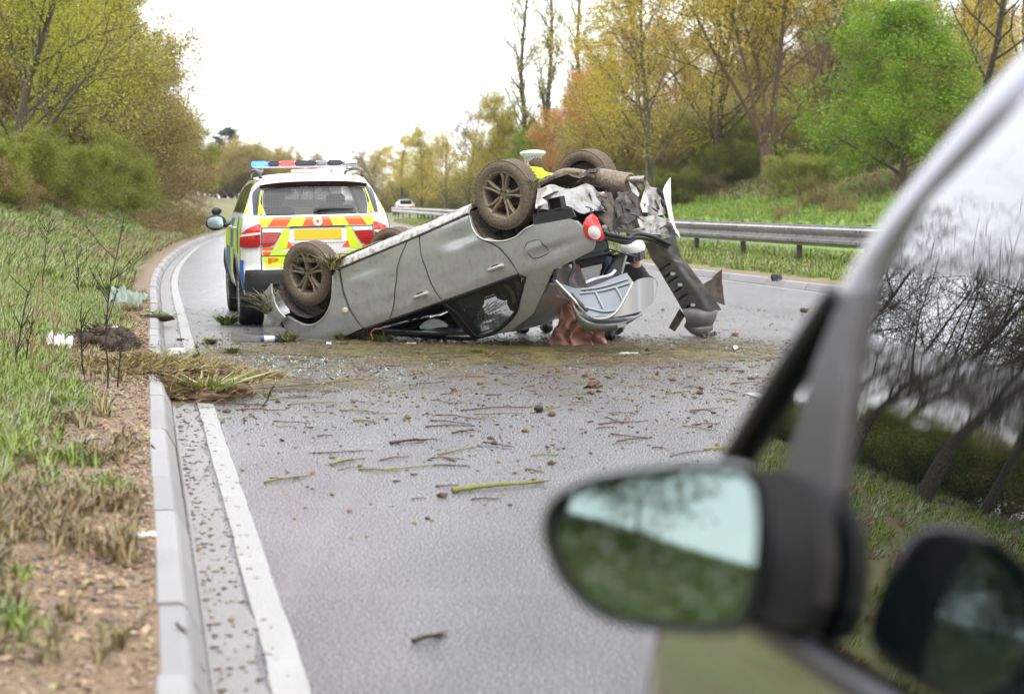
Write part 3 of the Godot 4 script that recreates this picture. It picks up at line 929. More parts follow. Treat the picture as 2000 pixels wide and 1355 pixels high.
var protos := {}
func proto(kind: String, sd: int) -> Array:
	var key := "%s%d" % [kind, sd]
	if protos.has(key): return protos[key]
	var g := TreeGen.new()
	g.r.seed = 100 + sd * 17 + kind.hash() % 1000
	var bark: Material = M.bark
	var leafm: Material = M.leaf_yellow
	match kind:
		"airy":     # tall, thin limbs, small new leaves
			g.kids = [28, 8, 6]; g.reach = [0.33, 0.5, 0.5]; g.lift = 0.7; g.bare = 0.15
			g.limb(Vector3.ZERO, Vector3.UP, 10.0, 0.13, 0)
			g.leaves(22, 0.075, 0.17); leafm = M.leaf_olive
		"yellow":   # broad, full of yellow-green leaf
			g.kids = [24, 8, 6]; g.reach = [0.42, 0.5, 0.45]; g.lift = 0.55; g.bare = 0.12
			g.limb(Vector3.ZERO, Vector3.UP, 10.0, 0.17, 0)
			g.leaves(16, 0.085, 0.20); leafm = M.leaf_yellow
		"copper":
			g.kids = [24, 8, 6]; g.reach = [0.40, 0.5, 0.45]; g.lift = 0.6; g.bare = 0.1
			g.limb(Vector3.ZERO, Vector3.UP, 10.0, 0.15, 0)
			g.leaves(16, 0.08, 0.18); leafm = M.leaf_copper
		"brown":
			g.kids = [26, 9, 7]; g.reach = [0.36, 0.5, 0.5]; g.lift = 0.6; g.bare = 0.1
			g.limb(Vector3.ZERO, Vector3.UP, 10.0, 0.15, 0)
			g.leaves(10, 0.065, 0.16); leafm = M.leaf_brown
		"green":    # bright, dense
			g.kids = [26, 9, 6]; g.reach = [0.46, 0.5, 0.45]; g.lift = 0.35; g.bare = 0.06
			g.limb(Vector3.ZERO, Vector3.UP, 8.0, 0.14, 0)
			g.leaves(30, 0.10, 0.20); leafm = M.leaf_green
		"bare":
			g.kids = [18, 8, 6]; g.reach = [0.45, 0.52, 0.5]; g.lift = 0.5; g.bare = 0.2; g.wobble = 0.2
			g.limb(Vector3.ZERO, Vector3.UP, 10.0, 0.13, 0)
			g.leaves(1, 0.07, 0.1); leafm = M.leaf_brown; bark = M.bark_dark
		"poplar":
			g.kids = [34, 6, 4]; g.reach = [0.16, 0.45, 0.5]; g.lift = 0.95; g.bare = 0.12
			g.limb(Vector3.ZERO, Vector3.UP, 16.0, 0.16, 0)
			g.leaves(9, 0.085, 0.14); leafm = M.leaf_pale
		"multi":    # several stems from one short bole, as the big tree on the bank
			g.kids = [16, 8, 6]; g.reach = [0.40, 0.5, 0.45]; g.lift = 0.6; g.bare = 0.25
			g.wood.tube([V0(0, -0.3, 0), V0(0.03, 0.6, 0), V0(0.0, 1.5, 0)], [0.27, 0.23, 0.24], 9, true)
			for i in 6:
				var an := TAU * i / 6.0 + 0.4
				var t := 0.30 + 0.35 * (i % 2)
				g.limb(Vector3(cos(an) * 0.12, 1.35, sin(an) * 0.12), Vector3(cos(an) * t, 1.0, sin(an) * t).normalized(), 8.5 + (i % 3), 0.075, 0)
			g.leaves(13, 0.085, 0.20); leafm = M.leaf_yellow; bark = M.bark_red
		"bush":     # stems from the ground
			g.kids = [9, 7, 5]; g.reach = [0.5, 0.5, 0.5]; g.lift = 0.3; g.bare = 0.1; g.min_r = 0.005
			for i in 7:
				var an := TAU * i / 7.0
				var t: float = 0.25 + 0.5 * g.r.randf()
				g.limb(Vector3(cos(an) * 0.3, 0, sin(an) * 0.3), Vector3(cos(an) * t, 1.0, sin(an) * t).normalized(), 2.4 + g.r.randf(), 0.04, 0)
			g.leaves(26, 0.06, 0.13); leafm = M.leaf_hedge
		"thicket":
			g.kids = [9, 7, 6]; g.reach = [0.5, 0.5, 0.5]; g.lift = 0.5; g.bare = 0.05; g.min_r = 0.004
			for i in 8:
				var an := TAU * i / 8.0
				var t: float = 0.2 + 0.4 * g.r.randf()
				g.limb(Vector3(cos(an) * 0.5, 0, sin(an) * 0.5), Vector3(cos(an) * t, 1.0, sin(an) * t).normalized(), 2.8 + g.r.randf(), 0.03, 0)
			g.leaves(20, 0.05, 0.12); leafm = M.leaf_thicket
		"bramble":
			g.kids = [8, 7, 4]; g.reach = [0.5, 0.5, 0.5]; g.lift = 0.0; g.bare = 0.1; g.min_r = 0.004; g.wobble = 0.28
			for i in 9:
				var an := TAU * i / 9.0
				var t: float = 0.4 + 0.7 * g.r.randf()
				g.limb(Vector3(cos(an) * 0.4, 0, sin(an) * 0.4), Vector3(cos(an) * t, 0.8, sin(an) * t).normalized(), 1.5 + g.r.randf(), 0.018, 0)
			g.leaves(5, 0.05, 0.08); leafm = M.leaf_bramble; bark = M.bark_red
		"conifer":
			g.kids = [64, 9]; g.reach = [0.22, 0.32]; g.lift = 0.05; g.bare = 0.08; g.depth = 2; g.wobble = 0.08
			g.limb(Vector3.ZERO, Vector3.UP, 14.0, 0.2, 0)
			g.leaves(26, 0.20, 0.22, 0.1); leafm = M.leaf_conifer; bark = M.bark_dark
	var res := [g.wood.mesh(bark), g.leaf.mesh(leafm) if g.leaf.v.size() else null]
	protos[key] = res
	return res

func V0(x: float, y: float, z: float) -> Vector3: return Vector3(x, y, z)

func tree(kind: String, sd: int, at: Vector3, scale: float, label: String, cat := "tree", group := "", wide := 1.0, nm := "") -> Node3D:
	var pr := proto(kind, sd)
	var names := {"airy": "leafing_tree", "yellow": "yellow_tree", "copper": "copper_tree", "brown": "bare_tree", "green": "green_tree", "bare": "bare_tree", "poplar": "poplar_tree", "multi": "many_stemmed_tree", "bush": "hedge_bush", "thicket": "thicket_bush", "bramble": "bramble_bush", "conifer": "conifer_tree"}
	var o := thing(nm if nm else names[kind], label, cat, T(at - Vector3(0, 0.15, 0), Vector3(rng.randf_range(-2, 2), rng.randf() * 360.0, rng.randf_range(-2, 2)), Vector3(scale * wide, scale, scale * wide)), group)
	var w := MeshInstance3D.new()
	w.name = "trunk" if cat == "tree" else "stems"
	w.mesh = pr[0]
	o.add_child(w)
	if pr[1]:
		var c := MeshInstance3D.new()
		c.name = "crown" if cat == "tree" else "foliage"
		c.mesh = pr[1]
		o.add_child(c)
	return o

func ordinal(i: int) -> String:
	var w := ["first", "second", "third", "fourth", "fifth", "sixth", "seventh", "eighth", "ninth", "tenth", "eleventh", "twelfth", "thirteenth", "fourteenth", "fifteenth", "sixteenth", "seventeenth", "eighteenth", "nineteenth"]
	if i < 19: return w[i]
	var t: String = ["twent", "thirt"][(i + 1) / 10 - 2]
	return t + "ieth" if (i + 1) % 10 == 0 else t + "y-" + w[(i + 1) % 10 - 1]

func px_ground(px: float, d: float) -> Vector3:   # a point of the land d metres ahead in the direction of that bearing
	return land((px - 1000.0) / 3600.0 * d, d)

func plant_trees() -> void:
	# [kind, seed, bearing, metres ahead, scale, width, label]
	var right := [
		["multi", 1, 1497, 106, 1.75, 1.0, "large yellow many-stemmed tree with a short thick red-brown bole on the right bank"],
		["yellow", 2, 1270, 112, 1.45, 1.0, "yellow tree on the bank above the wreck's upturned exhaust"],
		["yellow", 1, 1395, 118, 1.65, 1.0, "tall yellow-green tree filling the gap left of the thick-boled tree"],
		["yellow", 2, 1200, 124, 1.08, 1.0, "yellow-green tree right of the copper-leaved one"],
		["copper", 1, 1130, 130, 0.92, 1.1, "copper-orange budding tree above the wreck's rear wheels"],
		["copper", 2, 1075, 138, 0.72, 1.1, "smaller copper-brown tree behind the officer's cap"],
		["brown", 1, 1600, 112, 1.45, 1.0, "grey-brown twiggy tree just left of the bright green one"],
		["green", 1, 1762, 80, 0.92, 1.35, "bright green dense leafy tree on the right bank"],
		["yellow", 1, 1850, 90, 1.0, 1.1, "yellow-green tree overlapping the bright green one on its right"],
		["bare", 1, 1905, 84, 1.42, 1.1, "dark bare tree rising over the parked car's door frame"],
		["bare", 2, 1650, 118, 1.75, 0.9, "dark bare tree behind the bright green one, at the top of the photograph"],
		["bare", 1, 1990, 96, 1.6, 1.0, "dark bare tree at the right edge of the photograph"],
		["poplar", 1, 1010, 152, 1.5, 1.15, "leftmost of the tall thin poplars against the white sky"],
		["poplar", 2, 1068, 150, 1.55, 1.1, "second tall thin poplar from the left against the sky"],
		["poplar", 1, 1128, 156, 1.6, 1.0, "third tall thin poplar from the left, behind the copper tree"],
		["poplar", 2, 1190, 152, 1.5, 1.0, "rightmost tall thin poplar, half hidden by yellow crowns"],
		["airy", 1, 985, 150, 0.92, 1.3, "olive tree at the foot of the leftmost poplar"],
		["green", 2, 1040, 146, 0.78, 1.0, "fresh green tree left of the officer's cap"],
		["brown", 2, 915, 162, 0.95, 1.2, "thin bare brown tree left of the poplars"],
		["airy", 2, 940, 156, 0.82, 1.3, "olive-green round tree below the thin bare brown one"],
		["yellow", 2, 870, 172, 0.72, 1.2, "pale green tree above the distant car's road"],
		["airy", 1, 825, 186, 0.80, 1.4, "rounded olive tree above the distant silver car"],
		["yellow", 1, 785, 200, 0.78, 1.3, "yellowish tree over the police car's right shoulder"],
		["brown", 1, 745, 215, 0.78, 1.2, "hazy bare tree just right of the light bar"],
		["airy", 2, 715, 235, 0.78, 1.4, "hazy olive tree right above the silver end of the light bar"],
		["airy", 1, 690, 250, 0.62, 1.5, "farthest hazy low tree above the police car's roof on the right"],
	]
	for r in right:
		tree(r[0], r[1], px_ground(r[2], r[3]), r[4], r[6], "tree", "", r[5])
	for i in 12:
		tree(["yellow", "airy", "copper", "brown"][i % 4], 1 + i % 2, on_right(rng.randf_range(27.0, 38.0), 14.0 + i * 4.2), rng.randf_range(1.0, 1.4), "%s tree from the near end along the right bank outside the frame" % ordinal(i), "tree", "trees along the near right bank", 1.0)
	# the second row and the undergrowth behind
	for i in 30:
		var px := 730.0 + i * 46.0
		var d: float = lerpf(240.0, 128.0, smoothstep(700.0, 1250.0, px)) + rng.randf_range(-6, 10) + 14.0
		var kind: String = ["airy", "yellow", "brown", "copper", "airy", "yellow"][(i * 5 + 2) % 6]
		if px < 1000 and kind == "copper": kind = "airy"
		var s := lerpf(0.7, 1.15, smoothstep(780.0, 1300.0, px)) * rng.randf_range(0.8, 1.1)
		tree(kind, 1 + i % 2, px_ground(px, d), s, "%s tree from the left in the hazy back row of the right bank" % ordinal(i), "tree", "back row of trees on the right bank", 1.1)
	for i in 24:
		var px := 760.0 + i * 51.0
		var d: float = lerpf(225.0, 118.0, smoothstep(700.0, 1250.0, px)) + rng.randf_range(-4, 4)
		if px > 1560: d = rng.randf_range(92, 112)
		tree("bush" if i % 3 else "bramble", 1 + i % 2, px_ground(px, d), rng.randf_range(0.6, 1.0) * (0.8 if px < 1000 else 1.0), "%s scrubby bush from the left under the trees of the right bank" % ordinal(i), "bush", "undergrowth of the right bank", 1.3)
	for q in [[1530, 76, 0.36], [1640, 74, 0.5], [1590, 84, 0.6]]:
		tree("bramble", 2, px_ground(q[0], q[1]), q[2], ["small red-stemmed bush standing alone behind the crash barrier", "brown bramble patch on the slope below the bright green tree", "low bramble patch up the slope behind the lone red-stemmed bush"][[1530, 1640, 1590].find(q[0])], "bush", "", 0.8)
	for i in 26:
		var px := 960.0 + i * 42.0
		var d: float = lerpf(190.0, 165.0, i / 25.0) + rng.randf_range(-8, 8)
		tree(["brown", "airy", "yellow"][i % 3], 1 + i % 2, px_ground(px, d), rng.randf_range(0.6, 0.9), "%s tree from the left in the farthest row behind the right bank" % ordinal(i), "tree", "farthest row of trees behind the right bank", 1.2)
	for i in 30:
		var px := 1000.0 + i * 34.0
		var d: float = lerpf(185.0, 128.0, smoothstep(1000.0, 1300.0, px)) + rng.randf_range(-6, 8)
		tree("thicket" if i % 4 else "bush", 1 + i % 2, px_ground(px, d), rng.randf_range(1.0, 1.7), "%s tall brownish thicket from the left behind the right-bank trunks" % ordinal(i), "bush", "tall thicket behind the right-bank trunks", 1.3)
	for i in 16:
		var px := 765.0 + i * 11.0
		tree("thicket" if i % 3 else "bush", 1 + i % 2, px_ground(px, 235.0 - i * 2.5), rng.randf_range(0.8, 1.15), "%s low hazy bush from the left below the distant trees beyond the silver car" % ordinal(i), "bush", "far hedge beyond the distant car", 1.4)
	# left bank
	var left := [
		["yellow", 1, 15, 47, 0.78, 1.1, "yellow-green tree at the left edge of the photograph"],
		["yellow", 2, 95, 55, 0.72, 0.9, "tall olive tree with a thin trunk, second from the left edge"],
		["yellow", 1, 160, 66, 0.80, 0.8, "tall olive-yellow tree in the middle of the left bank"],
		["airy", 2, 208, 70, 0.78, 1.1, "tall tree with a dark straight trunk near the sky edge of the left bank"],
		["bare", 2, 248, 74, 0.78, 0.9, "bare twiggy tree at the sky edge of the left bank"],
		["airy", 2, 50, 62, 1.0, 1.2, "olive tree behind the two nearest trees of the left bank"],
		["brown", 2, 135, 78, 1.1, 1.1, "brown twiggy tree behind the tall olive-yellow one"],
		["brown", 1, 275, 92, 0.66, 1.0, "brown twiggy tree over the second hedge on the left"],
		["brown", 2, 315, 112, 0.62, 1.1, "reddish-brown tree at the far end of the left hedge"],
		["airy", 1, 345, 128, 0.50, 1.1, "last small tree where the left hedge meets the road"],
		["conifer", 1, 440, 262, 0.70, 1.7, "hazy blue-green conifer standing alone far down the road"],
	]
	for r in left:
		var lt := tree(r[0], r[1], px_ground(r[2], r[3]), r[4], r[6], "tree", "", r[5])
		if r[0] == "yellow": (lt.get_node("crown") as MeshInstance3D).material_override = M.leaf_spring
	for q in [[40, 64, 1.5], [90, 72, 1.7], [140, 70, 1.6], [185, 76, 1.7], [225, 78, 1.5], [255, 82, 1.25]]:
		tree("thicket", 1 + int(q[0]) % 2, px_ground(q[0], q[1]), q[2], "%s tall olive thicket from the left behind the nearer hedge" % ordinal([40, 90, 140, 185, 225, 255].find(int(q[0]))), "bush", "thicket behind the nearer hedge", 1.0)
	var hedge := [[-40, 40, 0.45], [10, 44, 0.5], [40, 56, 0.65], [70, 50, 0.55], [95, 68, 0.75], [120, 57, 0.65], [150, 72, 0.8], [170, 61, 0.7], [205, 65, 0.7], [235, 68, 0.62]]
	for i in hedge.size():
		var q = hedge[i]
		tree("bush", 1 + i % 3, px_ground(q[0], q[1]), q[2], "%s green bush from the left in the nearer hedge of the left bank" % ordinal(i), "bush", "nearer hedge on the left bank", 1.15)
	var hedge2 := [[272, 86, 0.9], [285, 100, 1.15], [298, 92, 1.0], [318, 112, 1.2], [330, 100, 1.0], [342, 112, 1.0], [358, 124, 0.9], [372, 138, 0.85]]
	for i in hedge2.size():
		var q = hedge2[i]
		tree("bush" if i % 2 else "bramble", 1 + i % 2, px_ground(q[0], q[1]), q[2] * (1.0 if i % 2 else 1.3), "%s brownish-green bush from the left in the farther left-bank hedge" % ordinal(i), "bush", "farther hedge on the left bank", 1.2)
	for i in 9:
		var px := 405.0 + i * 30.0
		tree("conifer" if i % 4 == 1 else "brown", 1 + i % 2, px_ground(px, 265.0 + 10.0 * (i % 3)), (0.45 if i % 4 == 1 else 0.62) * rng.randf_range(0.8, 1.15), "%s hazy far-off tree from the left, behind the police car" % ordinal(i), "tree", "far trees where the road bends", 1.3)
	for i in 10:
		tree("conifer" if i % 3 == 1 else "thicket", 1 + i % 2, px_ground(402.0 + i * 13.0, 258.0 - 6.0 * (i % 2)), 0.5 if i % 3 == 1 else rng.randf_range(1.3, 2.0), "%s low tree from the left in the far wood by the lone conifer" % ordinal(i), "tree", "far wood by the lone conifer", 1.4)
	# bare young trees on the near bank beside the parked car: seen in its side window
	for i in 38:
		var d := rng.randf_range(3.0, 46.0)
		var v := rng.randf_range(7.0, 17.0)
		tree("bare" if i % 4 else "brown", 1 + i % 2, on_left(v, d), rng.randf_range(0.5, 0.9), "bare tree along the top of the near left bank", "tree", "trees along the near left bank", 0.8)
	for i in 26:
		tree("bush" if i % 3 else "thicket", 1 + i % 3, on_left(rng.randf_range(9.5, 11.5), i * 1.9 - 2.0), rng.randf_range(0.28, 0.42), "%s bush from the near end of the left-bank hedge beside the parked car" % ordinal(i), "bush", "hedge along the top of the near left bank", 1.2)
	for i in 16:
		tree("bush" if i % 2 else "bramble", 1 + i % 3, on_left(rng.randf_range(8.0, 14.0), rng.randf_range(0.0, 46.0)), rng.randf_range(0.25, 0.45), "bush along the top of the near left bank", "bush", "bushes along the near left bank", 1.1)
	# brambles at the hedge foot
	for i in 16:
		var d := lerpf(30.0, 72.0, i / 15.0)
		tree("bramble", 1 + i % 2, on_left(rng.randf_range(3.6, 5.2), d), rng.randf_range(0.35, 0.6), "%s brown bramble from the front at the foot of the nearer hedge" % ordinal(i), "bush", "brambles at the hedge foot", 1.2)
	for q in [[315, 68.0], [345, 74.0], [295, 60.0]]:
		tree("bramble", 2, on_left(rng.randf_range(0.9, 1.6), q[1]), 0.5, ["middle", "farthest", "nearest"][[315, 345, 295].find(int(q[0]))] + " dark red-brown bramble hanging over the kerb of the bend", "bush", "brambles over the kerb", 1.3)
	# hedge and thin tree behind the camera on the left: seen in the parked car's mirror
	for i in 6:
		var a := deg_to_rad(31.0 + i * 3.5)
		var rr := 13.0 + (i % 2) * 2.0
		var q := Vector3(0.14 - sin(a) * rr, 0, -1.83 + cos(a) * rr)
		tree("bush", 1 + i % 3, land(q.x, -q.z), 1.9, "%s bush of the hedge behind the camera" % ordinal(i), "bush", "hedge behind the camera", 1.0)
	tree("bare", 1, land(0.14 - sin(deg_to_rad(21.0)) * 13.0, -(-1.83 + cos(deg_to_rad(21.0)) * 13.0)), 0.55, "thin bare tree behind the camera on the left verge", "tree", "", 0.5)
	for i in 12:
		var d := rng.randf_range(-34.0, -8.0)
		tree("yellow" if i % 2 else "airy", 1 + i % 2, on_right(rng.randf_range(22.0, 34.0), d), 1.1, "tree on the right bank behind the camera", "tree", "trees behind the camera", 1.0)

func saplings() -> void:
	# dark leafless weed stalks on the verge: [px, py of the foot, height, seed]
	var spots := [[205, 815, 1.12, 1], [165, 800, 0.62, 2], [55, 790, 0.85, 3], [20, 800, 0.70, 4], [82, 560, 0.95, 5], [155, 560, 0.75, 6], [225, 800, 0.40, 7], [95, 770, 0.62, 8], [40, 780, 0.48, 9], [230, 540, 0.42, 10], [250, 545, 0.36, 11], [130, 500, 0.6, 12]]
	var says := ["tallest dark leafless stalk, leaning right, nearest the soil heap", "short thick dark stalk just left of the tallest stalk", "pale branching dead stalk near the left edge", "thin dead stalk at the left edge of the verge", "tall thin bare stalk standing alone up the grassy bank", "dark seed-headed stalk right of the tall thin one on the bank", "short bent twig stuck in the verge right of the tallest stalk", "thin brown stalk between the left-edge stalks and the tallest one", "low dead stalk among the left-edge stalks", "short brown stalk in the pale grass below the hedge", "shortest brown stalk in the pale grass below the hedge", "faint bare stalk high on the bank below the hedge"]
	for i in spots.size():
		var q = spots[i]
		var d: float = [12.4, 12.6, 12.8, 12.6, 22.0, 22.5, 12.5, 13.2, 13.0, 25.0, 25.0, 26.0][i]
		var at := px_ground(q[0], d)
		var r := RandomNumberGenerator.new()
		r.seed = 40 + q[3]
		var mb := MB.new()
		var p := at - Vector3(0, 0.03, 0)
		var path: Array = [p]; var dir := Vector3(0.10 if i % 2 == 0 else -0.05, 1, 0.0)
		for k in 7:
			dir = (dir + Vector3(r.randfn() * 0.10 + (0.03 if i == 0 else 0.0), 0, r.randfn() * 0.08)).normalized()
			p += dir * q[2] / 7.0
			path.append(p)
		mb.tube(path, [0.0075, 0.007, 0.0065, 0.006, 0.0052, 0.0045, 0.0036, 0.002], 6)
		for k in 11:
			var t := r.randf_range(1.5, 6.8)
			var i0 := int(t)
			var s: Vector3 = path[i0].lerp(path[i0 + 1], t - i0)
			var dd := Vector3(r.randf_range(-1, 1), r.randf_range(0.5, 1.3), r.randf_range(-0.6, 0.6)).normalized()
			var l: float = q[2] * r.randf_range(0.10, 0.30)
			var tw := [s, s + dd * l * 0.5 + Vector3(0, 0.01, 0), s + dd * l + Vector3(0, l * 0.15, 0)]
			mb.tube(tw, [0.0038, 0.003, 0.0018], 4)
			if i in [0, 5, 4]:
				for j in 5:
					var e: Vector3 = tw[1].lerp(tw[2], r.randf())
					mb.blob(T(e + Vector3(r.randfn(), r.randfn(), r.randfn()) * 0.006), Vector3.ONE * r.randf_range(0.004, 0.0075), nz, 0.4, 4, 5)
		var o := part(mb, "dead_stalk", M.stalk if i not in [2, 7] else M.straw, self)
		tag(o, says[i], "weed", "dead stalks on the left verge")

# ------------------------------------------------------------------ grass and litter
func blade_clump(n: int, h: float, lean: float, sd: int, width := 0.006) -> MB:
	var r := RandomNumberGenerator.new()
	r.seed = sd
	var mb := MB.new()
	mb.colored = true
	for i in n:
		var an := r.randf() * TAU
		var p := Vector3(cos(an), 0, sin(an)) * h * 0.28 * sqrt(r.randf())
		var dir := Vector3(cos(an + r.randfn()), 0, sin(an + r.randfn()))
		var side := dir.cross(Vector3.UP).normalized() * width * r.randf_range(0.7, 1.3)
		var hh := h * r.randf_range(0.55, 1.15)
		var le := lean * r.randf_range(0.4, 1.5) * h
		var q1 := p + Vector3.UP * hh * 0.55 + dir * le * 0.35
		var q2 := p + Vector3.UP * hh * 0.88 + dir * le * 0.95
		var nn := (dir + Vector3.UP * 0.8).normalized()
		var lum := r.randf_range(0.75, 1.25)
		mb.col = Color(lum, lum, lum * r.randf_range(0.8, 1.1))
		var k := mb.v.size()
		mb.vert(p - side, nn); mb.vert(p + side, nn); mb.vert(q1 + side * 0.85, nn); mb.vert(q1 - side * 0.85, nn); mb.vert(q2, nn)
		mb.idx(k, k + 1, k + 2); mb.idx(k, k + 2, k + 3); mb.idx(k + 3, k + 2, k + 4)
	return mb

func sow() -> void:
	var tall := blade_clump(34, 0.135, 0.65, 1, 0.0036).mesh(M.grass)
	var short := blade_clump(24, 0.09, 0.7, 2, 0.0036).mesh(M.grass)
	var far := blade_clump(22, 0.24, 0.7, 3, 0.010).mesh(M.grass)
	var greens := [L(0.25, 0.335, 0.065), L(0.35, 0.41, 0.14), L(0.44, 0.49, 0.28), L(0.29, 0.40, 0.065)]
	var drys := [L(0.38, 0.29, 0.15), L(0.32, 0.22, 0.12), L(0.42, 0.35, 0.20)]
	var pick := func(v: float, d: float, bias: float) -> Color:
		var k := nz.get_noise_2d(v * 14.0 + 7.0, d * 9.0) + rng.randfn() * 0.18 + bias
		if k > 0.24: return drys[rng.randi() % 3]
		return greens[rng.randi() % 4]
	var ts: Array = []; var cs: Array = []; var t2: Array = []; var c2: Array = []
	# near verge
	for i in 26000:
		var d := 4.0 + 22.0 * pow(rng.randf(), 0.8)
		var v := rng.randf_range(0.2, 0.115 * d + 1.6)
		var edge := 0.56 + nz.get_noise_2d(v * 22.0, d * 14.0) * 0.7
		var p := smoothstep(edge - 0.3, edge + 0.6, v)
		if d > 12.4 and d < 15.6 and v < 2.3: p *= 0.25
		if rng.randf() > p: continue
		var s := rng.randf_range(0.7, 1.35)
		var t := T(on_left(v, d), Vector3(rng.randf_range(-12, 12), rng.randf() * 360.0, rng.randf_range(-12, 12)), Vector3.ONE * s)
		var bias := 0.25 * smoothstep(0.6, 0.0, v - edge) - 0.12 + 0.34 * smoothstep(1.7, 0.7, v) * smoothstep(10.5, 7.0, d)
		if rng.randf() < (0.6 if v > 0.95 else 0.04): ts.append(t); cs.append(pick.call(v, d, bias))
		else: t2.append(t); c2.append(pick.call(v, d, bias))
	tag(multi("grass", tall, ts, cs), "wet green and straw-coloured grass on the near left verge", "grass")
	tag(multi("grass", short, t2, c2), "short grass between the taller tufts of the near left verge", "grass")
	ts = []; cs = []
	for i in 26000:
		var d := 24.0 + 66.0 * pow(rng.randf(), 1.3)
		var v := rng.randf_range(0.5, 3.0 + 5.5 * rng.randf())
		var bias := -0.1 + (0.35 if v < 1.6 and d > 30.0 and d < 70.0 else 0.0) + 0.25 * smoothstep(4.0, 6.0, v)
		var s := rng.randf_range(0.6, 1.25)
		ts.append(T(on_left(v, d), Vector3(rng.randf_range(-10, 10), rng.randf() * 360.0, rng.randf_range(-10, 10)), Vector3.ONE * s))
		cs.append(pick.call(v, d, bias))
	tag(multi("grass", far, ts, cs), "rough grass of the left bank up to the hedges", "grass")
	ts = []; cs = []
	for i in 16000:
		var d := -16.0 + 40.0 * rng.randf()
		var v := 0.8 + 13.0 * pow(rng.randf(), 1.4)
		ts.append(T(on_left(v, d), Vector3(0, rng.randf() * 360.0, 0), Vector3.ONE * rng.randf_range(0.7, 1.2)))
		cs.append(pick.call(v, d, -0.2))
	tag(multi("grass", tall, ts, cs), "grass of the near left bank outside the frame", "grass")
	# central reserve
	ts = []; cs = []
	var lushs := [L(0.24, 0.38, 0.05), L(0.30, 0.40, 0.08), L(0.38, 0.42, 0.17)]
	for i in 16000:
		var d := 20.0 + 90.0 * pow(rng.randf(), 1.4)
		var w := rng.randf_range(0.45, 5.0)
		var s := rng.randf_range(0.55, 1.0) * (1.25 if w > 2.2 else 0.8 + 0.4 * nz.get_noise_2d(w * 20.0, d * 8.0))
		ts.append(T(on_right(w, d), Vector3(rng.randf_range(-10, 10), rng.randf() * 360.0, rng.randf_range(-10, 10)), Vector3.ONE * s))
		var cc: Color = lushs[rng.randi() % 3]
		if w < 1.5 and rng.randf() < 0.35: cc = drys[rng.randi() % 3].lerp(cc, 0.4)
		cs.append(cc)
	tag(multi("grass", far, ts, cs), "bright green grass of the central reserve under the crash barrier", "grass")
	ts = []; cs = []
	for i in 38000:
		var d := 60.0 + 130.0 * pow(rng.randf(), 1.2) if i < 24000 else rng.randf_range(5.0, 62.0)
		var w := rng.randf_range(13.6, 40.0)
		ts.append(T(on_right(w, d), Vector3(0, rng.randf() * 360.0, 0), Vector3.ONE * rng.randf_range(0.8, 1.8) * (0.8 if w < 19.0 else 1.2)))
		if w < 19.5: cs.append(lushs[rng.randi() % 2])
		else: cs.append([L(0.28, 0.28, 0.08), L(0.22, 0.33, 0.06), L(0.32, 0.23, 0.12), L(0.22, 0.18, 0.09)][clampi(int((nz.get_noise_2d(w * 9.0, d * 5.0) + 0.5) * 4.0 + rng.randfn() * 0.6), 0, 3)])
	tag(multi("grass", far, ts, cs), "grass and dead growth of the right bank below the trees", "grass")

func chip_mesh(sd: int, flat: float) -> MB:
	var r := RandomNumberGenerator.new()
	r.seed = sd
	var mb := MB.new()
	mb.blob(T(Vector3.ZERO, Vector3(0, sd * 40.0, 0)), Vector3(1.0, flat, r.randf_range(0.55, 0.9)), nz, 1.1, 4, 6)
	return mb

func on_road(x: float, d: float, h := 0.0) -> Vector3: return Vector3(x, level(d) + h, -d)

func stick(path: Array, r0: float, r1: float, m: Material, twigs := 0, parent: Node = self, nm := "twig") -> MeshInstance3D:
	var mb := MB.new()
	var c := curve3(path, 4)
	var rad: Array = []
	for i in c.size(): rad.append(lerpf(r0, r1, float(i) / (c.size() - 1)) * (1.0 + 0.18 * sin(i * 2.3)))
	mb.tube(c, rad, 6)
	for k in twigs:
		var i := rng.randi_range(1, c.size() - 2)
		var dir: Vector3 = (c[i + 1] - c[i]).normalized()
		var sd := Vector3(-dir.z, 0.25, dir.x) * (1.0 if k % 2 else -1.0)
		var l := r0 * rng.randf_range(3.0, 9.0)
		mb.tube([c[i], c[i] + (dir * 0.7 + sd * 0.6).normalized() * l * 0.6, c[i] + (dir + sd * 0.5).normalized() * l], [r1 * 0.9, r1 * 0.7, r1 * 0.4], 5)
	return part(mb, nm, m, parent)

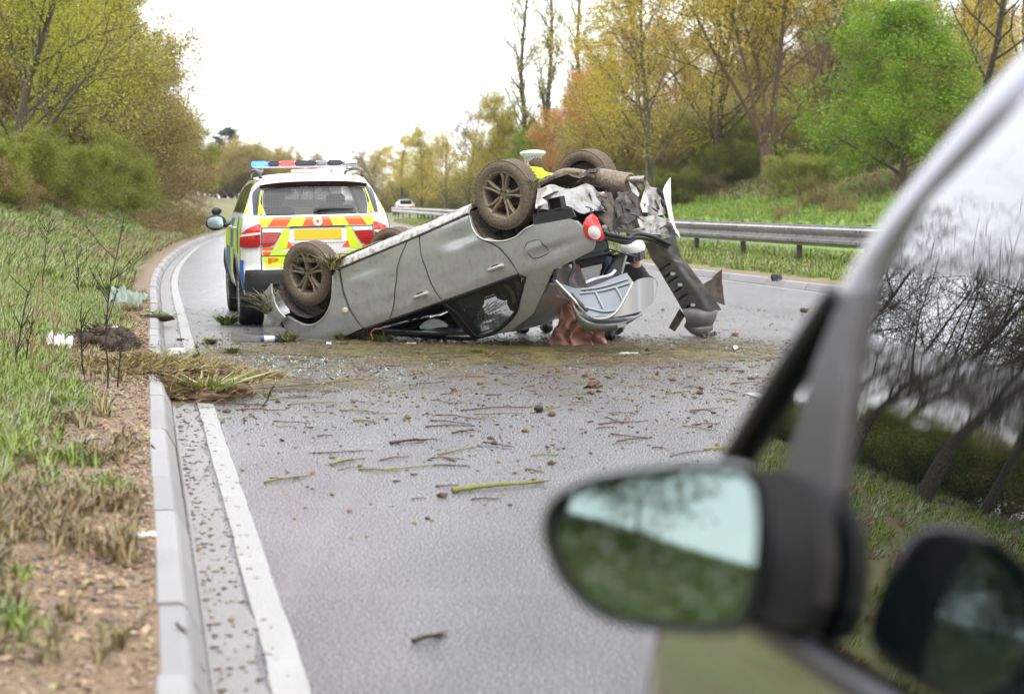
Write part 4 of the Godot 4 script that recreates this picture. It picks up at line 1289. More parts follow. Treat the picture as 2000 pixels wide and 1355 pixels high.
func litter() -> void:
	# loose soil, chips, leaf bits: thickest in front of the wreck, thinning towards the camera
	var ch := [chip_mesh(1, 0.35), chip_mesh(2, 0.6)]
	var m0: Mesh = ch[0].mesh(M.chip); var m1: Mesh = ch[1].mesh(M.chip)
	var ts: Array = []; var cs: Array = []; var tb: Array = []; var cb: Array = []
	var browns := [L(0.10, 0.055, 0.025), L(0.16, 0.095, 0.045), L(0.06, 0.035, 0.02), L(0.20, 0.14, 0.06), L(0.20, 0.19, 0.05), L(0.14, 0.17, 0.04)]
	var n := 0
	while n < 170000:
		n += 1
		var d := rng.randf_range(7.0, 24.0)
		var x := rng.randf_range(left_kerb(d) + 0.1, right_kerb(d) - 0.2)
		# density: a band along the wreck's near side, and along its slide from the left verge
		var band := exp(-pow((d - 17.2) / 1.25, 2.0)) * smoothstep(4.2, 1.6, absf(x + 0.3))
		var fan := 0.30 * exp(-pow((d - 14.0) / 2.4, 2.0)) * (0.5 + 1.3 * maxf(0.0, nz.get_noise_2d(x * 30.0, d * 14.0) + 0.25))
		var slide := 0.9 * exp(-pow((d - 13.6 + (x + 2.6) * -0.35) / 0.7, 2.0)) * smoothstep(-0.4, -2.2, x)
		var near := 0.045 * smoothstep(7.0, 10.0, d)
		if rng.randf() > band + fan + slide + near: continue
		var s := 0.003 + 0.011 * pow(rng.randf(), 4.0)
		if rng.randf() < 0.02: s *= 1.9
		var t := T(on_road(x, d, s * 0.3), Vector3(rng.randf_range(-20, 20), rng.randf() * 360.0, rng.randf_range(-20, 20)), Vector3(s * rng.randf_range(0.8, 2.2), s, s))
		var c: Color = browns[rng.randi() % (6 if band > 0.3 else 5)]
		if rng.randf() < 0.6: ts.append(t); cs.append(c)
		else: tb.append(t); cb.append(c)
	tag(multi("soil_crumbs", m0, ts, cs), "brown soil crumbs and torn leaf scattered over the wet road", "soil")
	tag(multi("soil_crumbs", m1, tb, cb), "rounder crumbs of earth scattered over the wet road", "soil")
	# torn grass lying on the road
	var hay := MB.new()
	hay.colored = true
	var r := RandomNumberGenerator.new(); r.seed = 5
	for i in 40:
		var a := Vector3(r.randfn(), 0.05 + 0.2 * r.randf(), r.randfn()) * 0.45
		var di := Vector3(r.randfn(), r.randfn() * 0.12, r.randfn()).normalized()
		var sd := di.cross(Vector3.UP).normalized() * 0.035
		var k := hay.v.size()
		var lum := r.randf_range(0.6, 1.4)
		hay.col = Color(lum, lum, lum)
		hay.vert(a - di * 0.5 - sd, Vector3.UP); hay.vert(a - di * 0.5 + sd, Vector3.UP); hay.vert(a + di * 0.5 + Vector3(0, 0.06, 0), Vector3.UP)
		hay.idx(k, k + 1, k + 2)
	var hm := hay.mesh(M.grass)
	ts = []; cs = []
	n = 0
	while n < 16000:
		n += 1
		var d := rng.randf_range(11.5, 20.0)
		var x := rng.randf_range(left_kerb(d), 2.6)
		var band := 0.9 * exp(-pow((d - 17.0) / 1.0, 2.0)) * smoothstep(3.4, 0.8, absf(x - 0.1)) * (0.35 + 1.5 * maxf(0.0, nz.get_noise_2d(x * 25.0, d * 30.0) + 0.2))
		var slide := 1.2 * exp(-pow((d - 13.4 + (x + 2.6) * -0.30) / 0.45, 2.0)) * smoothstep(-0.9, -2.4, x)
		var slide2 := 0.8 * exp(-pow((d - 15.4 + (x + 3.0) * -0.15) / 0.35, 2.0)) * smoothstep(-1.4, -2.6, x) * (0.5 + nz.get_noise_2d(x * 40.0, d * 40.0))
		if rng.randf() > band + slide + slide2 + 0.004: continue
		ts.append(T(on_road(x, d, 0.003 if x > left_kerb(d) else 0.1), Vector3(0, rng.randf() * 360.0, 0), Vector3.ONE * rng.randf_range(0.03, 0.075)))
		cs.append([L(0.20, 0.14, 0.065), L(0.24, 0.21, 0.06), L(0.17, 0.21, 0.05), L(0.13, 0.08, 0.04)][rng.randi() % 4])
	tag(multi("torn_grass", hm, ts, cs), "torn grass and straw strewn before the wreck and over the kerb", "grass")
	# glass crumbs
	var cu := MB.new(); cu.box(T(Vector3.ZERO, Vector3(20, 30, 10)), Vector3.ONE, 0.12)
	ts = []
	for i in 480:
		var d := 15.6 + rng.randfn() * 0.7
		var x := -1.75 + rng.randfn() * 0.55
		if i % 5 == 0: x = rng.randf_range(-3.4, 2.2); d = rng.randf_range(14.0, 19.0)
		if x < left_kerb(d) + 0.05: continue
		ts.append(T(on_road(x, d, 0.004), Vector3(rng.randf() * 90, rng.randf() * 360, 0), Vector3(1.3, 0.7, 1.0) * rng.randf_range(0.005, 0.011)))
	tag(multi("glass_crumbs", cu.mesh(M.crumb_glass), ts, []), "pale green crumbs of broken window glass on the road left of the wreck", "glass")
	# pebbles and crushed stone of the bare strip behind the kerb
	ts = []; cs = []
	for i in 22000:
		var d := 4.4 + 20.0 * pow(rng.randf(), 1.25)
		var v := 0.15 + 0.75 * pow(rng.randf(), 1.3)
		var s := rng.randf_range(0.004, 0.0085) * (1.8 if rng.randf() < 0.05 else 1.0)
		ts.append(T(on_left(v, d) + Vector3(0, s * 0.15, 0), Vector3(rng.randf_range(-30, 30), rng.randf() * 360, rng.randf_range(-30, 30)), Vector3(1.3, 0.8, 1.0) * s))
		cs.append([L(0.34, 0.24, 0.155), L(0.28, 0.19, 0.12), L(0.22, 0.15, 0.095), L(0.40, 0.31, 0.22), L(0.13, 0.09, 0.065), L(0.30, 0.21, 0.14)][rng.randi() % 6])
	tag(multi("pebbles", m1, ts, cs), "sandy pebbles and dead leaves of the bare strip behind the near kerb", "gravel")
	ts = []; cs = []
	for i in 5200:
		var d := 4.4 + 18.0 * pow(rng.randf(), 1.3)
		var v := 0.16 + 0.8 * pow(rng.randf(), 1.2)
		if nz.get_noise_2d(v * 30.0, d * 22.0) + rng.randfn() * 0.2 < -0.05: continue
		var s := rng.randf_range(0.008, 0.022)
		ts.append(T(on_left(v, d) + Vector3(0, 0.004, 0), Vector3(rng.randf_range(-25, 25), rng.randf() * 360, rng.randf_range(-25, 25)), Vector3(1.4, 0.35, 0.8) * s))
		cs.append([L(0.10, 0.06, 0.04), L(0.42, 0.29, 0.17), L(0.07, 0.05, 0.04), L(0.34, 0.20, 0.11), L(0.16, 0.10, 0.06), L(0.30, 0.29, 0.10)][rng.randi() % 6])
	tag(multi("dead_leaves", m0, ts, cs), "dark and tan dead leaves lying on the bare strip behind the near kerb", "leaf litter")
	# dark bits in the gutter
	ts = []; cs = []
	for i in 1500:
		var d := 4.6 + 12.0 * rng.randf()
		var x := left_kerb(d) + 0.03 + 0.22 * pow(rng.randf(), 2.0)
		var s := 0.0015 + 0.011 * pow(rng.randf(), 2.5)
		ts.append(T(on_road(x, d, 0.006), Vector3(0, rng.randf() * 360.0, 0), Vector3(1.7, 0.7, 1.0) * s))
		cs.append(browns[rng.randi() % 4])
	tag(multi("gutter_litter", m0, ts, cs), "dark leaf litter along the foot of the near kerb", "litter")

	# twigs: [x0, d0, x1, d1, bend, radius, look]
	var g1 := "thin brown twigs scattered on the wet road"
	var fixed := [
		["thickest stick, yellow-green and mossy, lying across the middle of the lane", "stick", 883, 963, 1062, 946, 0.0, 0.014, "moss"],
		["bare brown stick at the bottom centre of the road, nearest the camera", "stick", 806, 1257, 860, 1247, 0.0, 0.010, "dark"],
		["straight dark brown stick left of the lane's middle", "stick", 762, 868, 829, 862, 0.0, 0.010, "dark"],
		["long curved red-brown twig bent towards the black ball", "twig", 900, 803, 1040, 797, -0.10, 0.006, "red"],
		["pale green-ended twig touching the black ball", "twig", 1037, 808, 1094, 795, 0.0, 0.006, "moss"],
		["hairpin-bent red twig right of the lane's middle", "twig", 1194, 848, 1272, 857, 0.16, 0.005, "red"],
		["straight brown twig below the hairpin-bent one", "twig", 1205, 863, 1268, 857, 0.0, 0.005, "red"],
		["mossy yellow twig with buds, above the thickest stick on its left", "twig", 855, 889, 927, 874, 0.03, 0.006, "moss"],
		["forked mossy twig left of the budded yellow one", "twig", 700, 918, 780, 922, 0.04, 0.006, "moss"],
		["green-barked short stick left of the forked mossy twig", "twig", 645, 910, 694, 900, 0.0, 0.009, "moss"],
		["curled dark twig with torn bark, between the straight dark stick and the long curved one", "twig", 884, 848, 925, 842, 0.07, 0.008, "red"],
		["lichen-covered twig in the left lane below the torn grass", "twig", 516, 944, 600, 932, 0.02, 0.007, "moss"],
		["long thin branch lying across the kerb towards the lane", "branch", 455, 765, 690, 745, 0.05, 0.008, "dark"],
		["upright broken twig leaning out of the torn grass", "twig", 512, 795, 541, 752, 0.0, 0.006, "dark"],
		["long thin branch over the edge line below the torn grass", "branch", 330, 785, 520, 793, 0.04, 0.007, "dark"],
		["mossy twig straight below the wreck's pink cloth", "twig", 690, 823, 735, 826, 0.0, 0.007, "moss"],
		["short red twig between the parked car's mirror and the lane mark", "twig", 1348, 806, 1392, 802, 0.0, 0.005, "red"],
		["short twig just below the red one near the lane mark", "twig", 1352, 831, 1400, 829, 0.0, 0.005, "red"],
		["dark twig over the near kerb's third stone", "twig", 296, 918, 334, 938, 0.0, 0.006, "dark"],
		["dark twig lying down the sloped face of the near kerb at the bottom", "twig", 345, 1300, 400, 1335, 0.0, 0.005, "dark"],
	]
	for f in fixed:
		var a := gp(f[2], f[3]); var b := gp(f[4], f[5])
		if f[0].contains("kerb's") or f[0].contains("sloped face"):
			a.y += 0.125; b.y += 0.03
		var r0: float = f[7]
		a.y += r0; b.y += r0
		var mid: Vector3 = (a + b) * 0.5 + Vector3(0, 0.006, 0) + (b - a).cross(Vector3.UP) * f[6]
		if f[0].begins_with("upright"):
			b = a + Vector3(0.10, 0.17, 0.02); mid = (a + b) * 0.5
		var mid1 := a.lerp(mid, 0.55) + Vector3(rng.randfn(), 0, rng.randfn()) * 0.006
		var o := stick([a, mid1, mid, b.lerp(mid, 0.4) + Vector3(rng.randfn(), 0, rng.randfn()) * 0.006, b], r0, r0 * 0.55, M[{"moss": "moss_bark", "dark": "twig_dark", "red": "twig_red"}[f[8]]], 4 if r0 < 0.012 else 2, self, f[1])
		tag(o, f[0], f[1])
	for i in 175:
		var d := 8.2 + 9.0 * pow(rng.randf(), 0.7)
		var x := rng.randf_range(left_kerb(d) + 0.35, lerpf(1.4, 3.4, (d - 8.0) / 9.0))
		var l := 0.05 + 0.36 * pow(rng.randf(), 1.7)
		var an := rng.randf_range(-PI, PI) if i % 3 == 0 else rng.randfn() * 0.6
		var r0 := rng.randf_range(0.0025, 0.0055)
		var a := on_road(x, d, r0); var b := a + Vector3(cos(an), 0, sin(an)) * l
		var o := stick([a, a.lerp(b, 0.4) + Vector3(0, 0.004, rng.randfn() * l * 0.07), a.lerp(b, 0.7) + Vector3(0, 0.002, rng.randfn() * l * 0.09), b], r0, r0 * 0.5, M[["twig_red", "twig_dark", "twig_red", "moss_bark"][i % 4]], rng.randi_range(0, 3))
		tag(o, ["thin red-brown twig scattered on the wet road", "thin dark twig scattered on the wet road", "thin red-brown twig scattered on the wet road", "thin mossy twig scattered on the wet road"][i % 4], "twig", [g1, "thin dark twigs on the road", g1, "thin mossy twigs on the road"][i % 4])
	# clods
	for i in 60:
		var d := 9.0 + 9.0 * pow(rng.randf(), 0.6)
		var x := rng.randf_range(-2.0, lerpf(1.3, 3.6, (d - 9.0) / 9.0))
		var s := rng.randf_range(0.010, 0.022)
		var mb := MB.new()
		mb.blob(T(on_road(x, d, s * 0.5), Vector3(0, rng.randf() * 360, 0)), Vector3(s * 1.4, s * 0.8, s), nz, 1.0, 6, 8)
		tag(part(mb, "soil_clod", M["soil%d" % (i % 2)], self), ["small dark clod of earth on the wet road", "small light brown clod of earth on the wet road"][i % 2], "clod", ["dark clods on the road", "light brown clods on the road"][i % 2])
	var clods := [["bark-like brown clod, the biggest lump in the middle of the road", 1160, 757, 0.055, 0.028], ["clod with pale straw beside the wreck's roof", 957, 699, 0.045, 0.035], ["reddish clod left of the thickest mossy stick", 863, 971, 0.020, 0.012], ["brown clod at the far right of the road", 1570, 610, 0.05, 0.03], ["tan clod right of the wreck's fallen panel", 1436, 656, 0.03, 0.02]]
	for c in clods:
		var mb := MB.new()
		var p := gp(c[1], c[2])
		mb.blob(T(p + Vector3(0, c[4] * 0.7, 0), Vector3(0, 20, 0)), Vector3(c[3], c[4], c[3] * 0.7), nz, 1.2, 8, 12)
		mb.blob(T(p + Vector3(c[3] * 0.4, c[4] * 0.4, 0.02), Vector3(0, 70, 0)), Vector3(c[3] * 0.5, c[4] * 0.6, c[3] * 0.4), nz, 1.2, 6, 8)
		tag(part(mb, "soil_clod", M.soil0 if not c[0].contains("tan") else M.soil1, self), c[0], "clod")
	var ball := MB.new()
	var bp := gp(1052, 805)
	ball.lathe(T(bp + Vector3(0, 0.0, 0)), [Vector2(0.0, 0.052), Vector2(0.012, 0.051), Vector2(0.024, 0.044), Vector2(0.031, 0.031), Vector2(0.032, 0.02), Vector2(0.027, 0.008), Vector2(0.018, 0.001), Vector2(0, 0)], 20)
	tag(part(ball, "rubber_stopper", M.black_rubber, self), "small round black rubber stopper beside the green-ended twig", "stopper")

	# heaps: turf dragged over the kerb, dark soil mound, tufts
	heap("soil_mound", "dark brown mound of torn-up earth on the verge beside the kerb", "soil heap", px_ground(190, 15.7), Vector3(0.32, 0.20, 0.30), M.soil_dark, 420, L(0.075, 0.048, 0.03))
	heap("soil_mound", "smaller dark earth lump at the kerb edge right of the soil mound", "soil heap", px_ground(325, 15.1) , Vector3(0.12, 0.07, 0.12), M.soil_dark, 30, L(0.06, 0.035, 0.02))
	heap("turf_clump", "brown straw-covered turf torn across the kerb and edge line", "turf", gp(352, 775), Vector3(0.46, 0.13, 0.40), M.soil0, 1300, L(0.19, 0.125, 0.06))
	heap("turf_clump", "mat of yellowish turf hanging over the kerb edge", "turf", px_ground(290, 13.8), Vector3(0.55, 0.11, 0.42), M.soil0, 1300, L(0.23, 0.19, 0.07))
	heap("turf_clump", "low brown turf and roots lying on the road just right of the edge line", "turf", gp(430, 742), Vector3(0.42, 0.06, 0.34), M.soil0, 1100, L(0.27, 0.21, 0.08))
	heap("turf_clump", "green mossy turf lump on top of the kerb farther back", "turf", gp(306, 640) + Vector3(0, 0.1, 0), Vector3(0.16, 0.06, 0.2), M.soil_dark, 60, L(0.17, 0.22, 0.05))
	var tufts := [["bright green grass tuft lying on the edge line", 405, 778, 1.6, L(0.38, 0.47, 0.13)], ["green grass tuft on the road left of the police car's rear wheel", 443, 634, 1.3, L(0.16, 0.22, 0.05)], ["low grass tuft behind the white tray", 385, 702, 0.8, L(0.17, 0.21, 0.06)], ["grass tuft under the wreck's front wing", 560, 668, 1.0, L(0.20, 0.19, 0.07)], ["grass tuft under the wreck's crushed door window", 748, 668, 0.8, L(0.14, 0.20, 0.05)], ["flat grass tuft on the road left of the black strap", 410, 672, 0.7, L(0.20, 0.22, 0.06)], ["grass tuft under the fallen boot lid", 1185, 660, 0.7, L(0.20, 0.22, 0.05)], ["grass tuft beside the crumpled white tray", 455, 690, 0.7, L(0.2, 0.2, 0.06)], ["grass tuft under the wreck's bonnet edge", 668, 664, 0.7, L(0.16, 0.17, 0.05)], ["tiny green tuft left of the pink cloth", 930, 690, 0.5, L(0.2, 0.25, 0.05)]]
	for i in tufts.size():
		var t = tufts[i]
		var mb := blade_clump(110, 0.12, 1.5, 60 + i, 0.006)
		for k in mb.c.size(): mb.c[k] = Color(mb.c[k].r * t[4].r, mb.c[k].g * t[4].g, mb.c[k].b * t[4].b)
		var o := part(mb, "grass_tuft", M.grass, self)
		o.transform = T(gp(t[1], t[2]) + Vector3(0, -0.005, 0), Vector3(0, i * 70.0, 0), Vector3(t[3] * 1.3, t[3], t[3] * 1.3))
		tag(o, t[0], "grass tuft")
	small_things()

func gp(px: float, py: float) -> Vector3:   # the point of the flat road seen in that direction
	var th := atan((677.5 - 390.0) / 3600.0)
	var y := -(py - 677.5) / 3600.0
	var dir := Vector3((px - 1000.0) / 3600.0, y * cos(th) - sin(th), -y * sin(th) - cos(th))
	return Vector3(0, 1.4, 0) + dir * (-1.4 / dir.y)

func heap(nm: String, label: String, cat: String, at: Vector3, r: Vector3, m: Material, straws: int, c: Color) -> void:
	var o := thing(nm, label, cat, T(at))
	var mb := MB.new()
	for i in 12:
		var q := Vector3(rng.randf_range(-0.8, 0.8) * r.x, r.y * rng.randf_range(-0.1, 0.35), rng.randf_range(-0.6, 0.6) * r.z)
		mb.blob(T(q, Vector3(0, rng.randf() * 360, 0)), Vector3(r.x * rng.randf_range(0.25, 0.5), r.y * rng.randf_range(0.3, 0.55), r.z * rng.randf_range(0.3, 0.55)), nz, 0.55, 14, 20)
	part(mb, "soil", m, o)
	var g := MB.new()
	g.colored = true
	for i in straws:
		var p := Vector3(rng.randfn() * 0.52 * r.x, r.y * (0.55 + 0.6 * rng.randf()), rng.randfn() * 0.52 * r.z)
		var k := clampf(1.0 - Vector2(p.x / r.x, p.z / r.z).length() * 0.7, 0.05, 1.0)
		p.y *= k
		var di := Vector3(rng.randfn(), rng.randf_range(-0.2, 0.7), rng.randfn()).normalized()
		var sd := di.cross(Vector3.UP).normalized() * rng.randf_range(0.002, 0.0045)
		var l := rng.randf_range(0.06, 0.17)
		var lum := rng.randf_range(0.6, 1.5)
		g.col = Color(c.r * lum, c.g * lum, c.b * lum)
		g.tri(p - sd, p + sd, p + di * l * 0.6 + Vector3(0, 0.01, 0))
		g.tri(p + di * l * 0.6 + Vector3(0, 0.01, 0) - sd, p + sd, p + di * l)
	var s := part(g, "straw", M.grass, o)
	s.set_meta("kind", "stuff")

func crumpled(nm: String, label: String, cat: String, m: Material, at: Vector3, w: float, h: float, turn: Vector3, amp: float, sd: float) -> void:
	var mb := MB.new()
	var rows: Array = []
	for i in 15:
		var row: Array = []
		for k in 19:
			var a := (k / 18.0 - 0.5); var b := (i / 14.0 - 0.5)
			var edge := 1.0 + 0.12 * nz.get_noise_2d(a * 60 + sd, b * 60)
			row.append(T(at, turn) * Vector3(a * w * edge, amp * (0.5 + nz.get_noise_2d(a * 90 + sd * 10, b * 90)) * (1.0 - 2.2 * b * b), b * h * edge))
		rows.append(row)
	mb.grid(rows, false, true)
	tag(part(mb, nm, m, self), label, cat)

func small_things() -> void:
	crumpled("plastic_bag", "crumpled white plastic bag on the verge beside the soil mound", "bag", M.white_plastic, px_ground(110, 15.0) + Vector3(0, 0.05, 0), 0.20, 0.12, Vector3(10, 20, -8), 0.13, 3.0)
	crumpled("white_scrap", "thin white plastic scrap behind the soil mound", "scrap", M.white_plastic, px_ground(205, 17.0) + Vector3(0, 0.06, 0), 0.22, 0.07, Vector3(15, 10, 5), 0.05, 9.0)
	crumpled("plastic_liner", "grey-green torn plastic liner lying on the verge by the kerb", "scrap", M.grey_green, px_ground(247, 21.8) + Vector3(0, 0.08, 0), 0.40, 0.30, Vector3(22, -12, -12), 0.16, 5.0)
	crumpled("foil_scrap", "white paper scrap lying on the bare strip near the kerb at the bottom", "scrap", M.white_plastic, px_ground(272, 6.9) + Vector3(0, 0.012, 0), 0.09, 0.03, Vector3(0, 30, 0), 0.02, 15.0)
	crumpled("mirror_shard", "dark shard with a bright edge on the road right of the fallen panel", "shard", M.dark_plastic, gp(1385, 660) + Vector3(0, 0.012, 0), 0.16, 0.08, Vector3(0, 15, 8), 0.05, 21.0)
	crumpled("foil_scrap", "flat clear plastic piece on the road below the pink cloth", "scrap", M.grey_plastic, gp(1227, 693) + Vector3(0, 0.008, 0), 0.17, 0.05, Vector3(0, 5, 0), 0.02, 31.0)
	crumpled("foil_scrap", "white splinter in front of the wreck's bonnet", "scrap", M.white_plastic, gp(642, 675) + Vector3(0, 0.01, 0), 0.045, 0.025, Vector3(0, 5, 0), 0.03, 41.0)
	crumpled("foil_scrap", "white flake lying left of the wreck's pink cloth on the road", "scrap", M.white_plastic, gp(803, 672) + Vector3(0, 0.006, 0), 0.09, 0.03, Vector3(0, 5, 0), 0.01, 45.0)
	crumpled("rubber_lump", "dark green lump on top of the right-hand kerb", "scrap", M.dark_plastic, gp(1517, 566) + Vector3(0, 0.13, 0), 0.16, 0.12, Vector3(0, 15, 0), 0.14, 51.0)
	# dark cap with silver rim
	var p := gp(1436, 684)
	var cap := MB.new()
	cap.lathe(T(p + Vector3(0, 0.02, 0), Vector3(70, 20, 0)), [Vector2(0, 0.02), Vector2(0.02, 0.02), Vector2(0.026, 0.012), Vector2(0.026, -0.01), Vector2(0.018, -0.014), Vector2(0.0, -0.014)], 18)
	tag(part(cap, "metal_cap", M.chrome, self), "small shiny metal cap lying on the road at the right", "cap")
	# white tray
	var tr := MB.new()
	var q := gp(345, 692)
	for b in [[0, 0.003, 0, 0.125, 0.006, 0.17], [0, 0.024, 0.085, 0.125, 0.042, 0.006], [0, 0.024, -0.085, 0.125, 0.042, 0.006], [0.0625, 0.024, 0, 0.006, 0.042, 0.164], [-0.0625, 0.024, 0, 0.006, 0.042, 0.164]]:
		tr.box(T(q + Vector3(b[0], b[1] + 0.008, b[2]), Vector3.ZERO), Vector3(b[3], b[4], b[5]), 0.002)
	tag(part(tr, "plastic_tray", M.white_plastic, self), "white plastic tray lying on the road between kerb and edge line", "tray")
	# black block
	var blk := MB.new()
	blk.box(T(gp(352, 665) + Vector3(0, 0.012, 0), Vector3(0, 20, 0)), Vector3(0.075, 0.022, 0.03), 0.004)
	tag(part(blk, "plastic_block", M.dark_plastic, self), "small black plastic block just behind the white tray", "block")
	# drinks can
	var can := thing("drinks_can", "blue and white drinks can lying against the wreck's front", "can", T(gp(526, 668) + Vector3(0, 0.034, 0), Vector3(0, 8, 90)))
	var c0 := MB.new(); c0.lathe(T(Vector3.ZERO), [Vector2(0.0, -0.088), Vector2(0.024, -0.086), Vector2(0.033, -0.074), Vector2(0.033, -0.05)], 22)
	part(c0, "base", M.blue_paint, can)
	var c1 := MB.new(); c1.lathe(T(Vector3.ZERO), [Vector2(0.033, -0.05), Vector2(0.033, 0.052)], 22)
	part(c1, "label", M.white_plastic, can)
	var c2 := MB.new(); c2.lathe(T(Vector3.ZERO), [Vector2(0.033, 0.052), Vector2(0.033, 0.072), Vector2(0.027, 0.086), Vector2(0.024, 0.083), Vector2(0.0, 0.082)], 22)
	part(c2, "top", M.blue_paint, can)
	# strap
	var s0 := gp(470, 668)
	var strap := MB.new()
	var path := curve3([s0 + Vector3(0.28, 0.012, -0.02), s0 + Vector3(0.12, 0.008, 0.0), s0 + Vector3(-0.05, 0.010, 0.01), s0 + Vector3(-0.095, 0.045, 0.0), s0 + Vector3(-0.04, 0.062, -0.02), s0 + Vector3(0.10, 0.03, -0.05), s0 + Vector3(0.30, 0.02, -0.09)], 6)
	var rows: Array = []
	for a in path: rows.append([a + Vector3(0, -0.004, 0.012), a + Vector3(0.0, 0.016, 0.004), a + Vector3(0, 0.036, -0.012)])
	strap.grid(rows, false, true)
	tag(part(strap, "rubber_strip", M.dark_plastic, self), "looped black rubber strip lying left of the drinks can", "strip")
	# red cable
	var w0 := gp(724, 668)
	var wire := MB.new()
	wire.tube(curve3([w0 + Vector3(-0.03, 0.004, 0.05), w0 + Vector3(0.02, 0.03, 0.03), w0 + Vector3(0.0, 0.09, 0.0), w0 + Vector3(0.05, 0.13, -0.02), w0 + Vector3(0.11, 0.12, -0.03), w0 + Vector3(0.13, 0.05, -0.04)], 6), 0.0035, 6)
	tag(part(wire, "red_cable", M.red_wire, self), "thin red cable dangling in front of the wreck's crushed windscreen", "cable")
	# pink cloth under the rear of the wreck
	var cl := MB.new()
	var cr: Array = []
	var top := [Vector3(0.47, 0.50, -17.75), Vector3(0.82, 0.44, -17.5)]
	for i in 25:
		var row: Array = []
		var t := i / 24.0
		for k in 33:
			var s := k / 32.0
			var a: Vector3 = top[0].lerp(top[1], s)
			var b: Vector3 = Vector3(0.36, 0.006, -18.10).lerp(Vector3(0.90, 0.006, -18.0), s)
			var q2 := a.lerp(b, t)
			q2.x += sin(s * 17.0 + t * 3.0) * 0.018 + nz.get_noise_2d(s * 60.0, t * 40.0) * 0.05
			q2.z += 0.30 * sin(t * PI * 0.5) + sin(s * 26.0 + t * 2.0 + 4.0 * nz.get_noise_2d(t * 30.0, 3.0)) * 0.045 * (0.35 + t) + nz.get_noise_2d(s * 120.0, t * 90.0) * 0.04
			q2.y = maxf(q2.y + 0.03 * sin(s * 14.0) * (1.0 - t), 0.006 + 0.02 * absf(nz.get_noise_2d(s * 200.0, t * 200.0)))
			if t > 0.93: q2.z += (t - 0.93) * 1.4
			row.append(q2)
		cr.append(row)
	cl.grid(cr, false, true)
	tag(part(cl, "pink_cloth", M.pink_cloth, self), "dusty pink cloth hanging from the wreck's open boot onto the road", "cloth")

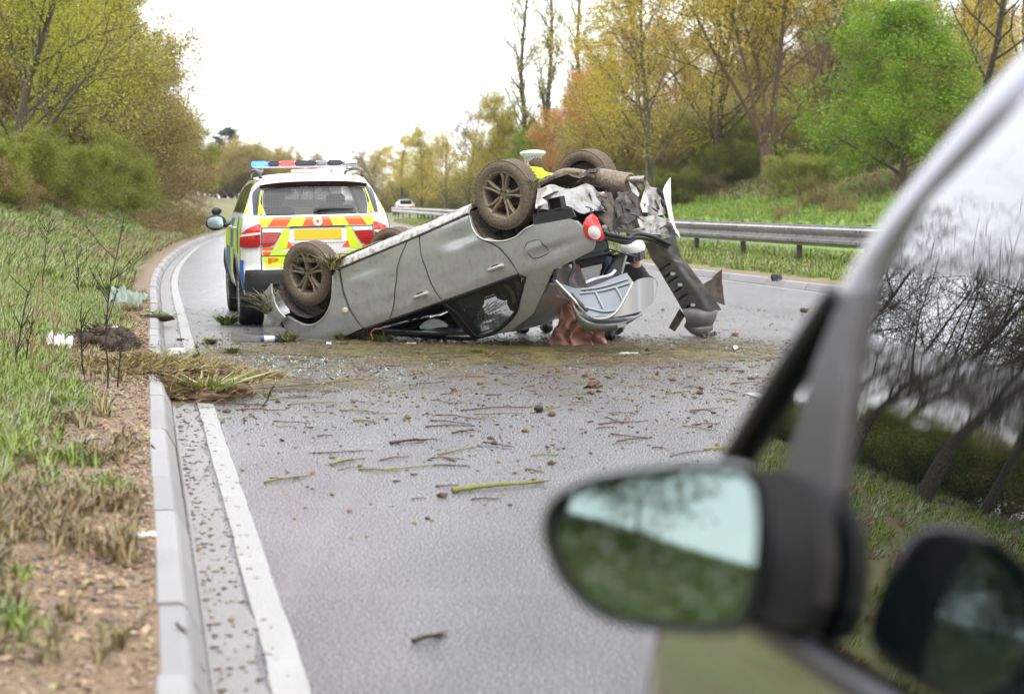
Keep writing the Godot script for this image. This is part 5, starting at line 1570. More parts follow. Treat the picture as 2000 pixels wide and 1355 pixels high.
# ------------------------------------------------------------------ wheels
func make_wheel(parent: Node, t: Transform3D, r: float, w: float, style: int, tyre_m: Material, rim_m: Material, hub_m: Material, disc_m: Material, caliper_m: Material) -> Node3D:
	# axis +Z outwards; the outer face lies at z = 0
	var o := Node3D.new()
	var k := 0
	for ch in parent.get_children():
		if String(ch.name).begins_with("wheel"): k += 1
	o.name = "wheel" if k == 0 else "wheel_%03d" % k
	o.transform = t
	parent.add_child(o)
	var ax := Transform3D(Basis(Vector3.RIGHT, PI / 2), Vector3.ZERO)   # lathe axis y -> z
	var q := r / 0.325
	var ty := MB.new()
	var ri := 0.225 * q if style == 0 else 0.235 * q
	var prof: Array = [Vector2(ri - 0.012, -0.03), Vector2(ri, -0.006), Vector2(ri + 0.012, 0.0), Vector2(ri + 0.04 * q, 0.006), Vector2(r - 0.032, -0.002), Vector2(r - 0.012, -0.016), Vector2(r - 0.004, -0.03)]
	var gr := 4
	var tw := w - 0.06
	for i in gr + 1:
		var y0 := -0.03 - tw * i / (gr + 1.0)
		var y1 := -0.03 - tw * (i + 1) / (gr + 1.0)
		prof.append(Vector2(r, y0 - 0.004))
		prof.append(Vector2(r, y1 + 0.004))
		if i < gr:
			prof.append(Vector2(r - 0.009, y1 + 0.003))
			prof.append(Vector2(r - 0.009, y1 - 0.003))
	prof.append_array([Vector2(r - 0.004, -w + 0.03), Vector2(r - 0.014, -w + 0.014), Vector2(r - 0.04, -w), Vector2(ri + 0.02, -w), Vector2(ri - 0.01, -w + 0.03)])
	prof.reverse()
	ty.lathe(ax, prof, 56)
	# raised lettering band and shoulder blocks
	for i in 52:
		var an := TAU * i / 52.0
		for side in [-0.022, -w + 0.022]:
			ty.box(Transform3D(Basis(Vector3(0, 0, 1), an), Vector3.ZERO) * T(Vector3(r - 0.006, 0, side)), Vector3(0.012, r * TAU / 52.0 * 0.72, 0.018), 0.003)
	part(ty, "tyre", tyre_m, o)
	var rm := MB.new()
	var rp: Array = [Vector2(ri - 0.03, -w + 0.03), Vector2(ri - 0.04, -0.10), Vector2(ri - 0.028, -0.03), Vector2(ri - 0.022, -0.014), Vector2(ri - 0.010, -0.006), Vector2(ri + 0.002, -0.006), Vector2(ri + 0.002, -0.02)]
	rm.lathe(ax, rp, 48)
	var hubr := 0.062 * q
	rm.lathe(ax, [Vector2(hubr + 0.012, -0.075), Vector2(hubr, -0.035), Vector2(hubr - 0.006, -0.028), Vector2(hubr * 0.62, -0.026), Vector2(hubr * 0.52, -0.034), Vector2(0.0, -0.032)], 28)
	for i in 5:
		var an := TAU * i / 5.0 + PI / 2
		var b := Transform3D(Basis(Vector3(0, 0, 1), an), Vector3.ZERO)
		for s in [-1.0, 1.0]:
			var a0 := Vector3(hubr * 0.75, s * 0.012 * q, -0.042); var a1 := Vector3(ri * 0.62, s * 0.019 * q, -0.030); var a2 := Vector3(ri - 0.018, s * 0.040 * q, -0.022)
			rm.tube([b * a0, b * a1, b * a2], [0.0165 * q, 0.0135 * q, 0.0165 * q], 8, false)
			rm.tube([b * (a0 + Vector3(0, 0, -0.022)), b * (a1 + Vector3(0, 0, -0.026)), b * (a2 + Vector3(0, 0, -0.03))], [0.016 * q, 0.014 * q, 0.018 * q], 6, false)
		# web between the two bars near rim
		rm.box(b * T(Vector3(ri * 0.80, 0, -0.05)), Vector3(ri * 0.42, 0.035 * q, 0.012), 0.003)
		var nut := MB.new()
		var nb := Transform3D(Basis(Vector3(0, 0, 1), an + PI / 5.0), Vector3.ZERO)
		nut.lathe(nb * Transform3D(Basis(Vector3.RIGHT, PI / 2), Vector3(hubr * 0.70, 0, 0)), [Vector2(0.014 * q, -0.034), Vector2(0.014 * q, -0.026), Vector2(0.009 * q, -0.026), Vector2(0.008 * q, -0.014), Vector2(0.0, -0.012)], 10)
		part(nut, "wheel_nut", hub_m, o)
	part(rm, "rim", rim_m, o)
	var ds := MB.new()
	ds.lathe(ax, [Vector2(0.155 * q, -0.115), Vector2(0.155 * q, -0.092), Vector2(0.07 * q, -0.092), Vector2(0.065 * q, -0.07), Vector2(0.0, -0.07)], 36)
	ds.lathe(ax, [Vector2(0.20 * q, -0.155), Vector2(0.0, -0.15)], 30)
	part(ds, "brake_disc", disc_m, o)
	var cp := MB.new()
	cp.box(T(Vector3(0.118 * q, 0.035 * q, -0.085), Vector3(0, 0, 16)), Vector3(0.06, 0.10, 0.035) * q, 0.012)
	part(cp, "brake_caliper", caliper_m, o)
	return o

# ------------------------------------------------------------------ the overturned car
# own axes: x forward, y up (the car's up), z to its right; the node turns it on its roof
const CAR_PY := [[0.2, 0.70], [0.3, 0.79], [0.4, 0.835], [0.55, 0.852], [0.64, 0.862], [0.665, 0.860], [0.68, 0.853], [0.8, 0.857], [1.0, 0.845], [1.08, 0.825], [1.2, 0.765], [1.35, 0.69], [1.5, 0.60], [1.6, 0.5]]
func car_z(x: float, y: float) -> float:
	var z := lin_table(CAR_PY, y)
	if x > 1.0: z -= 0.22 * pow((x - 1.0) / 1.05, 2.0)
	if x < -1.2: z -= 0.10 * pow((-1.2 - x) / 1.1, 2.0)
	# dents
	z -= 0.030 * exp(-(pow((x + 0.72) / 0.16, 2.0) + pow((y - 0.56) / 0.07, 2.0)))
	z += 0.016 * exp(-(pow((x + 0.95) / 0.20, 2.0) + pow((y - 0.66) / 0.05, 2.0)))
	z -= 0.022 * exp(-(pow((x + 1.75) / 0.22, 2.0) + pow((y - 0.98) / 0.05, 2.0)))
	z += 0.014 * exp(-(pow((x + 1.6) / 0.30, 2.0) + pow((y - 0.89) / 0.04, 2.0)))
	z -= 0.016 * exp(-(pow((x - 0.55) / 0.3, 2.0) + pow((y - 0.50) / 0.06, 2.0)))
	z += 0.010 * nz.get_noise_2d(x * 28.0 + 11.0, y * 40.0) * smoothstep(0.9, 0.4, absf(y - 0.7))
	return z
func car_side(sg: float) -> Callable:
	return func(p: Vector2) -> Vector3: return Vector3(p.x, p.y, sg * car_z(p.x, p.y))
func car_roof_y(x: float) -> float:
	return lin_table([[-1.45, 1.28], [-1.25, 1.42], [-1.0, 1.50], [-0.7, 1.545], [-0.45, 1.53], [-0.2, 1.475], [0.0, 1.415], [0.25, 1.34], [0.5, 1.26], [0.75, 1.17]], x)
func car_hood_y(x: float) -> float:
	return lin_table([[0.70, 1.10], [0.9, 1.09], [1.2, 1.02], [1.5, 0.93], [1.75, 0.85], [1.92, 0.79], [2.02, 0.74]], x)

func wreck() -> Node3D:
	var car := thing("overturned_car", "muddy silver saloon car lying upside down on its roof, wheels in the air", "car", Transform3D(Basis(Vector3(-0.7622, -0.3027, -0.5722), Vector3(0.2985, -0.9487, 0.1042), Vector3(-0.5744, -0.0913, 0.8135)), Vector3(-0.7433, 1.4255, -18.6184)))
	var paint: Material = M.wreck_paint
	var quarter := P2([-0.921, 0.397, -0.927, 0.536, -1.022, 0.655, -1.199, 0.732, -1.366, 0.746, -1.489, 0.709, -1.615, 0.702, -1.803, 0.733, -1.966, 0.757, -2.033, 0.808, -2.079, 0.915, -2.14, 1.024, -2.085, 1.097, -1.85, 1.122, -1.614, 1.144, -1.373, 1.307, -1.144, 1.454, -0.798, 1.536, -0.369, 1.514, -0.575, 1.506, -0.784, 1.467, -0.984, 1.389, -1.123, 1.278, -1.268, 1.103, -1.238, 0.917, -1.171, 0.783, -1.074, 0.699, -0.981, 0.623, -0.92, 0.497])
	var fender := P2([0.916, 0.449, 0.956, 0.554, 1.035, 0.691, 1.15, 0.79, 1.32, 0.837, 1.484, 0.817, 1.614, 0.747, 1.757, 0.658, 1.90, 0.66, 1.90, 0.735, 1.88, 0.797, 1.631, 0.931, 1.344, 1.015, 1.081, 1.06, 0.761, 1.045, 0.788, 0.999, 0.838, 0.845, 0.853, 0.69, 0.847, 0.506, 0.834, 0.441, 0.861, 0.412])
	var fdoor := P2([0.8, 0.421, 0.814, 0.515, 0.821, 0.704, 0.808, 0.858, 0.762, 1.012, 0.734, 1.047, 0.255, 1.054, -0.294, 1.063, -0.266, 0.97, -0.243, 0.875, -0.238, 0.693, -0.243, 0.54, -0.264, 0.408])
	var rdoor := P2([-0.282, 0.409, -0.259, 0.545, -0.255, 0.698, -0.262, 0.871, -0.284, 0.971, -0.316, 1.065, -0.797, 1.075, -1.258, 1.079, -1.214, 0.91, -1.150, 0.785, -1.053, 0.7, -0.961, 0.622, -0.902, 0.493, -0.905, 0.39])
	var sill := P2([0.792, 0.395, 0.77, 0.351, 0.72, 0.315, -0.154, 0.300, -0.905, 0.285, -0.905, 0.364, -0.152, 0.388])
	for sg in [1.0, -1.0]:
		var f := car_side(sg)
		var out := Vector3(0, 0, sg)
		var mb := MB.new(); mb.patch(quarter if sg > 0 else P2([-1.268, 1.103, -1.45, 1.12, -1.373, 1.307, -1.144, 1.454, -0.798, 1.536, -0.369, 1.514, -0.575, 1.506, -0.784, 1.467, -0.984, 1.389, -1.123, 1.278]), f, 0.055, out, 0.030); part(mb, "rear_quarter_panel", paint, car)
		mb = MB.new(); mb.patch(fender, f, 0.055, out, 0.030); part(mb, "front_wing", paint, car)
		var dn := MeshInstance3D
		mb = MB.new(); mb.patch(fdoor, f, 0.05, out, 0.028)
		var d1 := part(mb, "door", paint, car)
		mb = MB.new(); mb.patch(rdoor, f, 0.05, out, 0.028)
		var d2 := part(mb, "door", paint, car)
		mb = MB.new(); mb.patch(sill, func(p: Vector2) -> Vector3: return Vector3(p.x, p.y, sg * (car_z(p.x, p.y) + 0.012 - 0.10 * pow(maxf(0.0, (0.36 - p.y) / 0.07), 2.0) * 0.5)), 0.05, out, 0.03); part(mb, "sill", M.wreck_sill, car)
		# chequer of gaps: dark inner skin behind the panels
		mb = MB.new(); mb.patch(P2([1.95, 0.66, 1.60, 0.93, 1.0, 1.05] + ([-1.6, 1.06, -2.0, 1.03, -2.0, 0.80, -1.75, 0.74, -1.3, 0.76] if sg > 0 else [-1.2, 1.06, -1.15, 0.80]) + [-1.0, 0.68, -0.88, 0.36, 0.80, 0.38, 0.92, 0.62, 1.1, 0.82, 1.4, 0.86]), func(p: Vector2) -> Vector3: return Vector3(p.x, p.y, sg * (car_z(p.x, p.y) - 0.05)), 0.12, out)
		part(mb, "inner_skin", M.dark_mud, car)
		# handles
		for h in [[-0.092, 0.941, d1], [-1.055, 0.945, d2]]:
			var hz := car_z(h[0], h[1])
			var hm := MB.new()
			var rec := soft(P2([h[0] - 0.10, h[1] - 0.035, h[0] + 0.10, h[1] - 0.035, h[0] + 0.10, h[1] + 0.03, h[0] - 0.10, h[1] + 0.03]), 2)
			hm.patch(rec, func(p: Vector2) -> Vector3: return Vector3(p.x, p.y, sg * (hz + 0.002)), 0.03, out, 0.004, 0.004)
			hm.tube([Vector3(h[0] - 0.088, h[1] + 0.004, sg * (hz + 0.010)), Vector3(h[0] - 0.05, h[1] + 0.004, sg * (hz + 0.026)), Vector3(h[0] + 0.05, h[1] + 0.004, sg * (hz + 0.026)), Vector3(h[0] + 0.088, h[1] + 0.004, sg * (hz + 0.010))], [0.015, 0.017, 0.017, 0.015], 8)
			part(hm, "door_handle", M.wreck_bright, h[2])
			var dk := MB.new()
			dk.patch(soft(P2([h[0] - 0.045, h[1] - 0.028, h[0] + 0.055, h[1] - 0.028, h[0] + 0.05, h[1] - 0.006, h[0] - 0.04, h[1] - 0.006]), 2), func(p: Vector2) -> Vector3: return Vector3(p.x, p.y, sg * (hz + 0.006)), 0.03, out, 0.0, 0.003)
			part(dk, "handle_recess", M.black, h[2])
		# belt line strip
		mb = MB.new()
		var bl: Array = []
		for i in 21:
			var x := lerpf(0.74, -1.26, i / 20.0)
			bl.append(Vector3(x, 1.064 + 0.012 * i / 20.0, sg * (car_z(x, 1.07) + 0.002)))
		mb.tube(bl, 0.012, 6); part(mb, "belt_moulding", M.black_rubber, car)
		# rear door glass and its frame
		var win := P2([-0.322, 1.082, -0.501, 1.081, -1.255, 1.091, -1.215, 1.182, -1.112, 1.275, -0.979, 1.387, -0.774, 1.464, -0.561, 1.502, -0.405, 1.478, -0.39, 1.382, -0.376, 1.221])
		mb = MB.new(); mb.patch(win, func(p: Vector2) -> Vector3: return Vector3(p.x, p.y, sg * (car_z(p.x, p.y) - 0.012)), 0.08, out)
		part(mb, "rear_window_glass", M.wreck_glass, car)
		var fr := MB.new()
		var ring: Array = []
		for p in curve2(win, 3): ring.append(Vector3(p.x, p.y, sg * (car_z(p.x, p.y) - 0.004)))
		ring.append(ring[0])
		fr.tube(ring, 0.020, 6, false); part(fr, "window_frame", M.black, car)
		mb = MB.new(); mb.patch(P2([-0.286, 1.077, -0.397, 1.088, -0.455, 1.24, -0.475, 1.458, -0.355, 1.497, -0.312, 1.358]), f, 0.06, out, 0.03, 0.006)
		part(mb, "door_pillar", M.black, car)
		# wheel arch liner: a tub over the wheel and its inner wall
		for ar in [[1.31, 0.40, [0.04, PI * 0.98]], [-1.31, 0.41, [-0.05, PI * 0.86]]]:
			var rows: Array = []
			for i in 19:
				var an := lerpf(ar[2][0], ar[2][1], i / 18.0)
				var row: Array = []
				for k in 5:
					var rr: float = ar[1] + 0.012 * nz.get_noise_2d(i * 9.0, k * 20.0)
					row.append(Vector3(ar[0] + cos(an) * rr, 0.37 + sin(an) * rr, sg * lerpf(0.44, 0.815, k / 4.0)))
				rows.append(row)
			var tub := MB.new(); tub.grid(rows)
			var wall: Array = []
			for i in 19:
				var an := lerpf(ar[2][0], ar[2][1], i / 18.0)
				wall.append([Vector3(ar[0] + cos(an) * 0.1, 0.37 + sin(an) * 0.1, sg * 0.44), Vector3(ar[0] + cos(an) * ar[1], 0.37 + sin(an) * ar[1], sg * 0.44)])
			tub.grid(wall)
			part(tub, "wheel_arch_liner", M.mud_plastic, car)
	# dirt lip round the right arches
	for a in [[[-0.921, 0.397, -0.927, 0.536, -1.022, 0.655, -1.199, 0.732, -1.366, 0.746, -1.489, 0.709, -1.60, 0.702]], [[0.916, 0.449, 0.956, 0.554, 1.035, 0.691, 1.15, 0.79, 1.32, 0.837, 1.484, 0.817, 1.614, 0.747, 1.74, 0.662]]]:
		var pts: Array = []
		var p := P2(a[0])
		for q in p: pts.append(Vector3(q.x, q.y, car_z(q.x, q.y) + 0.001))
		var lip := MB.new(); lip.tube(curve3(pts, 4), 0.009, 6); part(lip, "arch_lip", M.wreck_bright, car)
	# fuel flap and indicator on the right side
	var fl := MB.new()
	fl.patch(soft(P2([-1.43, 0.838, -1.602, 0.837, -1.624, 0.869, -1.653, 0.967, -1.635, 0.985, -1.496, 0.993, -1.46, 0.967]), 1), car_side(1.0), 0.05, Vector3(0, 0, 1), 0.006, 0.005)
	part(fl, "fuel_flap", paint, car)
	var flr := MB.new()
	var fpts: Array = []
	for q in soft(P2([-1.425, 0.833, -1.606, 0.832, -1.630, 0.868, -1.660, 0.968, -1.640, 0.991, -1.495, 0.999, -1.454, 0.970]), 1): fpts.append(Vector3(q.x, q.y, car_z(q.x, q.y) + 0.0005))
	fpts.append(fpts[0])
	flr.tube(fpts, 0.004, 5, false); part(flr, "fuel_flap_gap", M.black, car)
	var ind := MB.new(); ind.lathe(Transform3D(Basis(Vector3.RIGHT, PI / 2), Vector3(0.89, 0.819, car_z(0.89, 0.819) - 0.004)), [Vector2(0.042, 0.0), Vector2(0.040, 0.010), Vector2(0.025, 0.018), Vector2(0.0, 0.020)], 20, true, 0.72)
	part(ind, "indicator_lamp", M.amber_lens, car)
	# scratches of a hanging cable over the front door
	var wp: Array = []
	for q in [[-0.13, 0.39], [-0.06, 0.46], [0.0, 0.52], [0.08, 0.62], [0.132, 0.713], [0.20, 0.82], [0.251, 0.915], [0.32, 1.0], [0.386, 1.065]]: wp.append(Vector3(q[0], q[1], car_z(q[0], q[1]) + 0.006))
	wp.append(Vector3(0.41, 1.20, 0.80))
	var cab := MB.new(); cab.tube(curve3(wp, 4), 0.0035, 5); part(cab, "hanging_cable", M.black, car)

	# bonnet, roof, front end
	var hood := MB.new()
	hood.patch(soft(P2([0.86, -0.74, 1.90, -0.60, 2.0, 0.0, 1.90, 0.60, 0.86, 0.74]), 1), func(p: Vector2) -> Vector3: return Vector3(p.x, car_hood_y(p.x) - 0.05 * pow(absf(p.y) / 0.7, 3.0) + 0.02 * nz.get_noise_2d(p.x * 40.0, p.y * 40.0), p.y), 0.09, Vector3.UP, 0.02, 0.0, true)
	part(hood, "bonnet", paint, car)
	var roof := MB.new()
	roof.patch(P2([-1.40, -0.58, -0.9, -0.60, 0.70, -0.62, 0.70, 0.62, -0.9, 0.60, -1.40, 0.58]), func(p: Vector2) -> Vector3: return Vector3(p.x, car_roof_y(p.x) - 0.055 * pow(absf(p.y) / 0.6, 3.0) + 0.03 * nz.get_noise_2d(p.x * 30.0, p.y * 30.0), p.y), 0.09, Vector3.UP, 0.03, 0.0, true)
	part(roof, "roof", paint, car)
	# torn bumper corner and bumper round the front
	var bmp := func(p: Vector2) -> Vector3:
		var s := p.x
		var x := 0.0; var z := 0.0
		if s < 0.34: x = 1.72 + s; z = 0.80 - 0.5 * s * s
		else:
			var a := (s - 0.34) / 0.45
			x = 2.06 + 0.05 * sin(minf(a, 1.0) * PI * 0.5)
			z = 0.742 - maxf(0.0, s - 0.34)
		return Vector3(x - 0.12 * pow((p.y - 0.45) / 0.25, 2.0) * smoothstep(0.1, 0.4, s), p.y, z + 0.03 * nz.get_noise_2d(s * 30.0, p.y * 40.0))
	var bc := MB.new()
	bc.patch(P2([0.076, 0.285, 0.218, 0.330, 0.31, 0.355, 0.5, 0.34, 1.0, 0.35, 1.5, 0.36, 1.5, 0.66, 1.0, 0.69, 0.5, 0.69, 0.294, 0.683, 0.2, 0.715, 0.02, 0.665, 0.083, 0.515, 0.094, 0.379]), bmp, 0.06, Vector3(1, 0, 0.6), 0.014, 0.0, true)
	part(bc, "front_bumper", paint, car, "torn silver front bumper corner hung with grass")
	var edge := MB.new()
	var eg: Array = []
	for q in [[0.076, 0.285], [0.094, 0.379], [0.083, 0.515], [0.05, 0.60], [0.02, 0.665]]: eg.append(bmp.call(Vector2(q[0], q[1])) + Vector3(0, 0, 0.004))
	edge.tube(curve3(eg, 4), 0.011, 6); part(edge, "bumper_edge", M.wreck_bright, car)
	var lin := MB.new()
	var lr: Array = []
	for q in [[1.90, 0.30], [1.95, 0.40], [1.86, 0.55], [1.72, 0.70], [1.60, 0.80], [1.42, 0.86]]:
		lr.append([Vector3(q[0], q[1], 0.50), Vector3(q[0] - 0.05, q[1] - 0.04, 0.60), Vector3(q[0] - 0.16, q[1] - 0.05, 0.70)])
	lin.grid(lr); part(lin, "splash_guard", M.mud_plastic, car)
	var brk := MB.new()
	brk.tube([Vector3(1.88, 0.70, 0.66), Vector3(1.90, 0.80, 0.64), Vector3(1.86, 0.86, 0.60)], 0.035, 6, true, 0.4)
	brk.bx(Vector3(1.82, 0.58, 0.0), Vector3(0.10, 0.40, 1.2), 0.03)
	part(brk, "front_panel", M.dark_mud, car)
	var hl := MB.new()
	for sg in [1.0, -1.0]: hl.blob(T(Vector3(1.90, 0.70, sg * 0.55)), Vector3(0.10, 0.09, 0.14), nz, 0.1, 8, 12)
	part(hl, "headlamp_housing", M.dark_mud, car)
	# engine bay and cabin innards, dark
	var eb := MB.new()
	eb.bx(Vector3(1.35, 0.62, 0.0), Vector3(0.9, 0.50, 0.80), 0.06)
	eb.bx(Vector3(0.88, 0.72, 0.0), Vector3(0.06, 0.66, 1.5), 0.01)
	part(eb, "engine", M.dark_mud, car)
	var fl2 := MB.new()
	fl2.patch(P2([1.75, -0.44, 0.95, -0.46, 0.85, -0.76, -0.9, -0.76, -0.95, -0.46, -1.72, -0.44, -1.72, 0.44, -0.95, 0.46, -0.9, 0.76, 0.85, 0.76, 0.95, 0.46, 1.75, 0.44]), func(p: Vector2) -> Vector3: return Vector3(p.x, 0.285 + 0.03 * sin(p.y * 18.0) * 0.4 + 0.05 * exp(-pow(p.y / 0.12, 2.0)) + 0.02 * nz.get_noise_2d(p.x * 40, p.y * 40), p.y), 0.10, Vector3.DOWN, 0.03, 0.0, true)
	part(fl2, "underbody", M.underbody, car)
	for z in [0.36, -0.36]:
		var st := MB.new()
		st.bx(Vector3(0.10, 0.60, z), Vector3(0.50, 0.16, 0.48), 0.06)
		st.box(T(Vector3(-0.20, 0.90, z), Vector3(0, 0, 14)), Vector3(0.15, 0.60, 0.46), 0.06)
		st.box(T(Vector3(-0.28, 1.25, z), Vector3(0, 0, 10)), Vector3(0.10, 0.16, 0.26), 0.04)
		part(st, "seat", M.cabin, car)
	var rs := MB.new()
	rs.bx(Vector3(-0.85, 0.58, 0), Vector3(0.46, 0.16, 1.3), 0.05)
	rs.box(T(Vector3(-1.18, 0.86, 0), Vector3(0, 0, 18)), Vector3(0.13, 0.60, 1.3), 0.05)
	rs.bx(Vector3(-1.33, 1.075, 0), Vector3(0.22, 0.02, 1.30), 0.005)
	part(rs, "rear_seat", M.cabin, car)
	var dash := MB.new()
	dash.bx(Vector3(0.70, 0.95, 0), Vector3(0.28, 0.24, 1.45), 0.06)
	var sw: Array = []
	for i in 25: sw.append(Vector3(0.42 + 0.05 * sin(TAU * i / 24.0), 0.95 + 0.17 * sin(TAU * i / 24.0), 0.37 + 0.18 * cos(TAU * i / 24.0)))
	dash.tube(sw, 0.014, 6, false)
	part(dash, "dashboard", M.cabin, car)
	# crushed screen frame and pillars lying on the road
	for q in [[0.78, 1.085, 0.74, 0.45, 1.235, 0.60, 0.05, 1.385, 0.54, -0.35, 1.50, 0.56, 0.020], [0.70, 1.12, 0.70, 0.40, 1.22, 0.66, 0.0, 1.345, 0.63, -0.40, 1.44, 0.62, 0.016], [0.72, 1.06, 0.78, 0.62, 1.16, 0.72, 0.30, 1.26, 0.66, -0.05, 1.375, 0.60, 0.012], [0.78, 1.085, -0.74, 0.45, 1.235, -0.60, 0.05, 1.40, -0.54, -0.35, 1.50, -0.56, 0.022]]:
		var tb := MB.new()
		tb.tube(curve3([Vector3(q[0], q[1], q[2]), Vector3(q[3], q[4], q[5]), Vector3(q[6], q[7], q[8]), Vector3(q[9], q[10], q[11])], 6), q[12], 7)
		part(tb, "crushed_pillar", M.black, car)
	var ws := MB.new()
	var wr: Array = []
	for i in 12:
		var row: Array = []
		for k in 16:
			var x := lerpf(0.80, 0.30, i / 11.0); var z := lerpf(-0.66, 0.66, k / 15.0)
			row.append(Vector3(x, lerpf(1.09, 1.25, i / 11.0) + 0.035 * nz.get_noise_2d(x * 120.0, z * 90.0), z))
		wr.append(row)
	ws.grid(wr); part(ws, "windscreen", M.crazed_glass, car)
	var gp1 := MB.new()
	gp1.patch(soft(P2([0.346, 1.21, 0.22, 1.165, 0.103, 1.172, 0.0, 1.24, -0.03, 1.30, 0.08, 1.27, 0.2, 1.26]), 1), func(p: Vector2) -> Vector3: return Vector3(p.x, p.y, 0.50 + 0.05 * p.x), 0.1, Vector3(0, 0, 1), 0.006, 0.0, true)
	part(gp1, "door_mirror_glass", M.pale_glass, car)
	# net of the rear seat, crushed papers behind the glass
	var net := MB.new()
	for i in 7:
		net.tube([Vector3(-0.62 - 0.05 * i, 1.20 + 0.012 * i, 0.62), Vector3(-0.52 - 0.035 * i, 1.30, 0.64), Vector3(-0.46 - 0.045 * i, 1.42, 0.60)], 0.004, 4)
		net.tube([Vector3(-0.48 - 0.01 * i, 1.22 + 0.035 * i, 0.63), Vector3(-0.62, 1.25 + 0.03 * i, 0.63), Vector3(-0.78, 1.22 + 0.035 * i, 0.61)], 0.004, 4)
	part(net, "cargo_net", M.grey_plastic, car)
	var pap := MB.new()
	pap.box(T(Vector3(-0.62, 1.455, 0.59), Vector3(0, 12, 25)), Vector3(0.10, 0.09, 0.004), 0.001)
	pap.box(T(Vector3(-0.74, 1.44, 0.60), Vector3(10, -8, -12)), Vector3(0.07, 0.06, 0.004), 0.001)
	part(pap, "papers", M.pale_glass, car)
	var belt := MB.new()
	belt.tube([Vector3(-0.95, 1.10, 0.66), Vector3(-1.0, 1.2, 0.66), Vector3(-0.98, 1.30, 0.64)], 0.035, 6, true, 0.3)
	belt.tube([Vector3(-1.08, 1.10, 0.65), Vector3(-1.10, 1.2, 0.65), Vector3(-1.06, 1.26, 0.64)], 0.04, 6, true, 0.3)
	part(belt, "seat_belt", M.straw, car)
	# wheels
	for q in [[1.31, 1.0], [-1.31, 1.0], [1.31, -1.0], [-1.31, -1.0]]:
		var b := Basis() if q[1] > 0 else Basis(Vector3.UP, PI)
		make_wheel(car, Transform3D(b * Basis(Vector3(0, 0, 1), 0.35 if q[0] > 0 else 0.12), Vector3(q[0], 0.325, q[1] * 0.785)), 0.325, 0.205, 0, M.tyre_mud, M.rim_mud, M.rim_dark, M.dark_mud, M.red_caliper)
	var axl := MB.new()
	for x in [1.31, -1.31]:
		axl.tube([Vector3(x, 0.325, -0.62), Vector3(x, 0.31, -0.25), Vector3(x, 0.31, 0.25), Vector3(x, 0.325, 0.62)], 0.028, 8)
		for sg in [1.0, -1.0]:
			axl.tube([Vector3(x + 0.16, 0.30, sg * 0.30), Vector3(x + 0.03, 0.28, sg * 0.62)], 0.024, 6)
			axl.tube([Vector3(x - 0.18, 0.30, sg * 0.28), Vector3(x - 0.03, 0.27, sg * 0.62)], 0.024, 6)
			axl.tube([Vector3(x, 0.34, sg * 0.56), Vector3(x - 0.02, 0.80, sg * 0.50)], [0.03, 0.06], 10)
			axl.lathe(Transform3D(Basis(Vector3.RIGHT, PI / 2), Vector3(x, 0.325, sg * 0.60)), [Vector2(0.0, 0.03), Vector2(0.09, 0.03), Vector2(0.13, 0.0), Vector2(0.13, -0.03), Vector2(0.0, -0.03)], 20)
	axl.blob(T(Vector3(-1.31, 0.33, 0.0)), Vector3(0.17, 0.12, 0.14), nz, 0.5, 9, 14)
	part(axl, "axle", M.underbody, car)
	wreck_rear(car)
	return car

func plate3(pts: Array, thick: float, bump: float, sd: float, step := 0.06) -> MB:
	# a crumpled sheet spanning a ring of points; the plane is fitted to the ring
	var fold := FastNoiseLite.new(); fold.seed = 5; fold.frequency = 0.09; fold.fractal_type = FastNoiseLite.FRACTAL_NONE; fold.noise_type = FastNoiseLite.TYPE_PERLIN
	var c := Vector3.ZERO
	for p in pts: c += p
	c /= pts.size()
	var n := Vector3.ZERO
	for i in pts.size(): n += (pts[i] - c).cross(pts[(i + 1) % pts.size()] - c)
	n = n.normalized()
	var u: Vector3 = (pts[1] - pts[0]).normalized()
	u = (u - n * u.dot(n)).normalized()
	var w := n.cross(u)
	var poly := PackedVector2Array()
	for p in pts: poly.append(Vector2((p - c).dot(u), (p - c).dot(w)))
	var h := PackedFloat32Array()
	for p in pts: h.append((p - c).dot(n))
	var f := func(q: Vector2) -> Vector3:
		var s := 0.0; var t := 0.0
		for i in poly.size():
			var k := 1.0 / (pow(q.distance_squared_to(poly[i]), 1.2) + 0.0004)
			s += k * h[i]; t += k
		var e := absf(fold.get_noise_2d(q.x * 34.0 + q.y * 12.0 + sd * 9.0, q.y * 15.0 - q.x * 8.0 - sd * 5.0)) * 2.4 - 0.45 + 0.05 * nz.get_noise_2d(q.x * 110.0 + sd, q.y * 110.0)
		return c + u * q.x + w * q.y + n * (s / t + bump * e)
	var mb := MB.new()
	mb.patch(poly, f, step, n, thick, 0.0, true)
	return mb

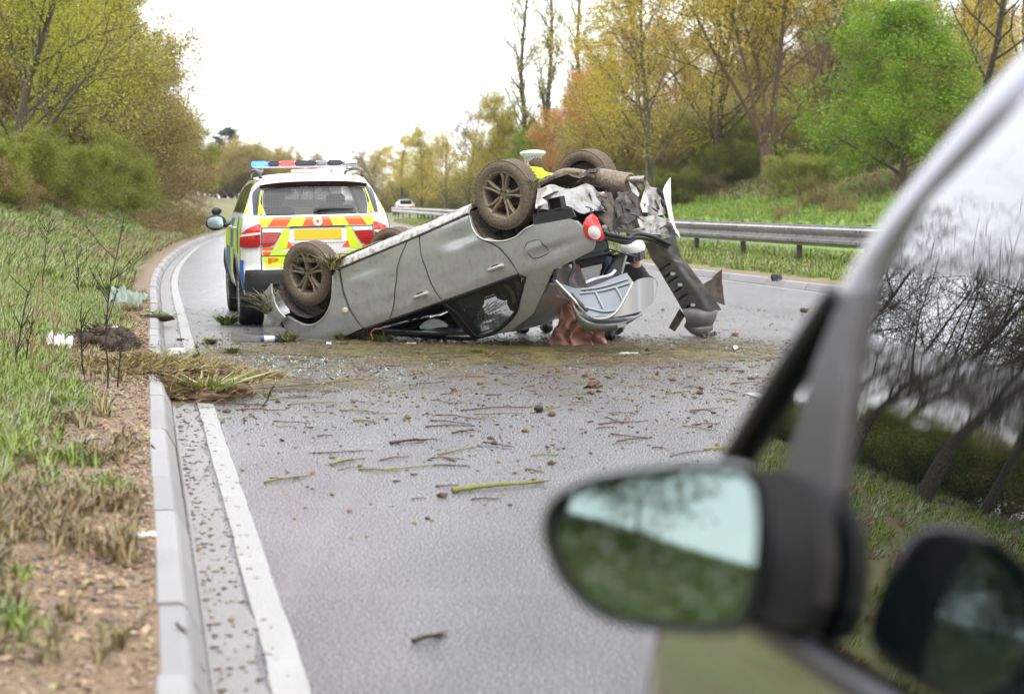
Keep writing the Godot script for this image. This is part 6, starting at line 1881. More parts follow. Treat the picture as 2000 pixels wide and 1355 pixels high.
func wreck_rear(car: Node3D) -> void:
	# silencer and pipes
	var mf := MB.new()
	var a := Vector3(-1.63, 0.375, -0.36); var b := Vector3(-1.985, 0.553, -0.36)
	var dir := (b - a).normalized()
	var bs := Basis(Quaternion(Vector3.UP, dir))
	mf.lathe(Transform3D(bs.scaled_local(Vector3(1.12, 1, 1.12)), a), [Vector2(0.0, -0.012), Vector2(0.08, -0.012), Vector2(0.098, 0.0), Vector2(0.104, 0.012), Vector2(0.104, 0.03), Vector2(0.100, 0.034), Vector2(0.104, 0.04), Vector2(0.104, 0.33), Vector2(0.100, 0.338), Vector2(0.106, 0.345), Vector2(0.106, 0.372), Vector2(0.096, 0.380), Vector2(0.092, 0.366), Vector2(0.0, 0.366)], 30, true)
	part(mf, "silencer", M.exhaust, car)
	var tp := MB.new()
	var t0 := Vector3(-1.93, 0.475, -0.33); var t1 := Vector3(-2.16, 0.55, -0.36)
	tp.lathe(Transform3D(Basis(Quaternion(Vector3.UP, (t1 - t0).normalized())), t0), [Vector2(0.032, 0.0), Vector2(0.034, 0.15), Vector2(0.037, 0.16), Vector2(0.037, 0.235), Vector2(0.033, 0.236), Vector2(0.031, 0.18), Vector2(0.0, 0.17)], 22)
	part(tp, "tailpipe", M.exhaust_bright, car)
	var ep := MB.new()
	ep.tube(curve3([Vector3(-1.22, 0.42, 0.02), Vector3(-1.30, 0.33, 0.01), Vector3(-1.40, 0.255, 0.0), Vector3(-1.52, 0.235, -0.05), Vector3(-1.64, 0.31, -0.20), Vector3(-1.66, 0.40, -0.34)], 6), 0.036, 10)
	part(ep, "exhaust_pipe", M.exhaust, car)
	# crumpled bright inner panels
	var cr := plate3(P3([-1.62, 0.39, 0.66, -1.72, 0.375, 0.55, -1.90, 0.47, 0.20, -1.95, 0.52, 0.02, -1.98, 0.64, 0.06, -2.0, 0.75, 0.30, -1.98, 0.73, 0.55, -1.90, 0.64, 0.70, -1.72, 0.61, 0.76, -1.60, 0.57, 0.77]), 0.004, 0.055, 3.0, 0.035)
	part(cr, "crumpled_rear_panel", M.bare_metal, car)
	# black bumper bracket with a square socket
	var br := plate3(P3([-1.60, 0.60, 0.80, -1.80, 0.63, 0.80, -1.92, 0.65, 0.79, -2.02, 0.67, 0.78, -2.03, 0.76, 0.78, -1.95, 0.76, 0.79, -1.57, 0.70, 0.81]), 0.02, 0.012, 5.0, 0.05)
	part(br, "bumper_bracket", M.dark_plastic, car)
	var sk := MB.new()
	var sb := Transform3D(Basis(Vector3(0, 0, 1), -0.15), Vector3(-1.87, 0.585, 0.78))
	for q in [[0.0, 0.052, 0.15, 0.016], [0.0, -0.052, 0.15, 0.016], [0.067, 0.0, 0.016, 0.10], [-0.067, 0.0, 0.016, 0.10]]:
		sk.box(sb * T(Vector3(q[0], q[1], 0.0)), Vector3(q[2], q[3], 0.08), 0.005)
	sk.box(sb * T(Vector3(0, 0, -0.03)), Vector3(0.13, 0.10, 0.01))
	sk.box(sb * T(Vector3(0.0, 0.075, -0.01)), Vector3(0.28, 0.045, 0.05), 0.01)
	part(sk, "bracket_socket", M.black_rubber, car)
	# dark torn floor of the boot
	var rf := plate3(P3([-1.94, 0.54, 0.30, -1.97, 0.60, -0.05, -2.0, 0.66, -0.36, -2.03, 0.80, -0.50, -2.06, 0.95, -0.33, -2.06, 0.99, 0.03, -2.04, 0.93, 0.33, -2.0, 0.75, 0.34]), 0.006, 0.05, 23.0, 0.04)
	part(rf, "boot_floor", M.rust_metal, car)
	var rf2 := plate3(P3([-2.03, 0.72, 0.10, -2.06, 0.76, -0.18, -2.09, 0.86, -0.20, -2.09, 0.92, 0.05, -2.07, 0.88, 0.20]), 0.004, 0.03, 33.0, 0.04)
	part(rf2, "spare_wheel_well", M.dark_metal, car)
	var sc := plate3(P3([-2.08, 0.60, -0.44, -2.12, 0.66, -0.60, -2.14, 0.80, -0.64, -2.14, 0.92, -0.56, -2.10, 0.90, -0.40, -2.08, 0.84, -0.26, -2.06, 0.76, -0.30]), 0.004, 0.06, 43.0, 0.035)
	part(sc, "torn_corner_panel", M.bare_metal, car)
	var sc2 := plate3(P3([-2.10, 0.88, -0.10, -2.13, 0.90, -0.40, -2.15, 1.0, -0.55, -2.13, 1.04, -0.30, -2.11, 1.0, -0.08]), 0.004, 0.05, 53.0, 0.035)
	part(sc2, "torn_corner_panel", M.bare_metal, car)
	# the upright blade of torn wing at the far corner
	var bl := MB.new()
	bl.patch(P2([-0.62, 0.69, -0.74, 0.635, -0.87, 0.56, -0.82, 0.70, -0.74, 0.87, -0.66, 1.06, -0.72, 1.10, -0.68, 1.16, -0.54, 1.10, -0.50, 0.97, -0.56, 0.82]), func(p: Vector2) -> Vector3: return Vector3(-2.16 - 0.10 * pow(p.y - 0.8, 2.0) - 0.05 * sin((p.x + 0.6) * 9.0), p.y, p.x), 0.04, Vector3(-1, 0, 0), 0.004, 0.0, true)
	part(bl, "torn_wing_blade", M.wing_white, car)
	var bt := MB.new()
	for q in [[-0.60, 0.68], [-0.63, 0.73], [-0.60, 0.80], [-0.63, 0.86], [-0.60, 0.92]]: bt.blob(T(Vector3(-2.155, q[1], q[0] + 0.06)), Vector3(0.014, 0.035, 0.012), nz, 0.9, 5, 7)
	part(bt, "torn_edge", M.black, car)
	# bright triangle with a hole
	var ring_o := P2([-0.03, 1.01, -0.25, 0.965, -0.47, 0.94, -0.60, 1.02, -0.66, 1.09, -0.58, 1.16, -0.38, 1.10, -0.17, 1.06])
	var hole := P2([-0.30, 1.01, -0.46, 0.975, -0.55, 1.06, -0.42, 1.07])
	var tr := MB.new()
	var tf := func(p: Vector2) -> Vector3: return Vector3(-2.13 - 0.015 * sin(p.x * 14.0), p.y, p.x)
	for cut in Geometry2D.clip_polygons(PackedVector2Array([ring_o[0], ring_o[1], ring_o[2], hole[1], hole[0], hole[3], ring_o[6], ring_o[7]]), PackedVector2Array([hole[0], hole[1], hole[1] + Vector2(0, 0.001), hole[0] + Vector2(0, 0.001)])):
		tr.patch(cut, tf, 0.05, Vector3(-1, 0, 0), 0.005, 0.0, true)
	tr.patch(PackedVector2Array([ring_o[2], ring_o[3], ring_o[4], ring_o[5], ring_o[6], hole[3], hole[2], hole[1]]), tf, 0.05, Vector3(-1, 0, 0), 0.005, 0.0, true)
	part(tr, "boot_aperture_corner", M.bare_metal, car)
	# smaller torn pieces wedged in the opening
	for i in 16:
		var c := Vector3(-2.0 - rng.randf() * 0.13, rng.randf_range(0.56, 0.98), rng.randf_range(-0.55, 0.38))
		var pts: Array = []
		var n := 5
		var bs2 := Basis.from_euler(Vector3(rng.randf_range(-0.7, 0.7), PI / 2 + rng.randf_range(-0.8, 0.8), rng.randf() * TAU))
		for k in n:
			var an := TAU * k / n + rng.randf_range(-0.35, 0.35)
			pts.append(c + bs2 * Vector3(cos(an) * rng.randf_range(0.05, 0.13), sin(an) * rng.randf_range(0.02, 0.06), rng.randf_range(-0.015, 0.015)))
		part(plate3(pts, 0.004, 0.022, 90.0 + i * 7.0, 0.03), "torn_scrap", M[["bare_metal", "dark_metal", "rust_metal", "bare_metal", "dark_metal"][i % 5]], car)
	# rubber seals across the opening
	var se := MB.new()
	se.tube(curve3([Vector3(-2.17, 0.98, 0.62), Vector3(-2.18, 1.03, 0.44), Vector3(-2.19, 1.07, 0.30), Vector3(-2.19, 1.045, 0.19), Vector3(-2.19, 1.06, 0.04), Vector3(-2.2, 1.12, -0.15), Vector3(-2.2, 1.21, -0.36)], 6), 0.020, 7)
	se.tube(curve3([Vector3(-2.14, 1.00, 0.66), Vector3(-2.15, 1.06, 0.44), Vector3(-2.15, 1.10, 0.30), Vector3(-2.15, 1.085, 0.16)], 6), 0.022, 7)
	se.tube(curve3([Vector3(-2.15, 1.08, 0.15), Vector3(-2.16, 1.10, 0.0), Vector3(-2.17, 1.16, -0.2), Vector3(-2.18, 1.23, -0.34)], 6), 0.016, 7)
	part(se, "boot_seal", M.black_rubber, car)
	var pole := MB.new()
	pole.tube([Vector3(-2.0, 1.09, 0.42), Vector3(-1.95, 1.24, -0.14)], [0.007, 0.012], 7)
	part(pole, "gas_strut", M.dark_plastic, car)
	# tail lamp
	var lampo := soft(P2([-2.065, 0.936, -2.085, 0.832, -2.17, 0.785, -2.215, 0.79, -2.255, 0.874, -2.25, 1.031, -2.205, 1.045, -2.076, 0.989]), 2)
	var lf := func(p: Vector2) -> Vector3:
		var c := Vector2(-2.16, 0.92)
		var e := (p - c) / Vector2(0.12, 0.15)
		return Vector3(p.x, p.y, 0.74 + 0.09 * maxf(0.0, 1.0 - 0.75 * e.length_squared()) + 0.10 * (p.x + 2.16))
	var lm := MB.new()
	lm.patch(lampo, lf, 0.03, Vector3(0, 0, 1), 0.06, 0.0, true)
	var lamp := part(lm, "tail_lamp", M.red_lens, car)
	var rv := MB.new()
	var rc := PackedVector2Array()
	for i in 20: rc.append(Vector2(-2.185 + 0.052 * cos(TAU * i / 20.0), 0.957 + 0.062 * sin(TAU * i / 20.0)))
	rv.patch(rc, lf, 0.03, Vector3(0, 0, 1), 0.01, 0.004)
	part(rv, "reversing_lens", M.white_lens, lamp)
	var ribs := MB.new()
	for i in 8:
		var x := -2.085 - 0.014 * i
		ribs.tube([lf.call(Vector2(x, 0.955)) + Vector3(0, 0, 0.002), lf.call(Vector2(x - 0.01, 0.985)) + Vector3(0, 0, 0.002), lf.call(Vector2(x - 0.02, 1.0)) + Vector3(0, 0, 0.002)], 0.003, 5)
	part(ribs, "lens_rib", M.red_lens, lamp)
	# lamp mounting flange
	var fg := plate3(P3([-1.964, 0.761, 0.79, -2.033, 0.804, 0.78, -2.10, 0.93, 0.74, -2.126, 1.02, 0.73, -2.0, 1.0, 0.765, -1.95, 0.97, 0.775]), 0.01, 0.010, 61.0, 0.04)
	part(fg, "lamp_flange", M.wreck_paint, car)
	# wiring and scraps
	for i in 20:
		var wr := MB.new()
		var p0 := Vector3(-2.0 - rng.randf() * 0.12, rng.randf_range(0.62, 0.98), rng.randf_range(-0.5, 0.7))
		var pts: Array = [p0]
		for k in 3: pts.append(pts[k] + Vector3(rng.randf_range(-0.05, 0.02), rng.randf_range(-0.04, 0.12), rng.randf_range(-0.09, 0.09)))
		wr.tube(curve3(pts, 4), rng.randf_range(0.004, 0.009), 5)
		part(wr, "loose_wire", M.black_rubber, car)
	var sus := MB.new()
	for i in 16:
		sus.box(T(Vector3(-1.62 - rng.randf() * 0.30, rng.randf_range(0.56, 0.70), rng.randf_range(-0.50, 0.35)), Vector3(rng.randf() * 180, rng.randf() * 180, rng.randf() * 180)), Vector3(rng.randf_range(0.04, 0.16), rng.randf_range(0.02, 0.05), rng.randf_range(0.02, 0.08)), 0.006)
	part(sus, "bent_brackets", M.underbody, car)
	# inside of the boot: dark walls
	var bw := MB.new()
	bw.bx(Vector3(-1.30, 0.72, 0), Vector3(0.03, 0.62, 1.4))
	bw.patch(P2([-1.30, -0.72, -1.75, -0.68, -1.75, 0.68, -1.30, 0.72]), func(p: Vector2) -> Vector3: return Vector3(p.x, 0.42 + 0.02 * sin(p.y * 20.0) - (p.x + 1.3) * 0.12, p.y), 0.1, Vector3.UP, 0.01, 0.0, true)
	part(bw, "boot_lining", M.cabin, car)
	# hanging boot lid, bent wing panel: built where they hang and made parts of the car
	var home := car.transform.affine_inverse()
	var holder := Node3D.new(); holder.name = "boot_lid"; holder.transform = home
	car.add_child(holder)
	var lid := func(p: Vector2) -> Vector3:   # p: along x and y of the road, the depth bows
		return Vector3(p.x, p.y, -16.75 - 0.55 * (p.y - 0.36) + 0.10 * sin((p.x - 0.4) * 3.2) - 0.02 * sin(p.x * 9.0))
	var il := MB.new()
	il.patch(P2([0.38, 0.68, 0.46, 0.63, 0.58, 0.595, 0.69, 0.60, 0.80, 0.635, 0.93, 0.69, 1.05, 0.735, 1.10, 0.665, 1.12, 0.55, 1.07, 0.40, 0.92, 0.365, 0.72, 0.34, 0.63, 0.41, 0.52, 0.54]), lid, 0.04, Vector3(0, 0, 1), 0.006, 0.0, true)
	part(il, "inner_panel", M.lid_inner, holder)
	var rb := MB.new()
	for q in [[0.63, 0.585, 0.80, 0.605, 1.06, 0.68], [0.62, 0.55, 0.82, 0.575, 1.07, 0.64], [0.76, 0.565, 0.80, 0.48, 0.84, 0.40], [0.95, 0.60, 1.0, 0.50, 1.0, 0.42], [0.66, 0.43, 0.85, 0.39, 1.05, 0.43]]:
		rb.tube(curve3([lid.call(Vector2(q[0], q[1])) + Vector3(0, 0, 0.006), lid.call(Vector2(q[2], q[3])) + Vector3(0, 0, 0.008), lid.call(Vector2(q[4], q[5])) + Vector3(0, 0, 0.006)], 5), 0.013, 7)
	part(rb, "stiffening_ribs", M.lid_rib, holder)
	var slots := MB.new()
	for i in 7:
		var x := 0.66 + 0.055 * i
		slots.box(T(lid.call(Vector2(x, 0.572 + 0.26 * (x - 0.66))) + Vector3(0, 0, 0.016), Vector3(-30, 0, 14)), Vector3(0.026, 0.009, 0.004))
	part(slots, "panel_slots", M.black, holder)
	var sk2 := MB.new()
	var skin := func(p: Vector2) -> Vector3:
		return Vector3(p.x, p.y, -16.72 + 0.20 * sin(clampf((p.x - 0.7) / 0.6, 0.0, 1.0) * PI) * 0.6 - 0.35 * (p.y - 0.36) - 0.30 * maxf(0.0, p.x - 1.15))
	sk2.patch(soft(P2([1.105, 0.655, 1.17, 0.69, 1.28, 0.695, 1.335, 0.66, 1.325, 0.57, 1.31, 0.47, 1.19, 0.40, 1.05, 0.365, 0.86, 0.335, 0.72, 0.335, 0.80, 0.365, 0.92, 0.38, 1.0, 0.44]), 1), skin, 0.04, Vector3(0, 0, 1), 0.008, 0.0, true)
	part(sk2, "outer_skin", M.lid_skin, holder)
	var lip := MB.new()
	lip.tube(curve3([skin.call(Vector2(0.40, 0.665)) + Vector3(0, 0, 0.03), skin.call(Vector2(0.56, 0.50)) + Vector3(0, 0, 0.02), skin.call(Vector2(0.72, 0.34)) + Vector3(0, 0, 0.02), skin.call(Vector2(0.92, 0.37)) + Vector3(0, 0, 0.01), skin.call(Vector2(1.10, 0.655))], 8), 0.011, 6)
	part(lip, "rim", M.wreck_bright, holder)
	var wr2 := MB.new()
	var pf := func(t: float) -> Vector3: return curve3(P3([0.56, 0.43, -16.95, 0.62, 0.32, -16.88, 0.74, 0.26, -16.82, 0.95, 0.265, -16.80, 1.10, 0.31, -16.84, 1.20, 0.35, -16.95]), 8)[clampi(int(t * 40), 0, 40)]
	var rws: Array = []
	for i in 31:
		var c: Vector3 = pf.call(i / 30.0)
		var wdt := 0.055 * sin(PI * clampf(i / 30.0 + 0.12, 0.0, 1.0)) + 0.012
		rws.append([c + Vector3(0, wdt, -0.05), c + Vector3(0, wdt * 0.8, 0.015), c + Vector3(0, 0, 0.035), c + Vector3(0, -wdt * 0.8, 0.015), c + Vector3(0, -wdt, -0.06)])
	wr2.grid(rws)
	part(wr2, "lower_skin", M.lid_skin, holder)
	var pl := MB.new()
	pl.box(T(Vector3(1.00, 0.262, -16.755), Vector3(-10, 0, 10)), Vector3(0.085, 0.04, 0.012), 0.004)
	part(pl, "number_plate_lamp", M.grey_plastic, holder)
	var hg := MB.new()
	hg.tube(curve3([Vector3(0.56, 0.88, -17.05), Vector3(0.57, 0.78, -17.0), Vector3(0.53, 0.66, -16.95), Vector3(0.55, 0.54, -16.80), Vector3(0.66, 0.42, -16.70), Vector3(0.68, 0.39, -16.70)], 6), 0.017, 8)
	part(hg, "hinge_arm", M.dark_plastic, holder)
	# bent wing panel reaching down to the road
	var h2 := Node3D.new(); h2.name = "bent_wing_panel"; h2.transform = home
	car.add_child(h2)
	var lft := P3([1.27, 0.99, -17.60, 1.33, 0.86, -17.78, 1.42, 0.74, -18.0, 1.54, 0.57, -18.3, 1.70, 0.34, -18.7, 1.80, 0.17, -18.9])
	var rgt := P3([1.56, 1.06, -17.60, 1.64, 0.87, -17.95, 1.72, 0.78, -18.1, 1.84, 0.64, -18.3, 2.02, 0.44, -18.6, 2.16, 0.27, -18.95])
	var lc := curve3(lft, 6); var rc2 := curve3(rgt, 6)
	var rows: Array = []
	for i in lc.size():
		var row: Array = []
		var t := float(i) / (lc.size() - 1)
		for k in 13:
			var s := k / 12.0
			var p: Vector3 = lc[i].lerp(rc2[i], s)
			var ridge := 0.07 * sin(s * PI) + 0.05 * exp(-pow((s - 0.62) / 0.12, 2.0))
			p.z += ridge + 0.03 * nz.get_noise_2d(s * 70.0, t * 120.0)
			row.append(p)
		rows.append(row)
	var bp := MB.new(); bp.grid(rows)
	part(bp, "outer_face", M.bent_panel, h2)
	var st := MB.new()
	for i in 6:
		var t := 0.42 + 0.085 * i
		var j := int(t * (lc.size() - 1))
		st.box(Transform3D(Basis.from_euler(Vector3(0.2, -0.2, -0.95)), lc[j].lerp(rc2[j], 0.24) + Vector3(0, 0, 0.075)), Vector3(0.024, 0.13, 0.012), 0.003)
	part(st, "dark_ribs", M.black, h2)
	var hl := MB.new()
	for q in [0.50, 0.66, 0.86]:
		var j := int(q * (lc.size() - 1))
		hl.lathe(Transform3D(Basis(Vector3.RIGHT, PI / 2), lc[j].lerp(rc2[j], 0.34) + Vector3(0, 0, 0.092)), [Vector2(0.025, 0.0), Vector2(0.025, 0.004), Vector2(0.0, 0.004)], 14, true, 0.7)
	part(hl, "bright_grommets", M.pale_glass, h2)
	var foot := MB.new()
	var fr: Array = []
	for i in 9:
		var row: Array = []
		var t := i / 8.0
		for k in 9:
			var s := k / 8.0
			var p := Vector3(1.72, 0.30, -18.62).lerp(Vector3(2.14, 0.31, -18.95), s).lerp(Vector3(1.80, 0.10, -18.95).lerp(Vector3(2.06, 0.10, -19.05), s), t)
			p.z += 0.14 * sin(t * PI * 0.7) + 0.05 * sin(s * PI)
			row.append(p)
		fr.append(row)
	foot.grid(fr); part(foot, "crumpled_foot", M.bent_panel, h2)
	var tip := plate3(P3([1.90, 0.53, -18.60, 2.05, 0.61, -18.80, 2.15, 0.69, -18.95, 2.17, 0.50, -19.05, 2.20, 0.31, -19.1, 2.08, 0.37, -18.85]), 0.006, 0.02, 71.0, 0.04)
	part(tip, "torn_tip", M.rust_metal, h2)
	var toe := plate3(P3([1.60, 0.10, -18.75, 1.70, 0.30, -18.65, 1.76, 0.22, -18.70, 1.66, 0.06, -18.72]), 0.006, 0.01, 81.0, 0.04)
	part(toe, "torn_tip", M.rust_metal, h2)
	var base := MB.new()
	base.tube(curve3([Vector3(1.80, 0.14, -18.95), Vector3(1.92, 0.085, -18.92), Vector3(2.05, 0.10, -18.98)], 4), [0.05, 0.06, 0.07, 0.08, 0.085, 0.08, 0.07, 0.06, 0.05], 9)
	part(base, "crushed_end", M.bent_panel, h2)
	# pale lining cloth inside the boot
	var lc2: Array = []
	for i in 15:
		var row: Array = []
		for k in 17:
			var s := k / 16.0; var t := i / 14.0
			var p := Vector3(0.40, 0.80, -17.25).lerp(Vector3(0.62, 0.80, -17.1), s).lerp(Vector3(0.36, 0.50, -17.5).lerp(Vector3(0.78, 0.40, -17.2), s), t)
			p.z += 0.05 * sin(s * 14.0) + nz.get_noise_2d(s * 90, t * 90) * 0.06
			row.append(p)
		lc2.append(row)
	var lcm := MB.new(); lcm.grid(lc2)
	var lco := part(lcm, "airbag_cloth", M.lilac_cloth, car)
	lco.transform = home
	# grass caught on the car
	for q in [[0.86, 0.40, 0.86, 0.9], [0.90, 0.37, 0.84, 0.7], [1.98, 0.47, 0.72, 0.9], [2.0, 0.56, 0.74, 0.8], [-1.62, 0.36, 0.70, 0.55], [1.40, 0.20, 0.76, 0.4], [1.2, 0.24, 0.76, 0.4]]:
		var bc9 := blade_clump(60, 0.10, 1.6, int(q[0] * 100) + 500, 0.005)
		for k in bc9.c.size(): bc9.c[k] = Color(bc9.c[k].r * 0.22, bc9.c[k].g * 0.20, bc9.c[k].b * 0.07)
		var g := part(bc9, "caught_grass", M.grass, car)
		g.transform = Transform3D(Basis(Vector3(0, 0, 1), PI * 0.9).scaled(Vector3.ONE * q[3] * 2.0), Vector3(q[0], q[1], q[2]))
		g.set_meta("kind", "stuff")

# ------------------------------------------------------------------ the police car
# own axes: x right, y up, z back; z = 0 at the rear bumper. (s, y): s runs round the body from the middle of the tail
func suv_hw(y: float) -> float: return lin_table([[0.3, 0.78], [0.42, 0.82], [0.6, 0.845], [0.9, 0.84], [1.1, 0.825], [1.22, 0.80], [1.27, 0.775], [1.45, 0.71], [1.56, 0.655], [1.64, 0.585], [1.69, 0.50]], y)
func suv_zr(y: float) -> float: return lin_table([[0.3, -0.10], [0.40, -0.02], [0.48, 0.0], [0.60, 0.0], [0.655, -0.02], [0.70, -0.05], [0.95, -0.05], [1.1, -0.06], [1.20, -0.085], [1.25, -0.12], [1.30, -0.17], [1.55, -0.40], [1.64, -0.50]], y)
func suv_f(q: Vector2) -> Vector3:
	var s := absf(q.x); var sg := signf(q.x) if q.x != 0.0 else 1.0
	var y := q.y
	var k := suv_hw(y) / 0.84
	var zr := suv_zr(y)
	if s < 0.60:
		return Vector3(sg * s * k, y, zr - 0.035 * pow(s / 0.6, 2.0))
	if s < 0.977:
		var a := (s - 0.60) / 0.24
		return Vector3(sg * (0.60 + 0.24 * sin(a)) * k, y, zr - 0.035 - 0.24 * (1.0 - cos(a)))
	var z := zr - 0.275 - (s - 0.977)
	var w := 0.84 * k - (0.0 if z > -3.7 else 0.20 * pow((-3.7 - z) / 0.9, 2.0)) - 0.025 * exp(-pow((z + 0.25) / 0.3, 2.0))
	w += 0.030 * exp(-pow((y - 0.62) / 0.16, 2.0)) * (exp(-pow((z + 0.86) / 0.42, 2.0)) + exp(-pow((z + 3.55) / 0.42, 2.0)))
	return Vector3(sg * w, y, z)
func sx(a: Array) -> PackedVector2Array:   # real x on the tail -> s
	var o := PackedVector2Array()
	for i in range(0, a.size(), 2): o.append(Vector2(a[i] * 0.84 / suv_hw(a[i + 1]), a[i + 1]))
	return o
func arch_pts(cx: float, cy: float, r: float, a0: float, a1: float, n: int) -> Array:
	var o: Array = []
	for i in n + 1:
		var a := lerpf(a0, a1, float(i) / n)
		o.append(cx + cos(a) * r); o.append(cy + sin(a) * r)
	return o

func police_car() -> void:
	var car := thing("police_car", "white police car with yellow, orange and blue reflective markings and lit light bar", "police car", Transform3D(Basis(Vector3.UP, deg_to_rad(11.3)) * Basis(Vector3(0, 0, 1), deg_to_rad(1.3)), Vector3(-2.086, 0.0, -20.10)))
	var back := Vector3(0, 0.1, 1)
	var mb := MB.new()
	mb.patch(P2([-0.612, 0.655, 0.612, 0.655, 0.616, 0.9, 0.612, 1.10, 0.600, 1.238, -0.600, 1.238, -0.612, 1.10, -0.616, 0.9]), suv_f, 0.06, back, 0.02)
	var gate := part(mb, "tailgate", M.police_white, car)
	var decal := func(poly: PackedVector2Array, nm: String, m: Material, lift := 0.004, par: Node = null, out := Vector3(0, 0.1, 1)) -> MeshInstance3D:
		var d := MB.new()
		d.patch(poly, suv_f, 0.07, out, 0.0, lift)
		return part(d, nm, m, par if par else car)
	for sg in [1.0, -1.0]:
		var out := Vector3(sg, 0.05, 0.35)
		var m := func(a: Array) -> PackedVector2Array:
			var o := PackedVector2Array()
			for i in range(0, a.size(), 2): o.append(Vector2(sg * a[i], a[i + 1]))
			return o
		var low: Array = [0.626, 0.66, 0.626, 0.9, 0.622, 1.1, 0.612, 1.236, 1.4, 1.236, 3.0, 1.215, 4.0, 1.12, 4.9, 1.02, 5.0, 0.6, 4.9, 0.42]
		low.append_array(arch_pts(4.24, 0.40, 0.41, 0.0, PI, 10))
		low.append_array(arch_pts(1.55, 0.40, 0.41, 0.0, PI, 10))
		low.append_array([1.12, 0.40, 0.90, 0.385, 0.87, 0.50, 0.82, 0.655])
		var b := MB.new(); b.patch(m.call(low), suv_f, 0.09, out, 0.02); part(b, "side_panel", M.police_white, car)
		b = MB.new(); b.patch(m.call([0.615, 1.242, 0.66, 1.40, 0.70, 1.56, 0.72, 1.66, 1.2, 1.675, 2.6, 1.675, 3.0, 1.60, 3.5, 1.22, 2.0, 1.24]), suv_f, 0.09, out, 0.02); part(b, "window_frame", M.police_white, car)
		# black D pillar and side glass
		decal.call(m.call([0.625, 1.25, 0.665, 1.40, 0.70, 1.55, 0.76, 1.58, 0.86, 1.50, 0.79, 1.36, 0.74, 1.25]), "rear_pillar_glass", M.dark_glass, 0.004, null, out)
		decal.call(m.call([1.02, 1.27, 1.10, 1.55, 1.2, 1.60, 1.62, 1.61, 1.62, 1.27]), "side_window", M.dark_glass, 0.005, null, out)
		decal.call(m.call([1.74, 1.27, 1.74, 1.61, 2.45, 1.60, 2.45, 1.27]), "side_window", M.dark_glass, 0.005, null, out)
		decal.call(m.call([2.54, 1.27, 2.54, 1.59, 2.80, 1.57, 3.25, 1.27]), "side_window", M.dark_glass, 0.005, null, out)
		# reflective markings of the side
		decal.call(m.call([0.80, 1.26, 0.90, 1.36, 1.02, 1.60, 1.10, 1.645, 2.7, 1.645, 2.9, 1.60, 2.85, 1.625, 1.18, 1.625, 1.06, 1.56, 0.98, 1.26]), "yellow_marking", M.hi_yellow, 0.003, null, out)
		decal.call(m.call([0.95, 0.92, 0.955, 1.225, 4.4, 1.09, 4.4, 0.86, 4.24, 0.83, 4.0, 0.79, 3.7, 0.52, 2.1, 0.50, 2.0, 0.62, 1.75, 0.82, 1.55, 0.86, 1.33, 0.83, 1.12, 0.72, 0.95, 0.72]), "yellow_marking", M.hi_yellow, 0.003, null, out)
		decal.call(m.call([1.26, 0.82, 1.42, 1.23, 1.75, 1.23, 1.62, 0.97, 1.50, 0.87]), "blue_marking", M.police_blue, 0.006, null, out)
		decal.call(m.call([2.45, 0.86, 2.45, 1.20, 3.05, 1.19, 3.05, 0.86]), "blue_marking", M.police_blue, 0.006, null, out)
		decal.call(m.call([3.15, 0.53, 3.15, 0.86, 3.95, 0.86, 3.8, 0.66, 3.7, 0.53]), "blue_marking", M.police_blue, 0.006, null, out)
		decal.call(m.call([2.1, 0.53, 2.1, 0.85, 2.43, 0.85, 2.43, 0.53]), "blue_marking", M.police_blue, 0.006, null, out)
		decal.call(m.call([0.90, 0.42, 0.85, 0.62, 0.84, 0.76, 1.06, 0.76, 1.14, 0.60, 1.13, 0.43]), "blue_marking", M.police_blue, 0.005, null, out)
		# tail lamps: outer on the wing, inner on the tailgate
		for seg in [[[0.628, 0.985, 0.628, 1.155, 0.74, 1.115, 0.88, 1.045, 0.90, 0.985], "red_lens"], [[0.628, 1.035, 0.628, 1.062, 0.87, 1.035, 0.885, 1.010], "white_lens"], [[0.628, 0.90, 0.628, 1.032, 0.89, 1.007, 0.905, 0.96, 0.90, 0.905, 0.80, 0.895], "red_dark"]]:
			var l := MB.new(); l.patch(soft(m.call(seg[0]), 1, 0.12), suv_f, 0.05, out, 0.0, 0.020 if seg[1] != "white_lens" else 0.025); part(l, "tail_lamp", M[seg[1]], car)
		var inner := [[[0.612, 0.902, 0.612, 1.055, 0.40, 1.052, 0.44, 0.975, 0.48, 0.925, 0.52, 0.905], "red_dark"], [[0.612, 1.058, 0.612, 1.098, 0.38, 1.098, 0.40, 1.055], "white_lens"]]
		for seg in inner:
			var l := MB.new(); l.patch(soft(m.call(seg[0]), 1, 0.10), suv_f, 0.05, back, 0.012, 0.014); part(l, "tail_lamp", M[seg[1]], gate)
		for i in 5:
			var l := MB.new()
			var y := 0.918 + i * 0.027
			l.patch(m.call([0.60, y, 0.60, y + 0.006, 0.47 - 0.012 * i, y + 0.006, 0.475 - 0.012 * i, y]), suv_f, 0.06, back, 0.0, 0.017); part(l, "lens_rib", M.red_lens, gate)
		# wheel arch, tyre
		for wz in [-0.86, -3.55]:
			make_wheel(car, Transform3D(Basis(Vector3.UP, sg * PI / 2), Vector3(sg * 0.845, 0.36, wz)), 0.36, 0.27, 1, M.tyre, M.alloy, M.rim_dark, M.black, M.black)
			var tub := MB.new()
			var rows: Array = []
			for i in 15:
				var an := lerpf(-0.1, PI + 0.1, i / 14.0)
				rows.append([Vector3(sg * 0.46, 0.38 + sin(an) * 0.42, wz + cos(an) * 0.42), Vector3(sg * 0.83, 0.38 + sin(an) * 0.42, wz + cos(an) * 0.42)])
			tub.grid(rows)
			var wl: Array = []
